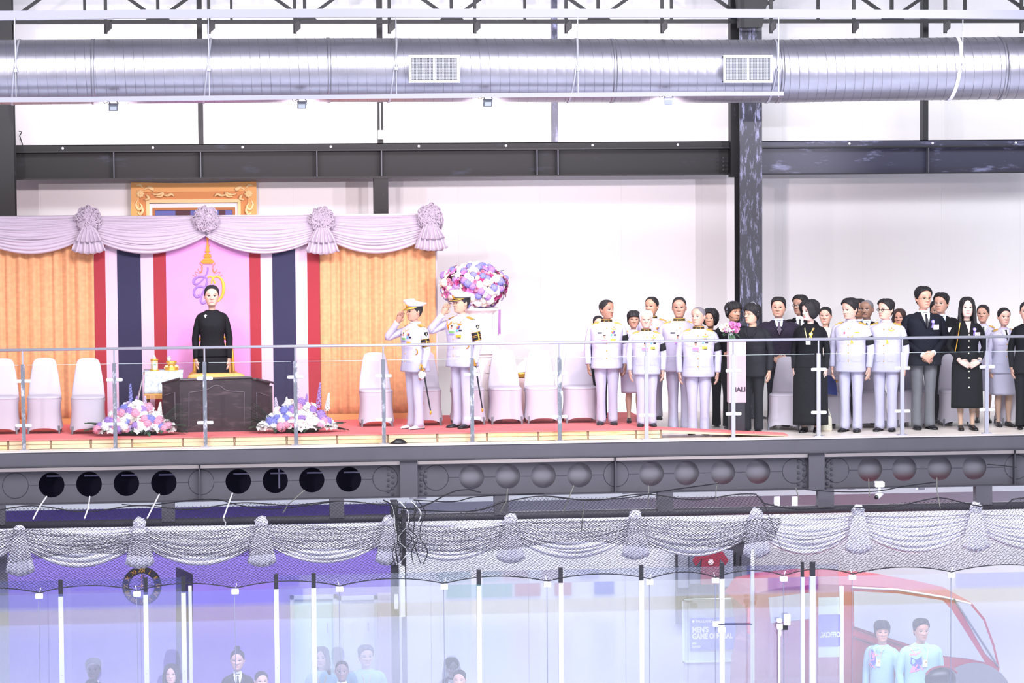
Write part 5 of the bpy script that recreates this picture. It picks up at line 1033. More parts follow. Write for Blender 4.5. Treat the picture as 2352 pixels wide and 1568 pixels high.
TZ = [.40, .44, .48, .52, .56, .60, .64, .68, .72, .75, .775, .793, .806, .818, .828, .845, .88]
def torso_tab(kind, fat=1.):
    if kind == 'm': W = [.102, .103, .104, .102, .099, .097, .099, .104, .109, .112, .112, .104, .084, .060, .044, .038, .036]; D = [.072, .073, .074, .073, .071, .070, .071, .073, .074, .073, .068, .062, .054, .046, .040, .038, .036]
    else: W = [.104, .106, .105, .098, .088, .078, .077, .084, .091, .095, .096, .091, .074, .053, .036, .031, .030]; D = [.070, .074, .074, .068, .062, .059, .062, .070, .076, .068, .060, .054, .047, .039, .034, .032, .031]
    return [w*(1+(fat-1)*(1 if z < .8 else .3)) for w, z in zip(W, TZ)], [d*(1+(fat-1)*1.4*(1 if z < .78 else .2)) for d, z in zip(D, TZ)]
HAIRC = {'k': '#1b181c', 'b': '#3a2a2a', 'g': '#e9e4e8', 'gr': '#77727a', 'd': '#251f22'}
def R2(v, a): c, s = math.cos(a), math.sin(a); return Vector((v[0]*c-v[1]*s, v[0]*s+v[1]*c, v[2]))
def cm(name, c, rough=.8): return mat('cloth_'+name, c, rough, 0, .016, 8, .03, 5, spec=.2)
UNI = cm('white_uniform', '#c0bbd3'); BLKC = cm('black_cloth', '#17171c'); NAVY = cm('navy_suit', '#20202f'); TRW = cm('white_trousers', '#c2bcd3'); SHOE = mat('black_leather', '#17161a', .3); ARM = mat('black_armband', '#121217', .8)
def hand(m, wrist, d, pn, L, side, curl=.25, spread=.05):
    d = Vector(d).normalized(); pn = Vector(pn); pn = (pn-d*pn.dot(d)).normalized(); s_ = d.cross(pn)*side; w = Vector(wrist)
    pr = []
    for f, hw, ht in ((-.12, .15, .12), (.0, .16, .12), (.18, .22, .11), (.36, .235, .10), (.5, .22, .085), (.54, .17, .05)):
        c = w+d*(f*L); pr.append([c+s_*(math.cos(2*math.pi*k/12)*hw*L)+pn*(math.sin(2*math.pi*k/12)*ht*L) for k in range(12)])
    m.loft(pr)
    for i, (off, ln) in enumerate(((-.17, .40), (-.06, .47), (.06, .44), (.17, .35))):
        a = w+d*(.44*L)+s_*(off*L); dd = (d+s_*off*spread*4).normalized(); b = a+dd*(ln*.42*L)+pn*(curl*.12*L); d2 = (dd+pn*curl*1.2).normalized(); c = b+d2*(ln*.32*L); d3 = (dd+pn*curl*2.2).normalized(); e = c+d3*(ln*.28*L)
        m.tube([a, b, c, e], [.078*L, .072*L, .064*L, .044*L], 7)
    a = w+d*(.10*L)-s_*(.14*L); b = a+(d*.6-s_*.5+pn*.15).normalized()*(.24*L); c = b+(d*.9-s_*.12+pn*.25).normalized()*(.2*L); m.tube([a, b, c], [.085*L, .07*L, .048*L], 7)
PN = [0]
def person(px, top, Y, H=None, label='', floor=0., yaw=0, hyaw=None, pitch=0., roll=0., kind='officer', sex='m', hair='crew', hc='k', skin='#d9a78c', arms=('side', 'side'), fat=1., extras=(), lower=None, jaw=1., top_mat=None, lean=0., low_mat=None, sleeve_to=1., brow='#2a2024', lips=None, mouth=0., shadow=0):
    hyaw = yaw if hyaw is None else hyaw
    tp = P(px, top, Y); cap = 'cap' in extras; hairlift = .012 if hair in ('crew', 'shaved') else .022
    Hh = tp[2]-floor-hairlift-(.055 if cap else 0)
    if H is not None: floor = tp[2]-hairlift-(.055 if cap else 0)-H; Hh = H
    H = Hh; yr = -math.radians(yaw); hr = -math.radians(hyaw-yaw)
    root = thing('person', label, 'person', (tp[0], Y, floor), yr)
    W_, D_ = torso_tab(sex, fat); hh = H*.142 if sex == 'm' else H*.140; zc = H-hh     # chin height
    f_ = lambda z, T: float(np.interp(z/H, TZ, T))*H
    # ---------------- body (one continuous mesh: head, neck, trunk, arms, hands, legs)
    B = M(); rings = []; cols = []; sk = np.array(lin(skin)); ic = {}
    nk = .21*hh if sex == 'm' else .17*hh; nyc = .05*hh
    def hx(x, y, z):     # head turn, pitch about the neck
        k = min(1, max(0, (z-(zc-.16*hh))/(.2*hh))); p = Vector((x, y, z-zc)); pa = math.radians(-pitch)*k
        y2 = p[1]*math.cos(pa)-p[2]*math.sin(pa); z2 = p[1]*math.sin(pa)+p[2]*math.cos(pa); x2 = p[0]
        ra = math.radians(roll)*k; x3 = x2*math.cos(ra)+z2*math.sin(ra); z3 = -x2*math.sin(ra)+z2*math.cos(ra)
        v = R2(Vector((x3, y2, z3)), hr*k); return Vector((v[0], v[1], v[2]+zc))
    ts = list(np.linspace(-.42, -.06, 5))+list(np.linspace(0, .66, 40))+list(np.linspace(.69, 1, 15))
    for z in np.linspace(.47, .822, 8):      # trunk rings under the clothes
        w, d = f_(z*H, W_)*.82, f_(z*H, D_)*.82; x, y = sup(CA, SA, w, d, d, 2.3); rings.append([(a, b, z*H) for a, b in zip(x, y)]); cols.append(np.tile(sk, (NA, 1)))
    for t in ts:
        if t < 0:
            k = max(0, min(1, (t+.06)/.06+0)); w = nk*(1+.35*max(0, (-t-.2))); x, y = CA*w, SA*w*1.02+nyc; z = np.full(NA, zc+t*hh); c = np.tile(sk, (NA, 1))*.97
        else:
            x, y = head_ring(t, jaw); x = x*hh; y = y*hh; z = np.full(NA, zc+t*hh); fr = SA < -.05; xn = x/hh; dd = np.zeros(NA)
            if t < .12:                       # jaw line rises towards the neck
                z = z+np.where(SA > -.2, (.12-t)*hh*np.clip((SA+.2)*1.2, 0, .9), 0)
            nt_ = (.018 if t > .5 else .0)*g(t-.56, .05)+(.125*np.clip((.58-t)/.22, 0, 1) if t > .355 else .125*g(t-.355, .035))
            dd += nt_*g(xn, .045+.045*(t < .42)*g(t-.37, .06)+.0); dd -= .035*(g(xn-.15, .07)+g(xn+.15, .07))*g(t-.49, .05)
            dd += .018*(g(xn-.14, .1)+g(xn+.14, .1))*g(t-.57, .035); dd += .022*g(xn, .12)*g(t-.215, .03)+.02*g(xn, .13)*g(t-.165, .025)-.012*g(xn, .1)*g(t-.19, .012)+.025*g(xn, .12)*g(t-.05, .05)
            dd += .012*(g(xn-.2, .08)+g(xn+.2, .08))*g(t-.37, .08)
            y = y-np.where(fr, dd*hh, 0)
            c = np.tile(sk, (NA, 1)); c = c*(1-.06*g(t-.5, .05)*np.minimum(1, g(abs(xn)-.15, .09)))[:, None]
            lp = np.array(lin(lips or ('#b5665f' if sex == 'm' else '#c8505c'))); k = ((abs(xn) < .115*(1 if sex == 'm' else .95)) & (abs(t-.19) < .034*(1-(xn/.13)**2).clip(0, 1)) & fr); c[k] = c[k]*.35+lp*.65
            if abs(t-.19) < .009+mouth*.02: k = (abs(xn) < .10) & fr; c[k] = c[k]*.5+np.array(lin('#6a3430'))*.5
            br = np.array(lin(brow)); bt = t-.588; k = (abs(abs(xn)-.16) < .085) & (abs(bt-.012*np.cos((abs(xn)-.15)*16)) < .015) & fr; c[k] = c[k]*.45+br*.55
            e = ((abs(xn)-.155)/.080)**2+((t-.49)/.024)**2; k = (e < 1) & fr; c[k] = np.array(lin('#e9e2e0'))*.9; k2 = (e < 1) & (abs(abs(xn)-.152) < .034) & fr; c[k2] = np.array(lin('#1d1412'))
            k = (abs(abs(xn)-.157) < .085) & (abs(t-.515+.5*(abs(xn)-.155)**2) < .0115) & fr; c[k] = np.array(lin('#2a1c1c'))
            if abs(t-.335) < .012: k = (abs(abs(xn)-.045) < .022) & fr; c[k] = c[k]*.55
            if 'moustache' in extras: k = (abs(xn) < .15) & (abs(t-.245+abs(xn)*.25) < .028) & fr; c[k] = np.array(lin('#26211f'))
            if 'goatee' in extras: k = ((abs(xn) < .12) & (abs(t-.245) < .014) | (abs(xn) < .06) & (abs(t-.08) < .04)) & fr; c[k] = c[k]*.5+np.array(lin('#26211f'))*.5
        rings.append([hx(a, b, q) for a, b, q in zip(x, y, z)]); cols.append(c)
    B.loft(rings); allc = np.concatenate(cols)
    for sx in (-1, 1):                       # ears
        if hair in ('bob', 'long', 'longb'): break
        base = len(B.v); B.ball((0, 0, 0), (.035*hh, .075*hh, .125*hh), 10, 6)
        for q in range(base, len(B.v)):
            v = Vector(B.v[q]); v = v+Vector((sx*.035*hh*(v[1]/(.075*hh)), 0, 0)); B.v[q] = tuple(hx(v[0]+sx*.35*hh, v[1]+.06*hh+v[2]*.12, v[2]+zc+.45*hh))
        allc = np.concatenate([allc, np.tile(sk*np.array([.95, .88, .86]), (len(B.v)-base, 1))])
    # arms
    J = []
    aw = (.110 if sex == 'm' else .085)*H*(1+(fat-1)*.7)
    hc_ = []
    for i, sx in enumerate((-1, 1)):        # i=0 the person's right hand (viewer left), i=1 left
        a = arms[i]; sh = Vector((sx*aw, .0, .776*H))
        if a == 'side': el = Vector((sx*(aw+.035*H), .014*H, .622*H)); wr = Vector((sx*(aw+.030*H), -.018*H, .482*H)); hd = Vector((-sx*.04, -.12, -1)); pn = Vector((-sx, .1, 0)); cu = .45
        elif a == 'clasp': el = Vector((sx*(aw+.045*H), -.0, .635*H)); wr = Vector((sx*.04*H, -.115*H, .535*H+.012*H*i)); hd = Vector((-sx*.85, -.12, -.55)); pn = Vector((0, 1, -.35)); cu = .55
        elif a == 'claspf': el = Vector((sx*(aw+.05*H), .0, .63*H)); wr = Vector((sx*.07*H, -.11*H, .525*H)); hd = Vector((-sx*.9, -.1, -.4)); pn = Vector((0, 1, -.3)); cu = .4
        elif a == 'salute': el = Vector((sx*(aw+.10*H), -.115*H, .720*H)); wr = Vector((sx*.108*H, -.088*H, .848*H)); hd = Vector((-sx*.52, .10, .85)); pn = Vector((-sx*.8, -.45, .2)); cu = .04
        elif a == 'hold': el = Vector((sx*(aw+.03*H), .01*H, .628*H)); wr = Vector((sx*(aw-.02*H), -.12*H, .60*H)); hd = Vector((-sx*.5, -.7, -.1)); pn = Vector((-sx, 0, 0)); cu = .8
        L = .105*H if sex == 'm' else .098*H
        J.append((sh, el, wr, hd))
        base = len(B.v); B.tube([sh, (sh+el)/2, el, (el+wr)/2, wr], [.024*H, .024*H, .02*H, .02*H, .0155*H], 8); hand(B, wr, hd, pn, L, sx if i else sx, cu)
        allc = np.concatenate([allc, np.tile(sk*.97, (len(B.v)-base, 1))])
    legc = np.array(lin('#c9a38f')) if sex == 'f' else sk
    for sx in (-1, 1):
        base = len(B.v); r = .9 if sex == 'f' else 1
        B.tube([(sx*.045*H, .0, .50*H), (sx*.048*H, 0, .38*H), (sx*.046*H, -.006*H, .28*H), (sx*.047*H, .012*H, .20*H), (sx*.045*H, .010*H, .10*H), (sx*.045*H, .006*H, .04*H), (sx*.047*H, -.012*H, .012*H)], [.047*H*r, .043*H*r, .031*H*r, .033*H*r, .021*H*r, .018*H*r, .014*H], 12)
        allc = np.concatenate([allc, np.tile(legc, (len(B.v)-base, 1))])
    B.c = np.concatenate([allc, np.ones((len(allc), 1))], 1); B.build('body', SKIN, root, True, True)
    # ---------------- hair
    hm = mat('hair_'+hc, HAIRC[hc], .72, 0, .002, 120, .15, 30, stretch=(1, 1, .25))
    if hair != 'none':
        m = M(); rings = []; r2 = random.Random(px)
        ph1, ph2 = r2.uniform(0, 6), r2.uniform(0, 6)
        for t in np.linspace(-.02, 1.0, 40):
            x, y = head_ring(max(t, .02), jaw); fi = np.degrees(np.arctan2(abs(CA), -SA))     # 0 front .. 180 back
            if hair in ('crew', 'shaved'): line = np.interp(fi, [0, 30, 48, 70, 85, 100, 130, 180], [.88, .87, .74, .62, .46, .42, .18, .10]); th = .022 if hair == 'crew' else .008; th = th+(.05 if hair == 'crew' else .01)*np.clip((t-.78)*5, 0, 1)
            elif hair == 'short': line = np.interp(fi, [0, 25, 45, 65, 82, 100, 125, 180], [.84, .82, .76, .62, .42, .40, .12, .06]); th = .045+.075*np.clip((t-.6)*3, 0, 1)
            elif hair == 'fringe': line = np.interp(fi, [0, 25, 45, 65, 85, 110, 180], [.68, .66, .64, .50, .36, .12, .05]); th = .07+.06*np.clip((t-.6)*3, 0, 1)
            elif hair == 'bob': line = np.interp(fi, [0, 20, 36, 52, 70, 100, 180], [.80, .78, .62, .22, .10, -.05, -.02]); th = .11+.05*np.clip((t-.5)*3, 0, 1)+.05*g(t-.35, .25)
            elif hair in ('long', 'longb'): line = np.interp(fi, [0, 18, 34, 52, 70, 180], [.86, .80, .62, .30, -.1, -.1]); th = .06+.03*np.clip((t-.6)*3, 0, 1)
            else: line = np.interp(fi, [0, 25, 45, 62, 80, 105, 140, 180], [.83, .80, .70, .56, .46, .40, .22, .14]); th = .03+.03*np.clip((t-.7)*3, 0, 1)    # pulled back
            mk = np.clip((t-line)/.05, 0, 1); mk = mk*mk*(3-2*mk); th = th*(1+.13*np.sin(PH*9+ph1+t*7)*(0 if hair in ('crew', 'shaved') else 1)+.06*np.sin(PH*17+ph2))
            wv = -.10+(.10+th)*mk; zl = np.where(SA > -.2, max(0, .12-t)*hh*np.clip((SA+.2)*1.2, 0, .9), 0); nx, ny = CA, SA; lift = hh*(np.where(mk > .5, th, 0)*np.clip((t-.75)*4, 0, 1)*.7)
            rings.append([hx(a*hh+i_*wv_*hh, b*hh+j_*wv_*hh, zc+t*hh+l_) for a, b, i_, j_, wv_, l_ in zip(x, y, nx, ny, wv, lift+zl)])
        m.loft(rings)
        if hair == 'bun': 
            q = hx(0, .52*hh, zc+.42*hh); m.ball(q, (.14*hh, .13*hh, .14*hh), 12, 8)
        if hair == 'topbun': q = hx(0, .1*hh, zc+1.1*hh); m.ball(q, (.17*hh, .15*hh, .13*hh), 12, 8)
        if hair == 'pony': m.tube([hx(0, .48*hh, zc+.6*hh), hx(.05*hh, .62*hh, zc+.4*hh), hx(.1*hh, .55*hh, zc), hx(.12*hh, .5*hh, zc-.5*hh)], [.08*hh, .11*hh, .1*hh, .04*hh], 8)
        if hair in ('long', 'longb'):
            ln = -1.25; R_ = []
            for k in range(14):
                t = .62-(.62-ln)*k/13; w = (.41+.05*math.sin(k*.3))*hh; ring = []
                for i in range(24):
                    a = 2*math.pi*i/24; x = math.cos(a)*w*(1+.03*math.sin(i*5+k*.3)); y = (.18+.12*min(1, k/5))*hh+math.sin(a)*.27*hh
                    ring.append(hx(x, y, zc+t*hh) if t > -.1 else R2(Vector((x, y, zc+t*hh)), hr*max(0, 1+t)))
                R_.append(ring)
            m.loft(R_)
            for sx in (-1, 1):
                m.tube([hx(sx*.34*hh, -.0*hh, zc+.75*hh), hx(sx*.40*hh, -.14*hh, zc+.4*hh), hx(sx*.40*hh, -.16*hh, zc+.05*hh), Vector((sx*.40*hh, -.22*hh, zc-.45*hh)), Vector((sx*.42*hh, -.30*hh, zc-.95*hh))], [.07*hh, .09*hh, .1*hh, .1*hh, .05*hh], 8)
        m.build('hair', hm, root, True, True)
    # ---------------- garments
    hem = {'officer': .455, 'suit': .455, 'black': .445, 'dress': .50, 'coat': .44, 'staff': .46}.get(kind, .455)
    tm = top_mat or {'officer': UNI, 'suit': NAVY}.get(kind, BLKC)
    fo = 1.06
    def tw(z): return f_(z, W_)*fo+.004, f_(z, D_)*fo+.004
    EXP = 2.5
    zs = np.linspace(hem*H, .829*H, 34); m = M(); rr = []; 
    th_ = np.linspace(0, 2*np.pi, 48, endpoint=False)
    for z in zs:
        w, d = tw(z); w *= 1+.05*max(0, (.52-z/H)/.07); d *= 1+.10*max(0, (.52-z/H)/.07)
        x, y = sup(np.cos(th_), np.sin(th_), w, d, d, EXP); rr.append([(a, b, z) for a, b in zip(x, y)])
    nkz = zc-.10*hh; w0 = nk*1.22
    if kind == 'officer':
        for z, w in ((.831*H, w0*1.25), (max(.835*H, nkz-.05*hh), w0*1.10)): rr.append([(math.cos(a)*w, math.sin(a)*w+nyc*.8, z) for a in th_])
    rr.insert(0, [(x*.9, y*.9, z+.01) for x, y, z in rr[0]])
    m.loft(rr); m.build('jacket' if kind in ('officer', 'suit', 'black', 'coat') else ('shirt' if kind == 'staff' else 'dress_bodice'), tm, root, True, True)
    for i, (sh, el, wr, hd) in enumerate(J):
        sx = -1 if i == 0 else 1; m = M(); s0 = Vector((sx*aw*.60, 0, .793*H)); k_ = 1.0 if sex == 'm' else .86
        wr2 = wr+(el-wr)*(1-sleeve_to) if sleeve_to < 1 else wr-(wr-el).normalized()*.01
        q = smooth_pts([tuple(s0), tuple(sh+Vector((0, 0, -.004*H))), tuple((sh+el)/2+Vector((sx*.004*H, 0, 0))), tuple(el), tuple((el+wr2)/2), tuple(wr2)], 4); n = len(q)
        rad = [float(np.interp(j/(n-1), [0, .2, .4, .6, .8, 1], [.027, .0335, .0325, .029, .0265, .024]))*H*k_*(1+.02*math.sin(j*2.1+px)) for j in range(n)]
        m.tube(q, rad, 16); sl = m.build('sleeve', tm, root, True, True)
        def at(f): j = f*(n-1); a = int(j); b = min(a+1, n-1); return Vector(q[a]).lerp(Vector(q[b]), j-a), rad[a]
        if i == 1 and 'armband' in extras or (i == 1 and 'armband_gold' in extras):
            f0, f1 = (.34, .50) if 'armband' in extras else (.36, .52)
            seg = [at(f0+(f1-f0)*k/4) for k in range(5)]; m = M(); m.tube([s_[0] for s_ in seg], [s_[1]+.004 for s_ in seg], 16); ab = m.build('armband', ARM, sl, True, True)
            if 'armband_gold' in extras:
                for f in (.0, .38, .55, .92):
                    a, b = at(f0+(f1-f0)*f), at(f0+(f1-f0)*(f+.05)); m = M(); m.tube([a[0], b[0]], [a[1]+.006, b[1]+.006], 16); m.build('gold_band', GOLD, sl, False, True)
                a, b = at(f0), at(f1-.02); n_ = R2(Vector((0, -1, 0)), -yr*.6) if False else Vector((sx*.9, -.3, 0)); m = M(); m.tube([a[0]+n_*(a[1]+.006), b[0]+n_*(b[1]+.006)], [.006, .012], 6); m.build('gold_sword_badge', GOLD, sl, False, True)
        if i == 1 and 'arm_shield' in extras:
            a = at(.26); n_ = Vector((sx, 0, 0)); c = a[0]+n_*(a[1]*.97); m = M(); sh_ = [(-.022, .028), (.022, .028), (.024, 0), (.0, -.034), (-.024, 0)]
            m.add([c+Vector((.0, y_, z_)) for y_, z_ in sh_]+[c+Vector((.008*sx, y_, z_)) for y_, z_ in sh_], [tuple(range(5, 10)), (0, 1, 6, 5), (1, 2, 7, 6), (2, 3, 8, 7), (3, 4, 9, 8), (4, 0, 5, 9), (9, 8, 7, 6, 5)]); s2 = m.build('arm_patch', mat('patch_black', '#1c2420', .6), sl, False, True); m = M(); m.ball(c+Vector((.01*sx, 0, 0)), (.004, .008, .016)); m.build('patch_emblem', mat('patch_cream', '#d9d6b0', .6), sl, False, True)
        if 'cuffs' in extras: a = at(1.0); b = Vector(wr)+(wr-el).normalized()*.012; m = M(); m.tube([a[0], b], [a[1]*.85, a[1]*.8], 12); m.build('shirt_cuff', mat('shirt_white', '#eeeef8', .6), sl, True, True)
        if 'watch' in extras and i == 1: b = Vector(wr); m = M(); m.tube([b-(wr-el).normalized()*.012, b+(wr-el).normalized()*.012], [.029, .028], 12); m.ball(b+Vector((.01, -.026, .01)), (.014, .008, .014)); m.build('wrist_watch', CHROME, sl, True, True)
        if 'shoulder_board' in extras or 'epaulette' in extras:
            e0 = Vector((sx*.060*H, .004*H, .8215*H)); e1 = Vector((sx*.118*H, .0, .8035*H)); 
            if sex == 'f': e0 = Vector((sx*.050*H, .004*H, .8195*H)); e1 = Vector((sx*.100*H, 0, .8035*H))
            d = (e1-e0); L = d.length; d.normalize(); u = Vector((0, 1, 0)); w = d.cross(u)*(-1 if sx > 0 else 1); w = Vector((abs(d[2])*sx*0, 0, 0)) + d.cross(u); w = w if w[2] > 0 else -w
            m = M(); m.obox((e0+e1)/2+w*.006, d*(L/2), u*.030, w*.005); eb = m.build('epaulette', mat('epaulette_black', '#26210f', .6), root, False, True)
            m = M(); m.obox((e0+e1)/2+w*.0125, d*(L/2-.006), u*.024, w*.0025); m.obox((e0+e1)/2+w*.006-u*.031, d*(L/2), u*.002, w*.006); m.build('gold_braid', mat('gold_braid', '#c79c48', .5, .1), eb, False, True)
            m = M(); m.ball(e0+w*.016+d*.012, .006); m.ball((e0+e1)/2+w*.017, (.012, .006, .004)); m.build('gold_button', GOLD, eb, False, True)
    def fy(x, z, off=0.):
        w, d = tw(z); r_ = 1-abs(min(abs(x)/w, .999))**EXP
        return -d*max(0, r_)**(1/EXP)-off
    def patch(name, pts, mt, off=.004, th=.004, lab=None, par=None, sub=2):
        q = []
        for k in range(len(pts)):
            a, b = pts[k], pts[(k+1) % len(pts)]
            for s_ in range(sub): q.append((a[0]+(b[0]-a[0])*s_/sub, a[1]+(b[1]-a[1])*s_/sub))
        cxx = sum(p[0] for p in q)/len(q); czz = sum(p[1] for p in q)/len(q); n = len(q)
        f3 = [(x, fy(x, z, off+th), z) for x, z in q]; b3 = [(x, fy(x, z, -.002), z) for x, z in q]
        m = M(); m.add(f3+b3+[(cxx, fy(cxx, czz, off+th), czz)], [(i, (i+1) % n, 2*n) for i in range(n)]+[(i, i+n, (i+1) % n+n, (i+1) % n) for i in range(n)])
        o = m.build(name, mt, par or root, False, True); 
        if lab: o['label'] = lab
        return o
    def rect(cx, cz, w, h, sk_=0): return [(cx-w/2, cz-h/2), (cx+w/2, cz-h/2+sk_), (cx+w/2, cz+h/2+sk_), (cx-w/2, cz+h/2)]
    sw = mat('shirt_white', '#eeeef8', .6); zt = .822*H; s = H
    if kind == 'officer':
        if sex == 'm':
            m = M(); m.tube([Vector((0, nyc*.8, .826*H)), Vector((0, nyc*.8, nkz+.03*hh))], [w0*1.30, w0*1.16], 20); m.build('stand_collar', UNI if 'plain_collar' in extras else mat('collar_black', '#1f1c14', .6), root, True, True)
            if 'plain_collar' not in extras:
                for z, w in ((.829*H, w0*1.32), (nkz+.02*hh, w0*1.19)): m = M(); m.tube([(math.cos(a)*w, math.sin(a)*w+nyc*.8, z) for a in [2*math.pi*k/24 for k in range(25)]], .005, 5, False); m.build('collar_braid', mat('gold_braid', '#c79c48', .5, .1), root, False, True)
            for sx in (-1, 1): m = M(); m.ball((sx*.018*H, -w0*1.2+nyc, .836*H), (.007, .004, .005)); m.build('collar_pin', GOLD, root, False, True)
        else:
            patch('shirt', [(-.028*s, zt), (.028*s, zt), (0, .73*s)], sw, .004); patch('tie', [(-.010*s, .82*s), (.010*s, .82*s), (.006*s, .803*s), (.013*s, .76*s), (0, .735*s), (-.013*s, .76*s), (-.006*s, .803*s)], mat('tie_black', '#17171f', .5), .012)
            for sx in (-1, 1): patch('lapel', [(sx*.028*s, zt), (sx*.045*s, .80*s), (sx*.035*s, .785*s), (sx*.001*s, .725*s), (sx*.016*s, .78*s)], UNI, .010, .004)
        for z in ((.78, .72, .66, .60, .54) if sex == 'm' else (.70, .65, .60)): m = M(); m.ball((0, fy(0, z*H)-.004, z*H), (.009, .006, .009), 8, 5); m.build('gold_button', GOLD, root, False, True)
        m = M(); m.tube([(.004, fy(0, z*H)-.001, z*H) for z in np.linspace(hem+.005, .82, 12)], .0025, 4); m.build('placket_edge', mat('uniform_shade_seam', '#b9b4cc', .8), root, False, True)
        for sx in (-1, 1):
            patch('breast_pocket', rect(sx*.055*s, .70*s, .055*s, .012*s), UNI, .003, .003); patch('hip_pocket_flap', rect(sx*.06*s, .545*s, .065*s, .018*s), UNI, .003, .003)
        rb = [('#e9a73a', 0), ('#c2453c', .009), ('#3c3f8f', .018), ('#f1ece8', .027)]
        if 'wings' in extras: m = M(); c = (.058*s, .775*s); patch('pilot_wings', [(c[0]-.025*s, c[1]+.007*s), (c[0], c[1]+.002*s), (c[0]+.025*s, c[1]+.007*s), (c[0]+.012*s, c[1]-.007*s), (c[0], c[1]-.010*s), (c[0]-.012*s, c[1]-.007*s)], GOLD, .004); patch('crown_pin', rect(c[0], c[1]+.014*s, .008*s, .012*s), GOLD, .004)
        if 'ribbons' in extras:
            for k, (cc_, dx) in enumerate(rb): patch('medal_ribbon', rect(.040*s+dx*s*1.2, .755*s, .010*s, .009*s), mat('rib'+str(k), cc_, .7), .004)
            for k in range(3): patch('medal_ribbon', rect(.045*s+k*.012*s, .744*s, .011*s, .007*s), mat('rib'+str((k+1) % 4), '#e9a73a', .7), .004)
        if 'names' in extras: patch('name_tag', rect(-.055*s, .745*s, .035*s, .009*s), BLACKM, .004); patch('name_tag', rect(.068*s, .728*s, .022*s, .010*s), BLACKM, .004); patch('round_pin', rect(.040*s, .728*s, .012*s, .014*s), mat('pin_blue', '#58a9d6', .5), .004)
        if 'order' in extras: o = patch('yellow_order_badge', rect(.052*s, .685*s, .040*s, .022*s), mat('order_yellow', '#eaa93a', .5), .006); patch('badge_base', rect(.058*s, .675*s, .022*s, .005*s), mat('badge_dark', '#46423c', .6), .008)
        if 'yribbon' in extras: patch('yellow_ribbon', [(.02*s, .72*s), (.035*s, .735*s), (.03*s, .70*s), (.04*s, .67*s), (.027*s, .68*s), (.018*s, .66*s), (.022*s, .69*s)], mat('ribbon_yellow', '#f2c83c', .6), .008)
        if 'names2' in extras: patch('medal_bar', rect(.065*s, .755*s, .035*s, .008*s), GOLD, .004); patch('red_pin', rect(-.03*s, .75*s, .012*s, .014*s), mat('pin_red', '#cf5066', .5), .004)
    if 'idcard' in extras or 'idgreen' in extras:
        cx, cz = (-.018*s, .70*s) if 'idcard' in extras else (-.012*s, .735*s)
        col = '#f07cc4' if 'idcard' in extras else '#7fb36a'; w_, h_ = .048*s, .042*s
        patch('card_photo_field', rect(cx, cz+.012*s, w_, h_*1.1), mat('card_white', '#f3eef2', .5), .010, .002); patch('card_band', rect(cx, cz-.020*s, w_, .020*s), mat('card'+col[1:], col, .5), .010, .002); patch('card_foot', rect(cx, cz-.034*s, w_, .008*s), mat('card_lilac', '#a28fd6', .5), .010, .002)
        patch('portrait_face', [(cx+math.cos(a)*.011*s, cz+.013*s+math.sin(a)*.014*s) for a in [2*math.pi*k/8 for k in range(8)]], mat('print_skin', '#c98f80', .6), .0125, .001, sub=1); patch('portrait_hair', [(cx-.011*s, cz+.021*s), (cx+.011*s, cz+.021*s), (cx+.009*s, cz+.031*s), (cx-.009*s, cz+.031*s)], mat('print_hair', '#3a2d30', .6), .013, .001, sub=1)
        for sx in (-1, 1): m = M(); m.tube([(cx+sx*.012*s, fy(cx, cz+.03*s)-.012, cz+.034*s), (sx*.03*s, fy(sx*.03*s, .79*H)-.008, .79*H), (sx*.036*s, 0, .822*H)], .004, 4); m.build('lanyard', mat('lanyard_gold', '#e0a85a', .6) if 'idgreen' in extras else mat('lanyard_pale', '#e9c9d8', .6), root, False, True)
    if kind in ('suit', 'coat'):
        low = .70 if 'low_v' in extras else .72
        if kind == 'suit':
            smat = mat('shirt_blue', '#c9d4ef', .6) if 'blue_shirt' in extras else sw
            patch('shirt', [(-.03*s, zt+.004*s), (.03*s, zt+.004*s), (.026*s, .79*s), (0, low*s), (-.026*s, .79*s)], smat, .003)
            tmt = mat('tie_mauve', '#5d5263', .5) if 'mauve_tie' in extras else mat('tie_black', '#17171f', .5)
            patch('tie', [(-.010*s, .82*s), (.010*s, .82*s), (.006*s, .803*s), (.013*s, .755*s), (0, .715*s), (-.013*s, .755*s), (-.006*s, .803*s)], tmt, .010)
            for sx in (-1, 1):
                patch('shirt_collar', [(sx*.005*s, .819*s), (sx*.028*s, .836*s), (sx*.032*s, .820*s), (sx*.018*s, .800*s)], smat, .014)
        if kind == 'suit': m = M(); m.tube([Vector((0, nyc*.8, .820*H)), Vector((0, nyc*.8, nkz-.01*hh))], [w0*1.24, w0*1.06], 20); m.build('collar_band', smat, root, True, True)
        for sx in (-1, 1): patch('lapel', [(sx*.036*s, zt+.002*s), (sx*.050*s, .79*s), (sx*.040*s, .778*s), (sx*.002*s, (low-.005)*s), (sx*.024*s, .79*s)], tm, .010, .005)
        for z in (.62, .57): m = M(); m.ball((.012, fy(0, z*H)-.004, z*H), (.008, .005, .008), 8, 5); m.build('button', BLACKM, root, False, True)
        patch('hip_pocket_flap', rect(.06*s, .56*s, .05*s, .012*s), tm, .004); patch('hip_pocket_flap', rect(-.06*s, .56*s, .05*s, .012*s), tm, .004)
    if 'vneck' in extras: patch('bare_neckline', [(-.022*s, zt+.002*s), (.022*s, zt+.002*s), (.0, .735*s)], mat('skin_plain'+skin[1:], skin, .5), .003)
    if 'round_neck_patch' in extras: patch('bare_neckline', [(-.035*s, zt+.01*s), (.035*s, zt+.01*s), (.02*s, .812*s), (0, .807*s), (-.02*s, .812*s)], mat('skin_plain'+skin[1:], skin, .5), .002)
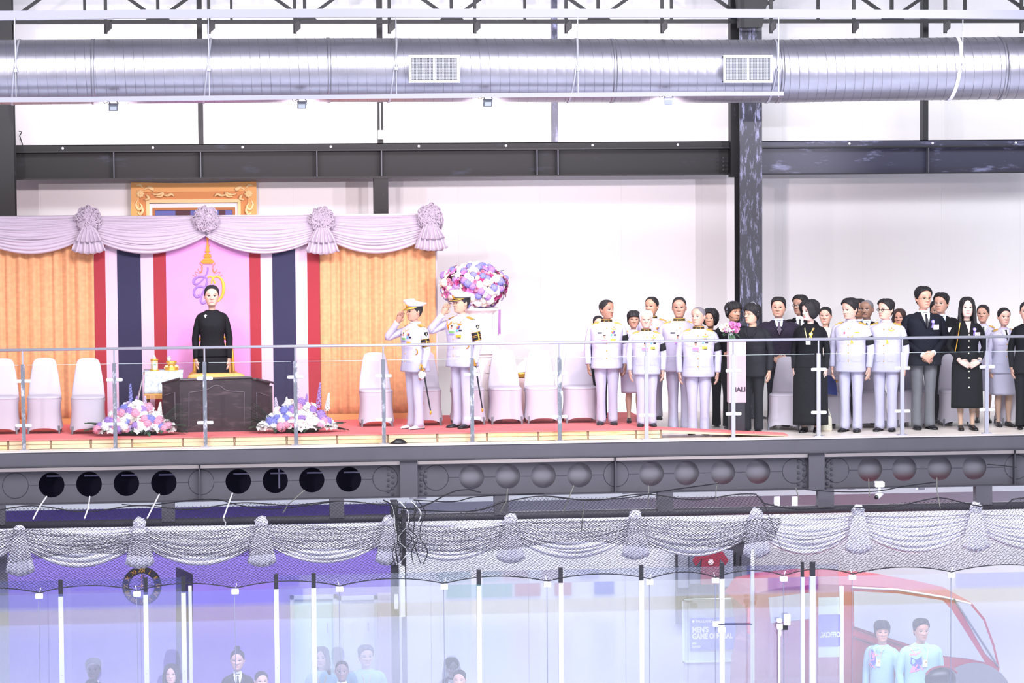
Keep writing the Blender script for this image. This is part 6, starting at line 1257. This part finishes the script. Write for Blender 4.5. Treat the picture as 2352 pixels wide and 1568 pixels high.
    if 'gold_buttons' in extras:
        for z in (.725, .68, .63, .585): m = M(); m.ball((0, fy(0, z*H)-.006, z*H), (.010, .006, .010), 8, 5); m.build('pearl_button', mat('pearl', '#e8dfc8', .3), root, False, True)
    if 'brooch' in extras: patch('silver_brooch', [(-.058*s, .792*s), (-.045*s, .80*s), (-.035*s, .795*s), (-.042*s, .785*s), (-.045*s, .775*s)], WHT, .006)
    if 'rosette' in extras or 'rosette_y' in extras:
        y_ = 'rosette_y' in extras; c = (.045*s, .765*s) if not y_ else (.02*s, .755*s); rm = mat('ros_yellow', '#f0dc4a', .6) if y_ else mat('ros_violet', '#8f78d8', .6)
        for sx in (-1, 1): patch('ribbon_tail', [(c[0], c[1]), (c[0]+sx*.004*s, c[1]), (c[0]+sx*.014*s, c[1]-.042*s), (c[0]+sx*.004*s, c[1]-.045*s)], rm, .006)
        patch('rosette', [(c[0]+math.cos(a)*.014*s, c[1]+math.sin(a)*.014*s) for a in [2*math.pi*k/10 for k in range(10)]], rm, .009, sub=1); patch('rosette_centre', [(c[0]+math.cos(a)*.008*s, c[1]+math.sin(a)*.008*s) for a in [2*math.pi*k/8 for k in range(8)]], WHT, .014, sub=1)
        if y_: patch('gold_pin', [(.03*s, .79*s), (.045*s, .80*s), (.04*s, .785*s), (.028*s, .775*s)], GOLD, .008)
    if 'card' in extras: 
        c = (.068*s, .725*s); patch('pass_card', rect(c[0], c[1], .045*s, .034*s), mat('card_white', '#f3eef2', .5), .010, .003); patch('card_slash', [(c[0]-.018*s, c[1]-.012*s), (c[0]+.018*s, c[1]+.011*s), (c[0]+.018*s, c[1]+.014*s), (c[0]-.018*s, c[1]-.009*s)], mat('slash_pink', '#b97a9a', .6), .0135, .001)
    if 'pass' in extras:
        c = (-.0*s, .70*s); patch('pass_card', rect(c[0], c[1], .035*s, .05*s), mat('card_white', '#f3eef2', .5), .010, .003); patch('card_mark', rect(c[0]+.006*s, c[1]+.01*s, .014*s, .008*s), mat('mark_gold', '#d9b13a', .6), .0135, .001)
        for sx in (-1, 1): m = M(); m.tube([(c[0]+sx*.01*s, fy(0, c[1]+.03*s)-.012, c[1]+.025*s), (sx*.03*s, fy(sx*.03*s, .79*H)-.012, .79*H), (sx*.04*s, -.01, .826*H)], .006, 4); m.build('lanyard', mat('lanyard_pattern', '#dccb9a', .6), root, False, True)
    if 'lanyard_white' in extras:
        for sx in (-1, 1): m = M(); m.tube([(sx*.012*s, fy(0, .66*H)-.012, .66*H), (sx*.03*s, fy(sx*.03*s, .79*H)-.012, .79*H), (sx*.045*s, -.02, .826*H)], .007, 4); m.build('lanyard', sw, root, False, True)
    if 'floral' in extras:
        pk, bl = mat('print_pink', '#f09ac8', .7), mat('print_blue', '#4a5fd0', .7); r2 = random.Random(px)
        patch('blue_print', [(-.03*s, .80*s), (-.095*s, .79*s), (-.10*s, .70*s), (-.06*s, .64*s), (-.02*s, .70*s)], bl, .002, .001)
        for k in range(9):
            a = r2.uniform(0, 3.1); cx, cz = r2.uniform(-.09, -.02)*s, r2.uniform(.64, .79)*s; dx, dz = math.cos(a)*.026*s, math.sin(a)*.026*s; patch('pink_print_stroke', [(cx-dx-dz*.16, cz-dz+dx*.16), (cx-dx+dz*.16, cz-dz-dx*.16), (cx+dx+dz*.16, cz+dz-dx*.16), (cx+dx-dz*.16, cz+dz+dx*.16)], pk, .004, .001)
        for sx in (-1, 1): patch('collar_flap', [(sx*.004*s, .815*s), (sx*.036*s, .832*s), (sx*.05*s, .806*s), (sx*.02*s, .785*s)], tm, .010)
    if kind == 'tshirt': pass
    # head gear
    if cap:
        m = M(); cmf = lambda x, y, z: hx(x*hh, y*hh, zc+z*hh); A36 = [2*math.pi*k/32 for k in range(32)]
        m.loft([[cmf(math.cos(a)*.40, .02+math.sin(a)*.47, z) for a in A36] for z in (.68, .80)], cap=False); m.build('cap_band', BLACKM, root, True, True)
        def cr(a, w, z, rise): return cmf(math.cos(a)*w, .02+math.sin(a)*w*1.17, z+rise*(-math.sin(a)))
        m = M(); m.loft([[cr(a, w, z, rs) for a in A36] for w, z, rs in ((.405, .79, .0), (.45, .87, .03), (.56, .99, .08), (.58, 1.02, .09), (.54, 1.06, .10), (.30, 1.09, .11), (.02, 1.10, .11))]); m.build('cap_crown', mat('cap_white', '#efeefb', .6), root, True, True)
        m = M(); m.grid(lambda u, v: cmf(math.cos(math.pi*(1.08+.84*u))*(.40+.03*v), .02+math.sin(math.pi*(1.08+.84*u))*(.47+.30*v*math.sin(math.pi*u)**.8), .71-.16*v*math.sin(math.pi*u)), 20, 5); m.build('cap_visor', BLACKM, root, True, True, solid=.004) if False else None
        vs = m.build('cap_visor', BLACKM, root, True, True) 
        m = M(); m.tube([cmf(math.cos(math.pi*(1.05+.9*u))*.415, .02+math.sin(math.pi*(1.05+.9*u))*.49, .725) for u in np.linspace(0, 1, 14)], .006, 6); m.tube([cmf(math.cos(math.pi*(1.14+.72*u))*.42, .02+math.sin(math.pi*(1.14+.72*u))*(.47+.18*math.sin(math.pi*u)), .70-.08*math.sin(math.pi*u)) for u in np.linspace(0, 1, 14)], .010, 6, flat=.5); m.build('gold_visor_braid', GOLD, root, True, True)
        m = M(); m.ball(cmf(0, -.475, .86), (.022, .012, .032), 8, 6); m.build('cap_badge', GOLD, root, True, True)
    if 'glasses' in extras or 'glasses_thin' in extras:
        gm_ = BLACKM if 'glasses' in extras else mat('gold_rim', '#b59a72', .3, .5); m = M(); r_ = .0028 if 'glasses' in extras else .0016
        for sx in (-1, 1):
            m.tube([hx(sx*.155*hh+math.cos(a)*.098*hh, -.445*hh+abs(math.cos(a)*.098+.155)*.1*hh, zc+.485*hh+math.sin(a)*.062*hh) for a in [2*math.pi*k/16 for k in range(17)]], r_, 5, False); m.tube([hx(sx*.25*hh, -.42*hh, zc+.505*hh), hx(sx*.36*hh, -.2*hh, zc+.51*hh), hx(sx*.37*hh, .06*hh, zc+.49*hh)], r_, 4)
        m.tube([hx(-.06*hh, -.47*hh, zc+.495*hh), hx(.06*hh, -.47*hh, zc+.495*hh)], r_, 4); m.build('spectacles', gm_, root, False, True)
    if 'headset' in extras:
        m = M(); m.tube([hx(math.cos(a)*.44*hh, .05*hh, zc+.45*hh+math.sin(a)*.70*hh) for a in np.linspace(0, math.pi, 16)], .006, 6); m.build('headband', CHROME, root, True, True)
        m = M()
        for sx in (-1, 1): m.ball(hx(sx*.43*hh, .05*hh, zc+.45*hh), (.022, .035, .042), 10, 6)
        m.tube([hx(-.44*hh, -.05*hh, zc+.38*hh), hx(-.40*hh, -.4*hh, zc+.2*hh), hx(-.22*hh, -.55*hh, zc+.18*hh)], .004, 5); m.ball(hx(-.2*hh, -.56*hh, zc+.18*hh), .010); m.build('ear_pads', BLACKM, root, True, True)
    if 'earrings' in extras:
        m = M(); [m.ball(hx(sx*.37*hh, .03*hh, zc+.27*hh), .007) for sx in (-1, 1)]; m.build('pearl_earrings', WHT, root, False, True)
    # lower body
    lower = lower or {'officer': 'trousers', 'suit': 'trousers', 'black': 'trousers', 'staff': 'trousers', 'coat': 'trousers', 'dress': 'skirt'}.get(kind)
    lm = low_mat or {'officer': TRW, 'suit': NAVY}.get(kind, tm)
    sk_h = {'skirt': .27, 'midi': .17, 'long': .06}
    if lower == 'trousers':
        m = M(); x, y = None, None; rr = []
        for z, k_ in ((.54, .92), (.50, .96), (.475, .97), (.46, .93)):
            w, d = f_(z*H, W_)*k_*.97, f_(z*H, D_)*k_*.97; a, b = sup(np.cos(th_), np.sin(th_), w, d, d, 2.3); rr.append([(p, q, z*H) for p, q in zip(a, b)])
        m.loft(rr)
        for sx in (-1, 1):
            lg = []
            for z, cx, w, d, cy in ((.50, .046, .048, .064, 0), (.46, .049, .053, .062, 0), (.40, .050, .050, .055, -.001), (.32, .049, .042, .048, -.004), (.26, .048, .038, .044, -.004), (.18, .048, .037, .044, .003), (.10, .048, .038, .044, .004), (.05, .048, .040, .046, .0), (.022, .048, .041, .049, -.003)):
                ring = []
                for i in range(20):
                    a = 2*math.pi*i/20; ex = 1+.14*max(0, -math.sin(a))**8; ring.append((sx*cx*H+math.cos(a)*w*H*.93*fat**.5, cy*H+math.sin(a)*d*H*.85*ex, z*H+(.004*math.sin(a*3+z*50)*H*(1 if z < .15 else 0))))
                lg.append(ring)
            m.loft(lg)
        m.build('trousers', lm, root, True, True)
    elif lower in sk_h:
        z0 = sk_h[lower]; m = M(); rr = []
        for k in range(16):
            q = k/15; z = (.56-(.56-z0)*q); w, d = tw(max(z, .47)*H); fl = 1+(.0 if lower == 'skirt' else .06)*q; 
            if z < .47: w *= (1-.10*q*(1 if lower == 'skirt' else 0))*fl; d *= 1.0*fl
            ring = []
            for a in th_: rip = 1+.03*math.sin(a*7+px)*q; X, Yq = sup(np.array([math.cos(a)]), np.array([math.sin(a)]), w*rip, d*rip, d*rip, 2.3); ring.append((float(X[0]), float(Yq[0]), z*H))
            rr.append(ring)
        rr.append([(x*.93, y*.93, z+.01) for x, y, z in rr[-1]]); m.loft(rr, cap=False); m.build('skirt', lm, root, True, True)
        if 'gold_buttons' in extras:
            for z in (.50, .45, .40, .33): w, d = tw(max(z, .47)*H); m = M(); m.ball((0, -d*1.03-.004, z*H), (.010, .006, .010), 8, 5); m.build('pearl_button', mat('pearl', '#e8dfc8', .3), root, False, True)
    if lower:
        for sx in (-1, 1):
            m = M(); lg = []; L = .085*H; w = .028*H if sex == 'm' else .022*H; x0 = sx*(.050 if sex == 'm' else .045)*H
            for f, hw, z1 in ((.55, .55, .035), (.42, .9, .045), (.1, .95, .048), (-.3, .98, .036), (-.7, 1.05, .026), (-1.0, .9, .02), (-1.2, .45, .012)):
                hz = z1*H*.5; ring = [(x0+sx*(-f)*.010*H+math.cos(a)*w*hw, f*L-.0, max(.0, hz+math.sin(a)*hz)) for a in [2*math.pi*k/14 for k in range(14)]]; lg.append(ring)
            m.loft(lg); sm_ = mat('white_shoe', '#e6e6ec', .4) if 'white_shoes' in extras else SHOE; so = m.build('shoe', sm_, root, True, True)
            m = M(); m.add([(x0+w*1.05*c_[0]+sx*(-c_[1])*.01*H, c_[1]*L, 0) for c_ in ((-.7, .55), (.7, .55), (1, -.5), (.6, -1.15), (-.6, -1.15), (-1, -.5))]+[(x0+w*1.05*c_[0]+sx*(-c_[1])*.01*H, c_[1]*L, .009) for c_ in ((-.7, .55), (.7, .55), (1, -.5), (.6, -1.15), (-.6, -1.15), (-1, -.5))], [(5, 4, 3, 2, 1, 0), (6, 7, 8, 9, 10, 11)]+[(i, (i+1) % 6, (i+1) % 6+6, i+6) for i in range(6)]); m.build('sole', SHOE, so, False, True)
    if 'sword' in extras:
        sx = 1; b = Vector((aw+.05*H, -.03*H, .47*H)); m = M(); m.tube([b, b+Vector((.02*H, .05*H, -.32*H))], [.011, .009], 8); m.build('scabbard', BLACKM, root, False, True); m = M(); m.tube([b+Vector((0, 0, 0)), b+Vector((-.005, -.03, .08))], .012, 8); m.tube([b+Vector((0, -.01, 0)), b+Vector((-.0, -.06, .03)), b+Vector((-.005, -.04, .09))], .006, 6); m.ball(b+Vector((.02*H, .05*H, -.33*H)), (.014, .014, .03)); m.build('gold_hilt_and_chape', GOLD, root, False, True)
        m = M(); m.lathe((aw+.045*H, -.04*H, .40*H), [(.01, 0), (.05, .03), (.06, .07), (.04, .1), (.01, .11)], 12, .5, 1); m.build('white_gloves', WHT, root, True, True)
        m = M(); m.tube([(math.cos(a)*f_(.60*H, W_)*.3+f_(.60*H, W_)*.86, -math.sin(a)*.0+fy(.07*s, .6*H)*.7, .615*H+math.sin(a)*.035) for a in np.linspace(0, 6.28, 14)], .008, 5); m.build('gold_belt_cord', GOLD, root, False, True)
    if 'aiguillette' in extras:
        for k in range(3): m = M(); m.tube([(-.085*H, fy(-.07*s, .785*H), .795*H), (-.06*H+k*.01, fy(-.05*s, .74*H)-.01, .755*H-k*.012*H), (-.02*H, fy(-.02*s, .78*H)-.012, .79*H-k*.006*H)], .007, 6); m.build('gold_aiguillette', mat('aig_orange', '#e58b36', .5), root, False, True)
    if 'chain' in extras: m = M(); m.tube([(-.062*H, -.05*H, .815*H), (-.075*H, -.075*H, .76*H), (-.09*H, -.07*H, .66*H), (-.10*H, -.06*H, .6*H)], .006, 6); m.build('bag_chain', GOLD, root, False, True)
    return root
# -------------------------------------------------- the cast (all positions on the gallery floor)
person(486, 652, 1.40, label='woman in a long-sleeved black dress standing behind the dark desk', floor=ZS, kind='dress', sex='f', hair='back', skin='#d3a594', arms=('side', 'side'), lower='midi', top_mat=BLKC, extras=('brooch', 'earrings'), fat=.98)
person(952, 682, .70, label='saluting officer in white with peaked cap and white shoes, left of the pair', floor=ZS, yaw=62, hyaw=72, arms=('salute', 'side'), skin='#b98b78', fat=1.12, extras=('cap', 'armband_gold', 'arm_shield', 'idgreen', 'ribbons', 'names', 'order', 'epaulette', 'plain_collar', 'sword', 'white_shoes'))
person(1060, 661, .75, label='saluting officer in white with orange aiguillette and black shoes, right of the pair', floor=ZS, yaw=50, hyaw=70, arms=('salute', 'side'), skin='#c39a84', fat=1.10, extras=('cap', 'armband_gold', 'arm_shield', 'idgreen', 'ribbons', 'names', 'order', 'epaulette', 'plain_collar', 'sword', 'aiguillette', 'wings'))
full = ('armband', 'idcard', 'ribbons', 'names', 'order', 'epaulette', 'wings')
person(1393, 688, .86, floor=ZS, label='tall officer in white uniform turning his head right, first of the group', yaw=8, hyaw=-38, skin='#a97b68', fat=1.12, extras=full, mouth=.6)
person(1374, 722, 1.9, label='dark-haired head hidden behind the first tall officer', floor=ZS, kind='suit', sex='f', hair='back', skin='#dcae98')
person(1455, 712, 1.1, floor=ZS, label='woman officer in white skirt uniform with black tie between two officers', yaw=2, sex='f', hair='fringe', skin='#b58670', lower='skirt', extras=('idcard', 'epaulette'), fat=1.1)
person(1484, 711, .52, floor=ZS, label='white-haired officer in white uniform with eyes lowered', yaw=5, hyaw=8, hair='short', hc='g', skin='#d8aa98', extras=full, fat=1.05, brow='#9a8a88')
person(1497, 681, 1.5, floor=ZS, label='officer with a shaved crown behind the white-haired man', yaw=10, hyaw=38, hair='crew', skin='#bf9078', extras=('epaulette', 'ribbons'))
person(1560, 682, 1.0, label='square-faced officer in white with a flat crew cut', yaw=5, hyaw=12, hair='crew', skin='#b98a78', extras=('idcard', 'names', 'epaulette'), fat=1.1)
person(1604, 703, .64, label='nearly bald officer in white uniform looking left', yaw=12, hyaw=40, hair='shaved', hc='gr', skin='#c99e8c', extras=full, fat=1.12)
person(1632, 708, 1.75, label='woman wearing a black headset behind the nearly bald officer', yaw=10, hyaw=25, kind='black', sex='f', hair='bob', skin='#c99880', extras=('headset',), H=1.56)
person(1684, 692, 1.4, label='man with fringe, headset and white lanyard behind the bouquet', yaw=-5, hyaw=-30, kind='black', hair='fringe', skin='#c08f76', extras=('headset', 'lanyard_white', 'goatee'), arms=('hold', 'side'), fat=1.1)
person(1728, 696, .78, label='man in black with thin headset and rimless glasses beside the steel column', yaw=25, hyaw=62, kind='coat', hair='fringe', hc='k', skin='#d8ab94', extras=('headset', 'glasses_thin', 'round_neck'), top_mat=cm('charcoal_coat', '#25252b'))
person(1788, 681, 1.62, label='heavyset man in a navy suit with mauve tie and clasped hands', yaw=8, hyaw=18, kind='suit', hair='short', skin='#d3a08c', fat=1.25, extras=('blue_shirt', 'mauve_tie'), arms=('clasp', 'clasp'), jaw=1.12, top_mat=cm('aubergine_suit', '#2b2534'))
person(1838, 676, 2.1, label='man in black-rimmed glasses and dark suit behind the woman in black', yaw=15, hyaw=45, kind='suit', hair='short', skin='#a98270', extras=('glasses', 'lanyard_white'), top_mat=BLKC)
person(1861, 688, .62, label='woman in a long black outfit with yellow ribbon looking left', yaw=22, hyaw=62, kind='dress', sex='f', hair='bob', skin='#efc6b8', extras=('rosette_y', 'pass'), lower='long', top_mat=BLKC, fat=1.12, mouth=.4, pitch=-4)
person(1896, 702, 1.62, label='woman in a cream jacket with dark hair tied back', yaw=5, hyaw=22, kind='black', sex='f', hair='pony', skin='#d8a996', top_mat=cm('cream_jacket', '#ddd0c6'), extras=('card',), low_mat=cm('cream_jacket', '#ddd0c6'))
person(1955, 683, .62, label='black-haired man in white uniform with open mouth and black armband', yaw=28, hyaw=60, hair='short', skin='#dcac9a', extras=('armband', 'names2', 'yribbon', 'epaulette', 'plain_collar', 'card'), mouth=1., fat=1.04, pitch=-8)
person(1973, 685, 2.15, label='dark-haired head glimpsed behind the open-mouthed man', yaw=10, hyaw=30, kind='suit', hair='short', skin='#9c705c')
person(1991, 687, 1.7, label='grey-haired man with a dark moustache in a dark suit', yaw=15, hyaw=35, kind='suit', hair='shaved', hc='gr', skin='#94705f', extras=('moustache', 'blue_shirt', 'rosette'), top_mat=BLKC)
person(2035, 685, .62, label='man in white uniform with black-rimmed glasses and black armband', yaw=25, hyaw=58, hair='short', skin='#e0b09c', extras=('armband', 'glasses', 'wings', 'yribbon', 'epaulette', 'plain_collar'), fat=1.06)
person(2066, 707, 1.95, label='woman with long brown hair behind the tall man in the double-breasted jacket', yaw=10, hyaw=25, kind='black', sex='f', hair='long', hc='b', skin='#c48f7a')
person(2121, 657, .80, label='tallest man, navy jacket, grey trousers, thin glasses, hands clasped', yaw=-2, hyaw=-14, kind='suit', hair='short', skin='#dca38c', extras=('glasses_thin', 'rosette', 'card', 'watch', 'cuffs'), arms=('clasp', 'clasp'), fat=1.08, top_mat=cm('deep_navy', '#1c1d28'), low_mat=cm('grey_trousers', '#77767c'))
person(2162, 671, 1.7, label='young man in a black suit with pale blue shirt looking left', yaw=10, hyaw=38, kind='suit', hair='short', skin='#cf9f8c', extras=('blue_shirt', 'card'), top_mat=BLKC)
person(2151, 690, 2.2, label='dark head mostly hidden between the tallest man and the young man', yaw=10, kind='suit', hair='short', skin='#c49480')
person(2221, 680, .56, label='woman with long straight black hair in a buttoned black dress', yaw=4, hyaw=8, kind='dress', sex='f', hair='long', skin='#f2c9bb', extras=('vneck', 'gold_buttons', 'rosette', 'card', 'watch', 'chain'), arms=('claspf', 'claspf'), lower='midi', top_mat=BLKC, sleeve_to=.82)
person(2258, 697, 1.65, label='woman officer behind the buttoned dress looking down left', yaw=12, hyaw=28, sex='f', hair='back', hc='d', skin='#c99884', lower='skirt', extras=('epaulette',))
person(2306, 704, .98, label='woman in pale blue-white skirt uniform with black tie, eyes closed', yaw=-2, hyaw=-4, sex='f', hair='bun', skin='#dfae9e', lower='skirt', extras=('epaulette', 'armband', 'card', 'yribbon'), fat=1.12)
person(2358, 690, .55, label='woman in black cut by the right frame edge', yaw=10, hyaw=15, kind='black', sex='f', hair='back', skin='#d8a896', arms=('side', 'side'))
# -------------------------------------------------- lower hall
TQ = cm('turquoise_shirt', '#a9d3e6')
person(2026, 1424, -.72, H=1.68, label='young man in a pale blue floral shirt with lanyard, left of the two staff', yaw=38, hyaw=6, kind='staff', hair='fringe', skin='#d9a08c', top_mat=TQ, extras=('floral', 'pass'), fat=.86, low_mat=BLKC)
person(2115, 1419, -1.05, H=1.74, label='broad young man in a pale blue floral shirt holding a black helmet', yaw=-4, hyaw=-8, kind='staff', hair='short', skin='#c99884', top_mat=TQ, extras=('floral', 'pass'), fat=1.12, arms=('side', 'hold'), low_mat=BLKC, pitch=-4)
low = [(214, 1510, -1.0, 'dark-haired person in black seen through the left rink glass, head bowed', 'm', 'short', BLKC, '#8b7480'), (210, 1556, -1.85, 'front seated woman at the left with dark hair', 'f', 'back', BLKC, '#e0b0a8'),
 (393, 1522, -1.85, 'long-haired woman near the second white post', 'f', 'long', BLKC, '#e3b8ae'), (545, 1489, -1.0, 'woman with a high bun in a black blazer behind the glass', 'f', 'topbun', BLKC, '#dcb0a8'),
 (600, 1538, -1.85, 'front seated dark-haired woman right of the woman with the bun', 'f', 'back', BLKC, '#e3b8ae'), (738, 1483, -1.0, 'faint person in pale blue beside the fifth white post', 'f', 'long', TQ, '#dcb0a0'),
 (785, 1517, -1.85, 'dark head and shoulders in front of the pale blue jackets', 'm', 'crew', BLKC, '#8c7478'), (840, 1480, -1.0, 'person in a pale blue jacket near the dark cable column', 'm', 'short', TQ, '#dcb0a0'),
 (1037, 1508, -1.0, 'shadowy long-haired figure behind the seated woman', 'f', 'long', BLKC, '#7c6c74'), (1055, 1535, -1.85, 'front seated woman with tied-back hair facing the rink, middle of the picture', 'f', 'back', BLKC, '#dfaf9f')]
for px, top, Y, lb, sx, hr_, tm_, sk_ in low: person(px, top, Y, H=1.64 if Y > -1.5 else 1.5, label=lb, kind='suit' if tm_ is BLKC else 'staff', sex=sx, hair=hr_, skin=sk_, top_mat=tm_, low_mat=BLKC, yaw=0, hyaw=random.choice((-10, 5, 12)), extras=() if tm_ is BLKC else ('pass',))
m = M(); c = P(2160, 1560, -1.5); m.ball(c, (.20, .14, .17), 20, 14); hl = m.build('black_helmet', mat('helmet_black', '#15151c', .25), label='glossy black helmet with red rim held by the broad young man', cat='helmet', loc=c, smooth=True)
m = M(); m.tube([c+Vector((math.cos(a)*.2, -.06, .05+math.sin(a)*.12)) for a in np.linspace(.3, 2.9, 14)], .014, 6); m.build('red_rim', mat('rim_red', '#8e1f2c', .3), hl)
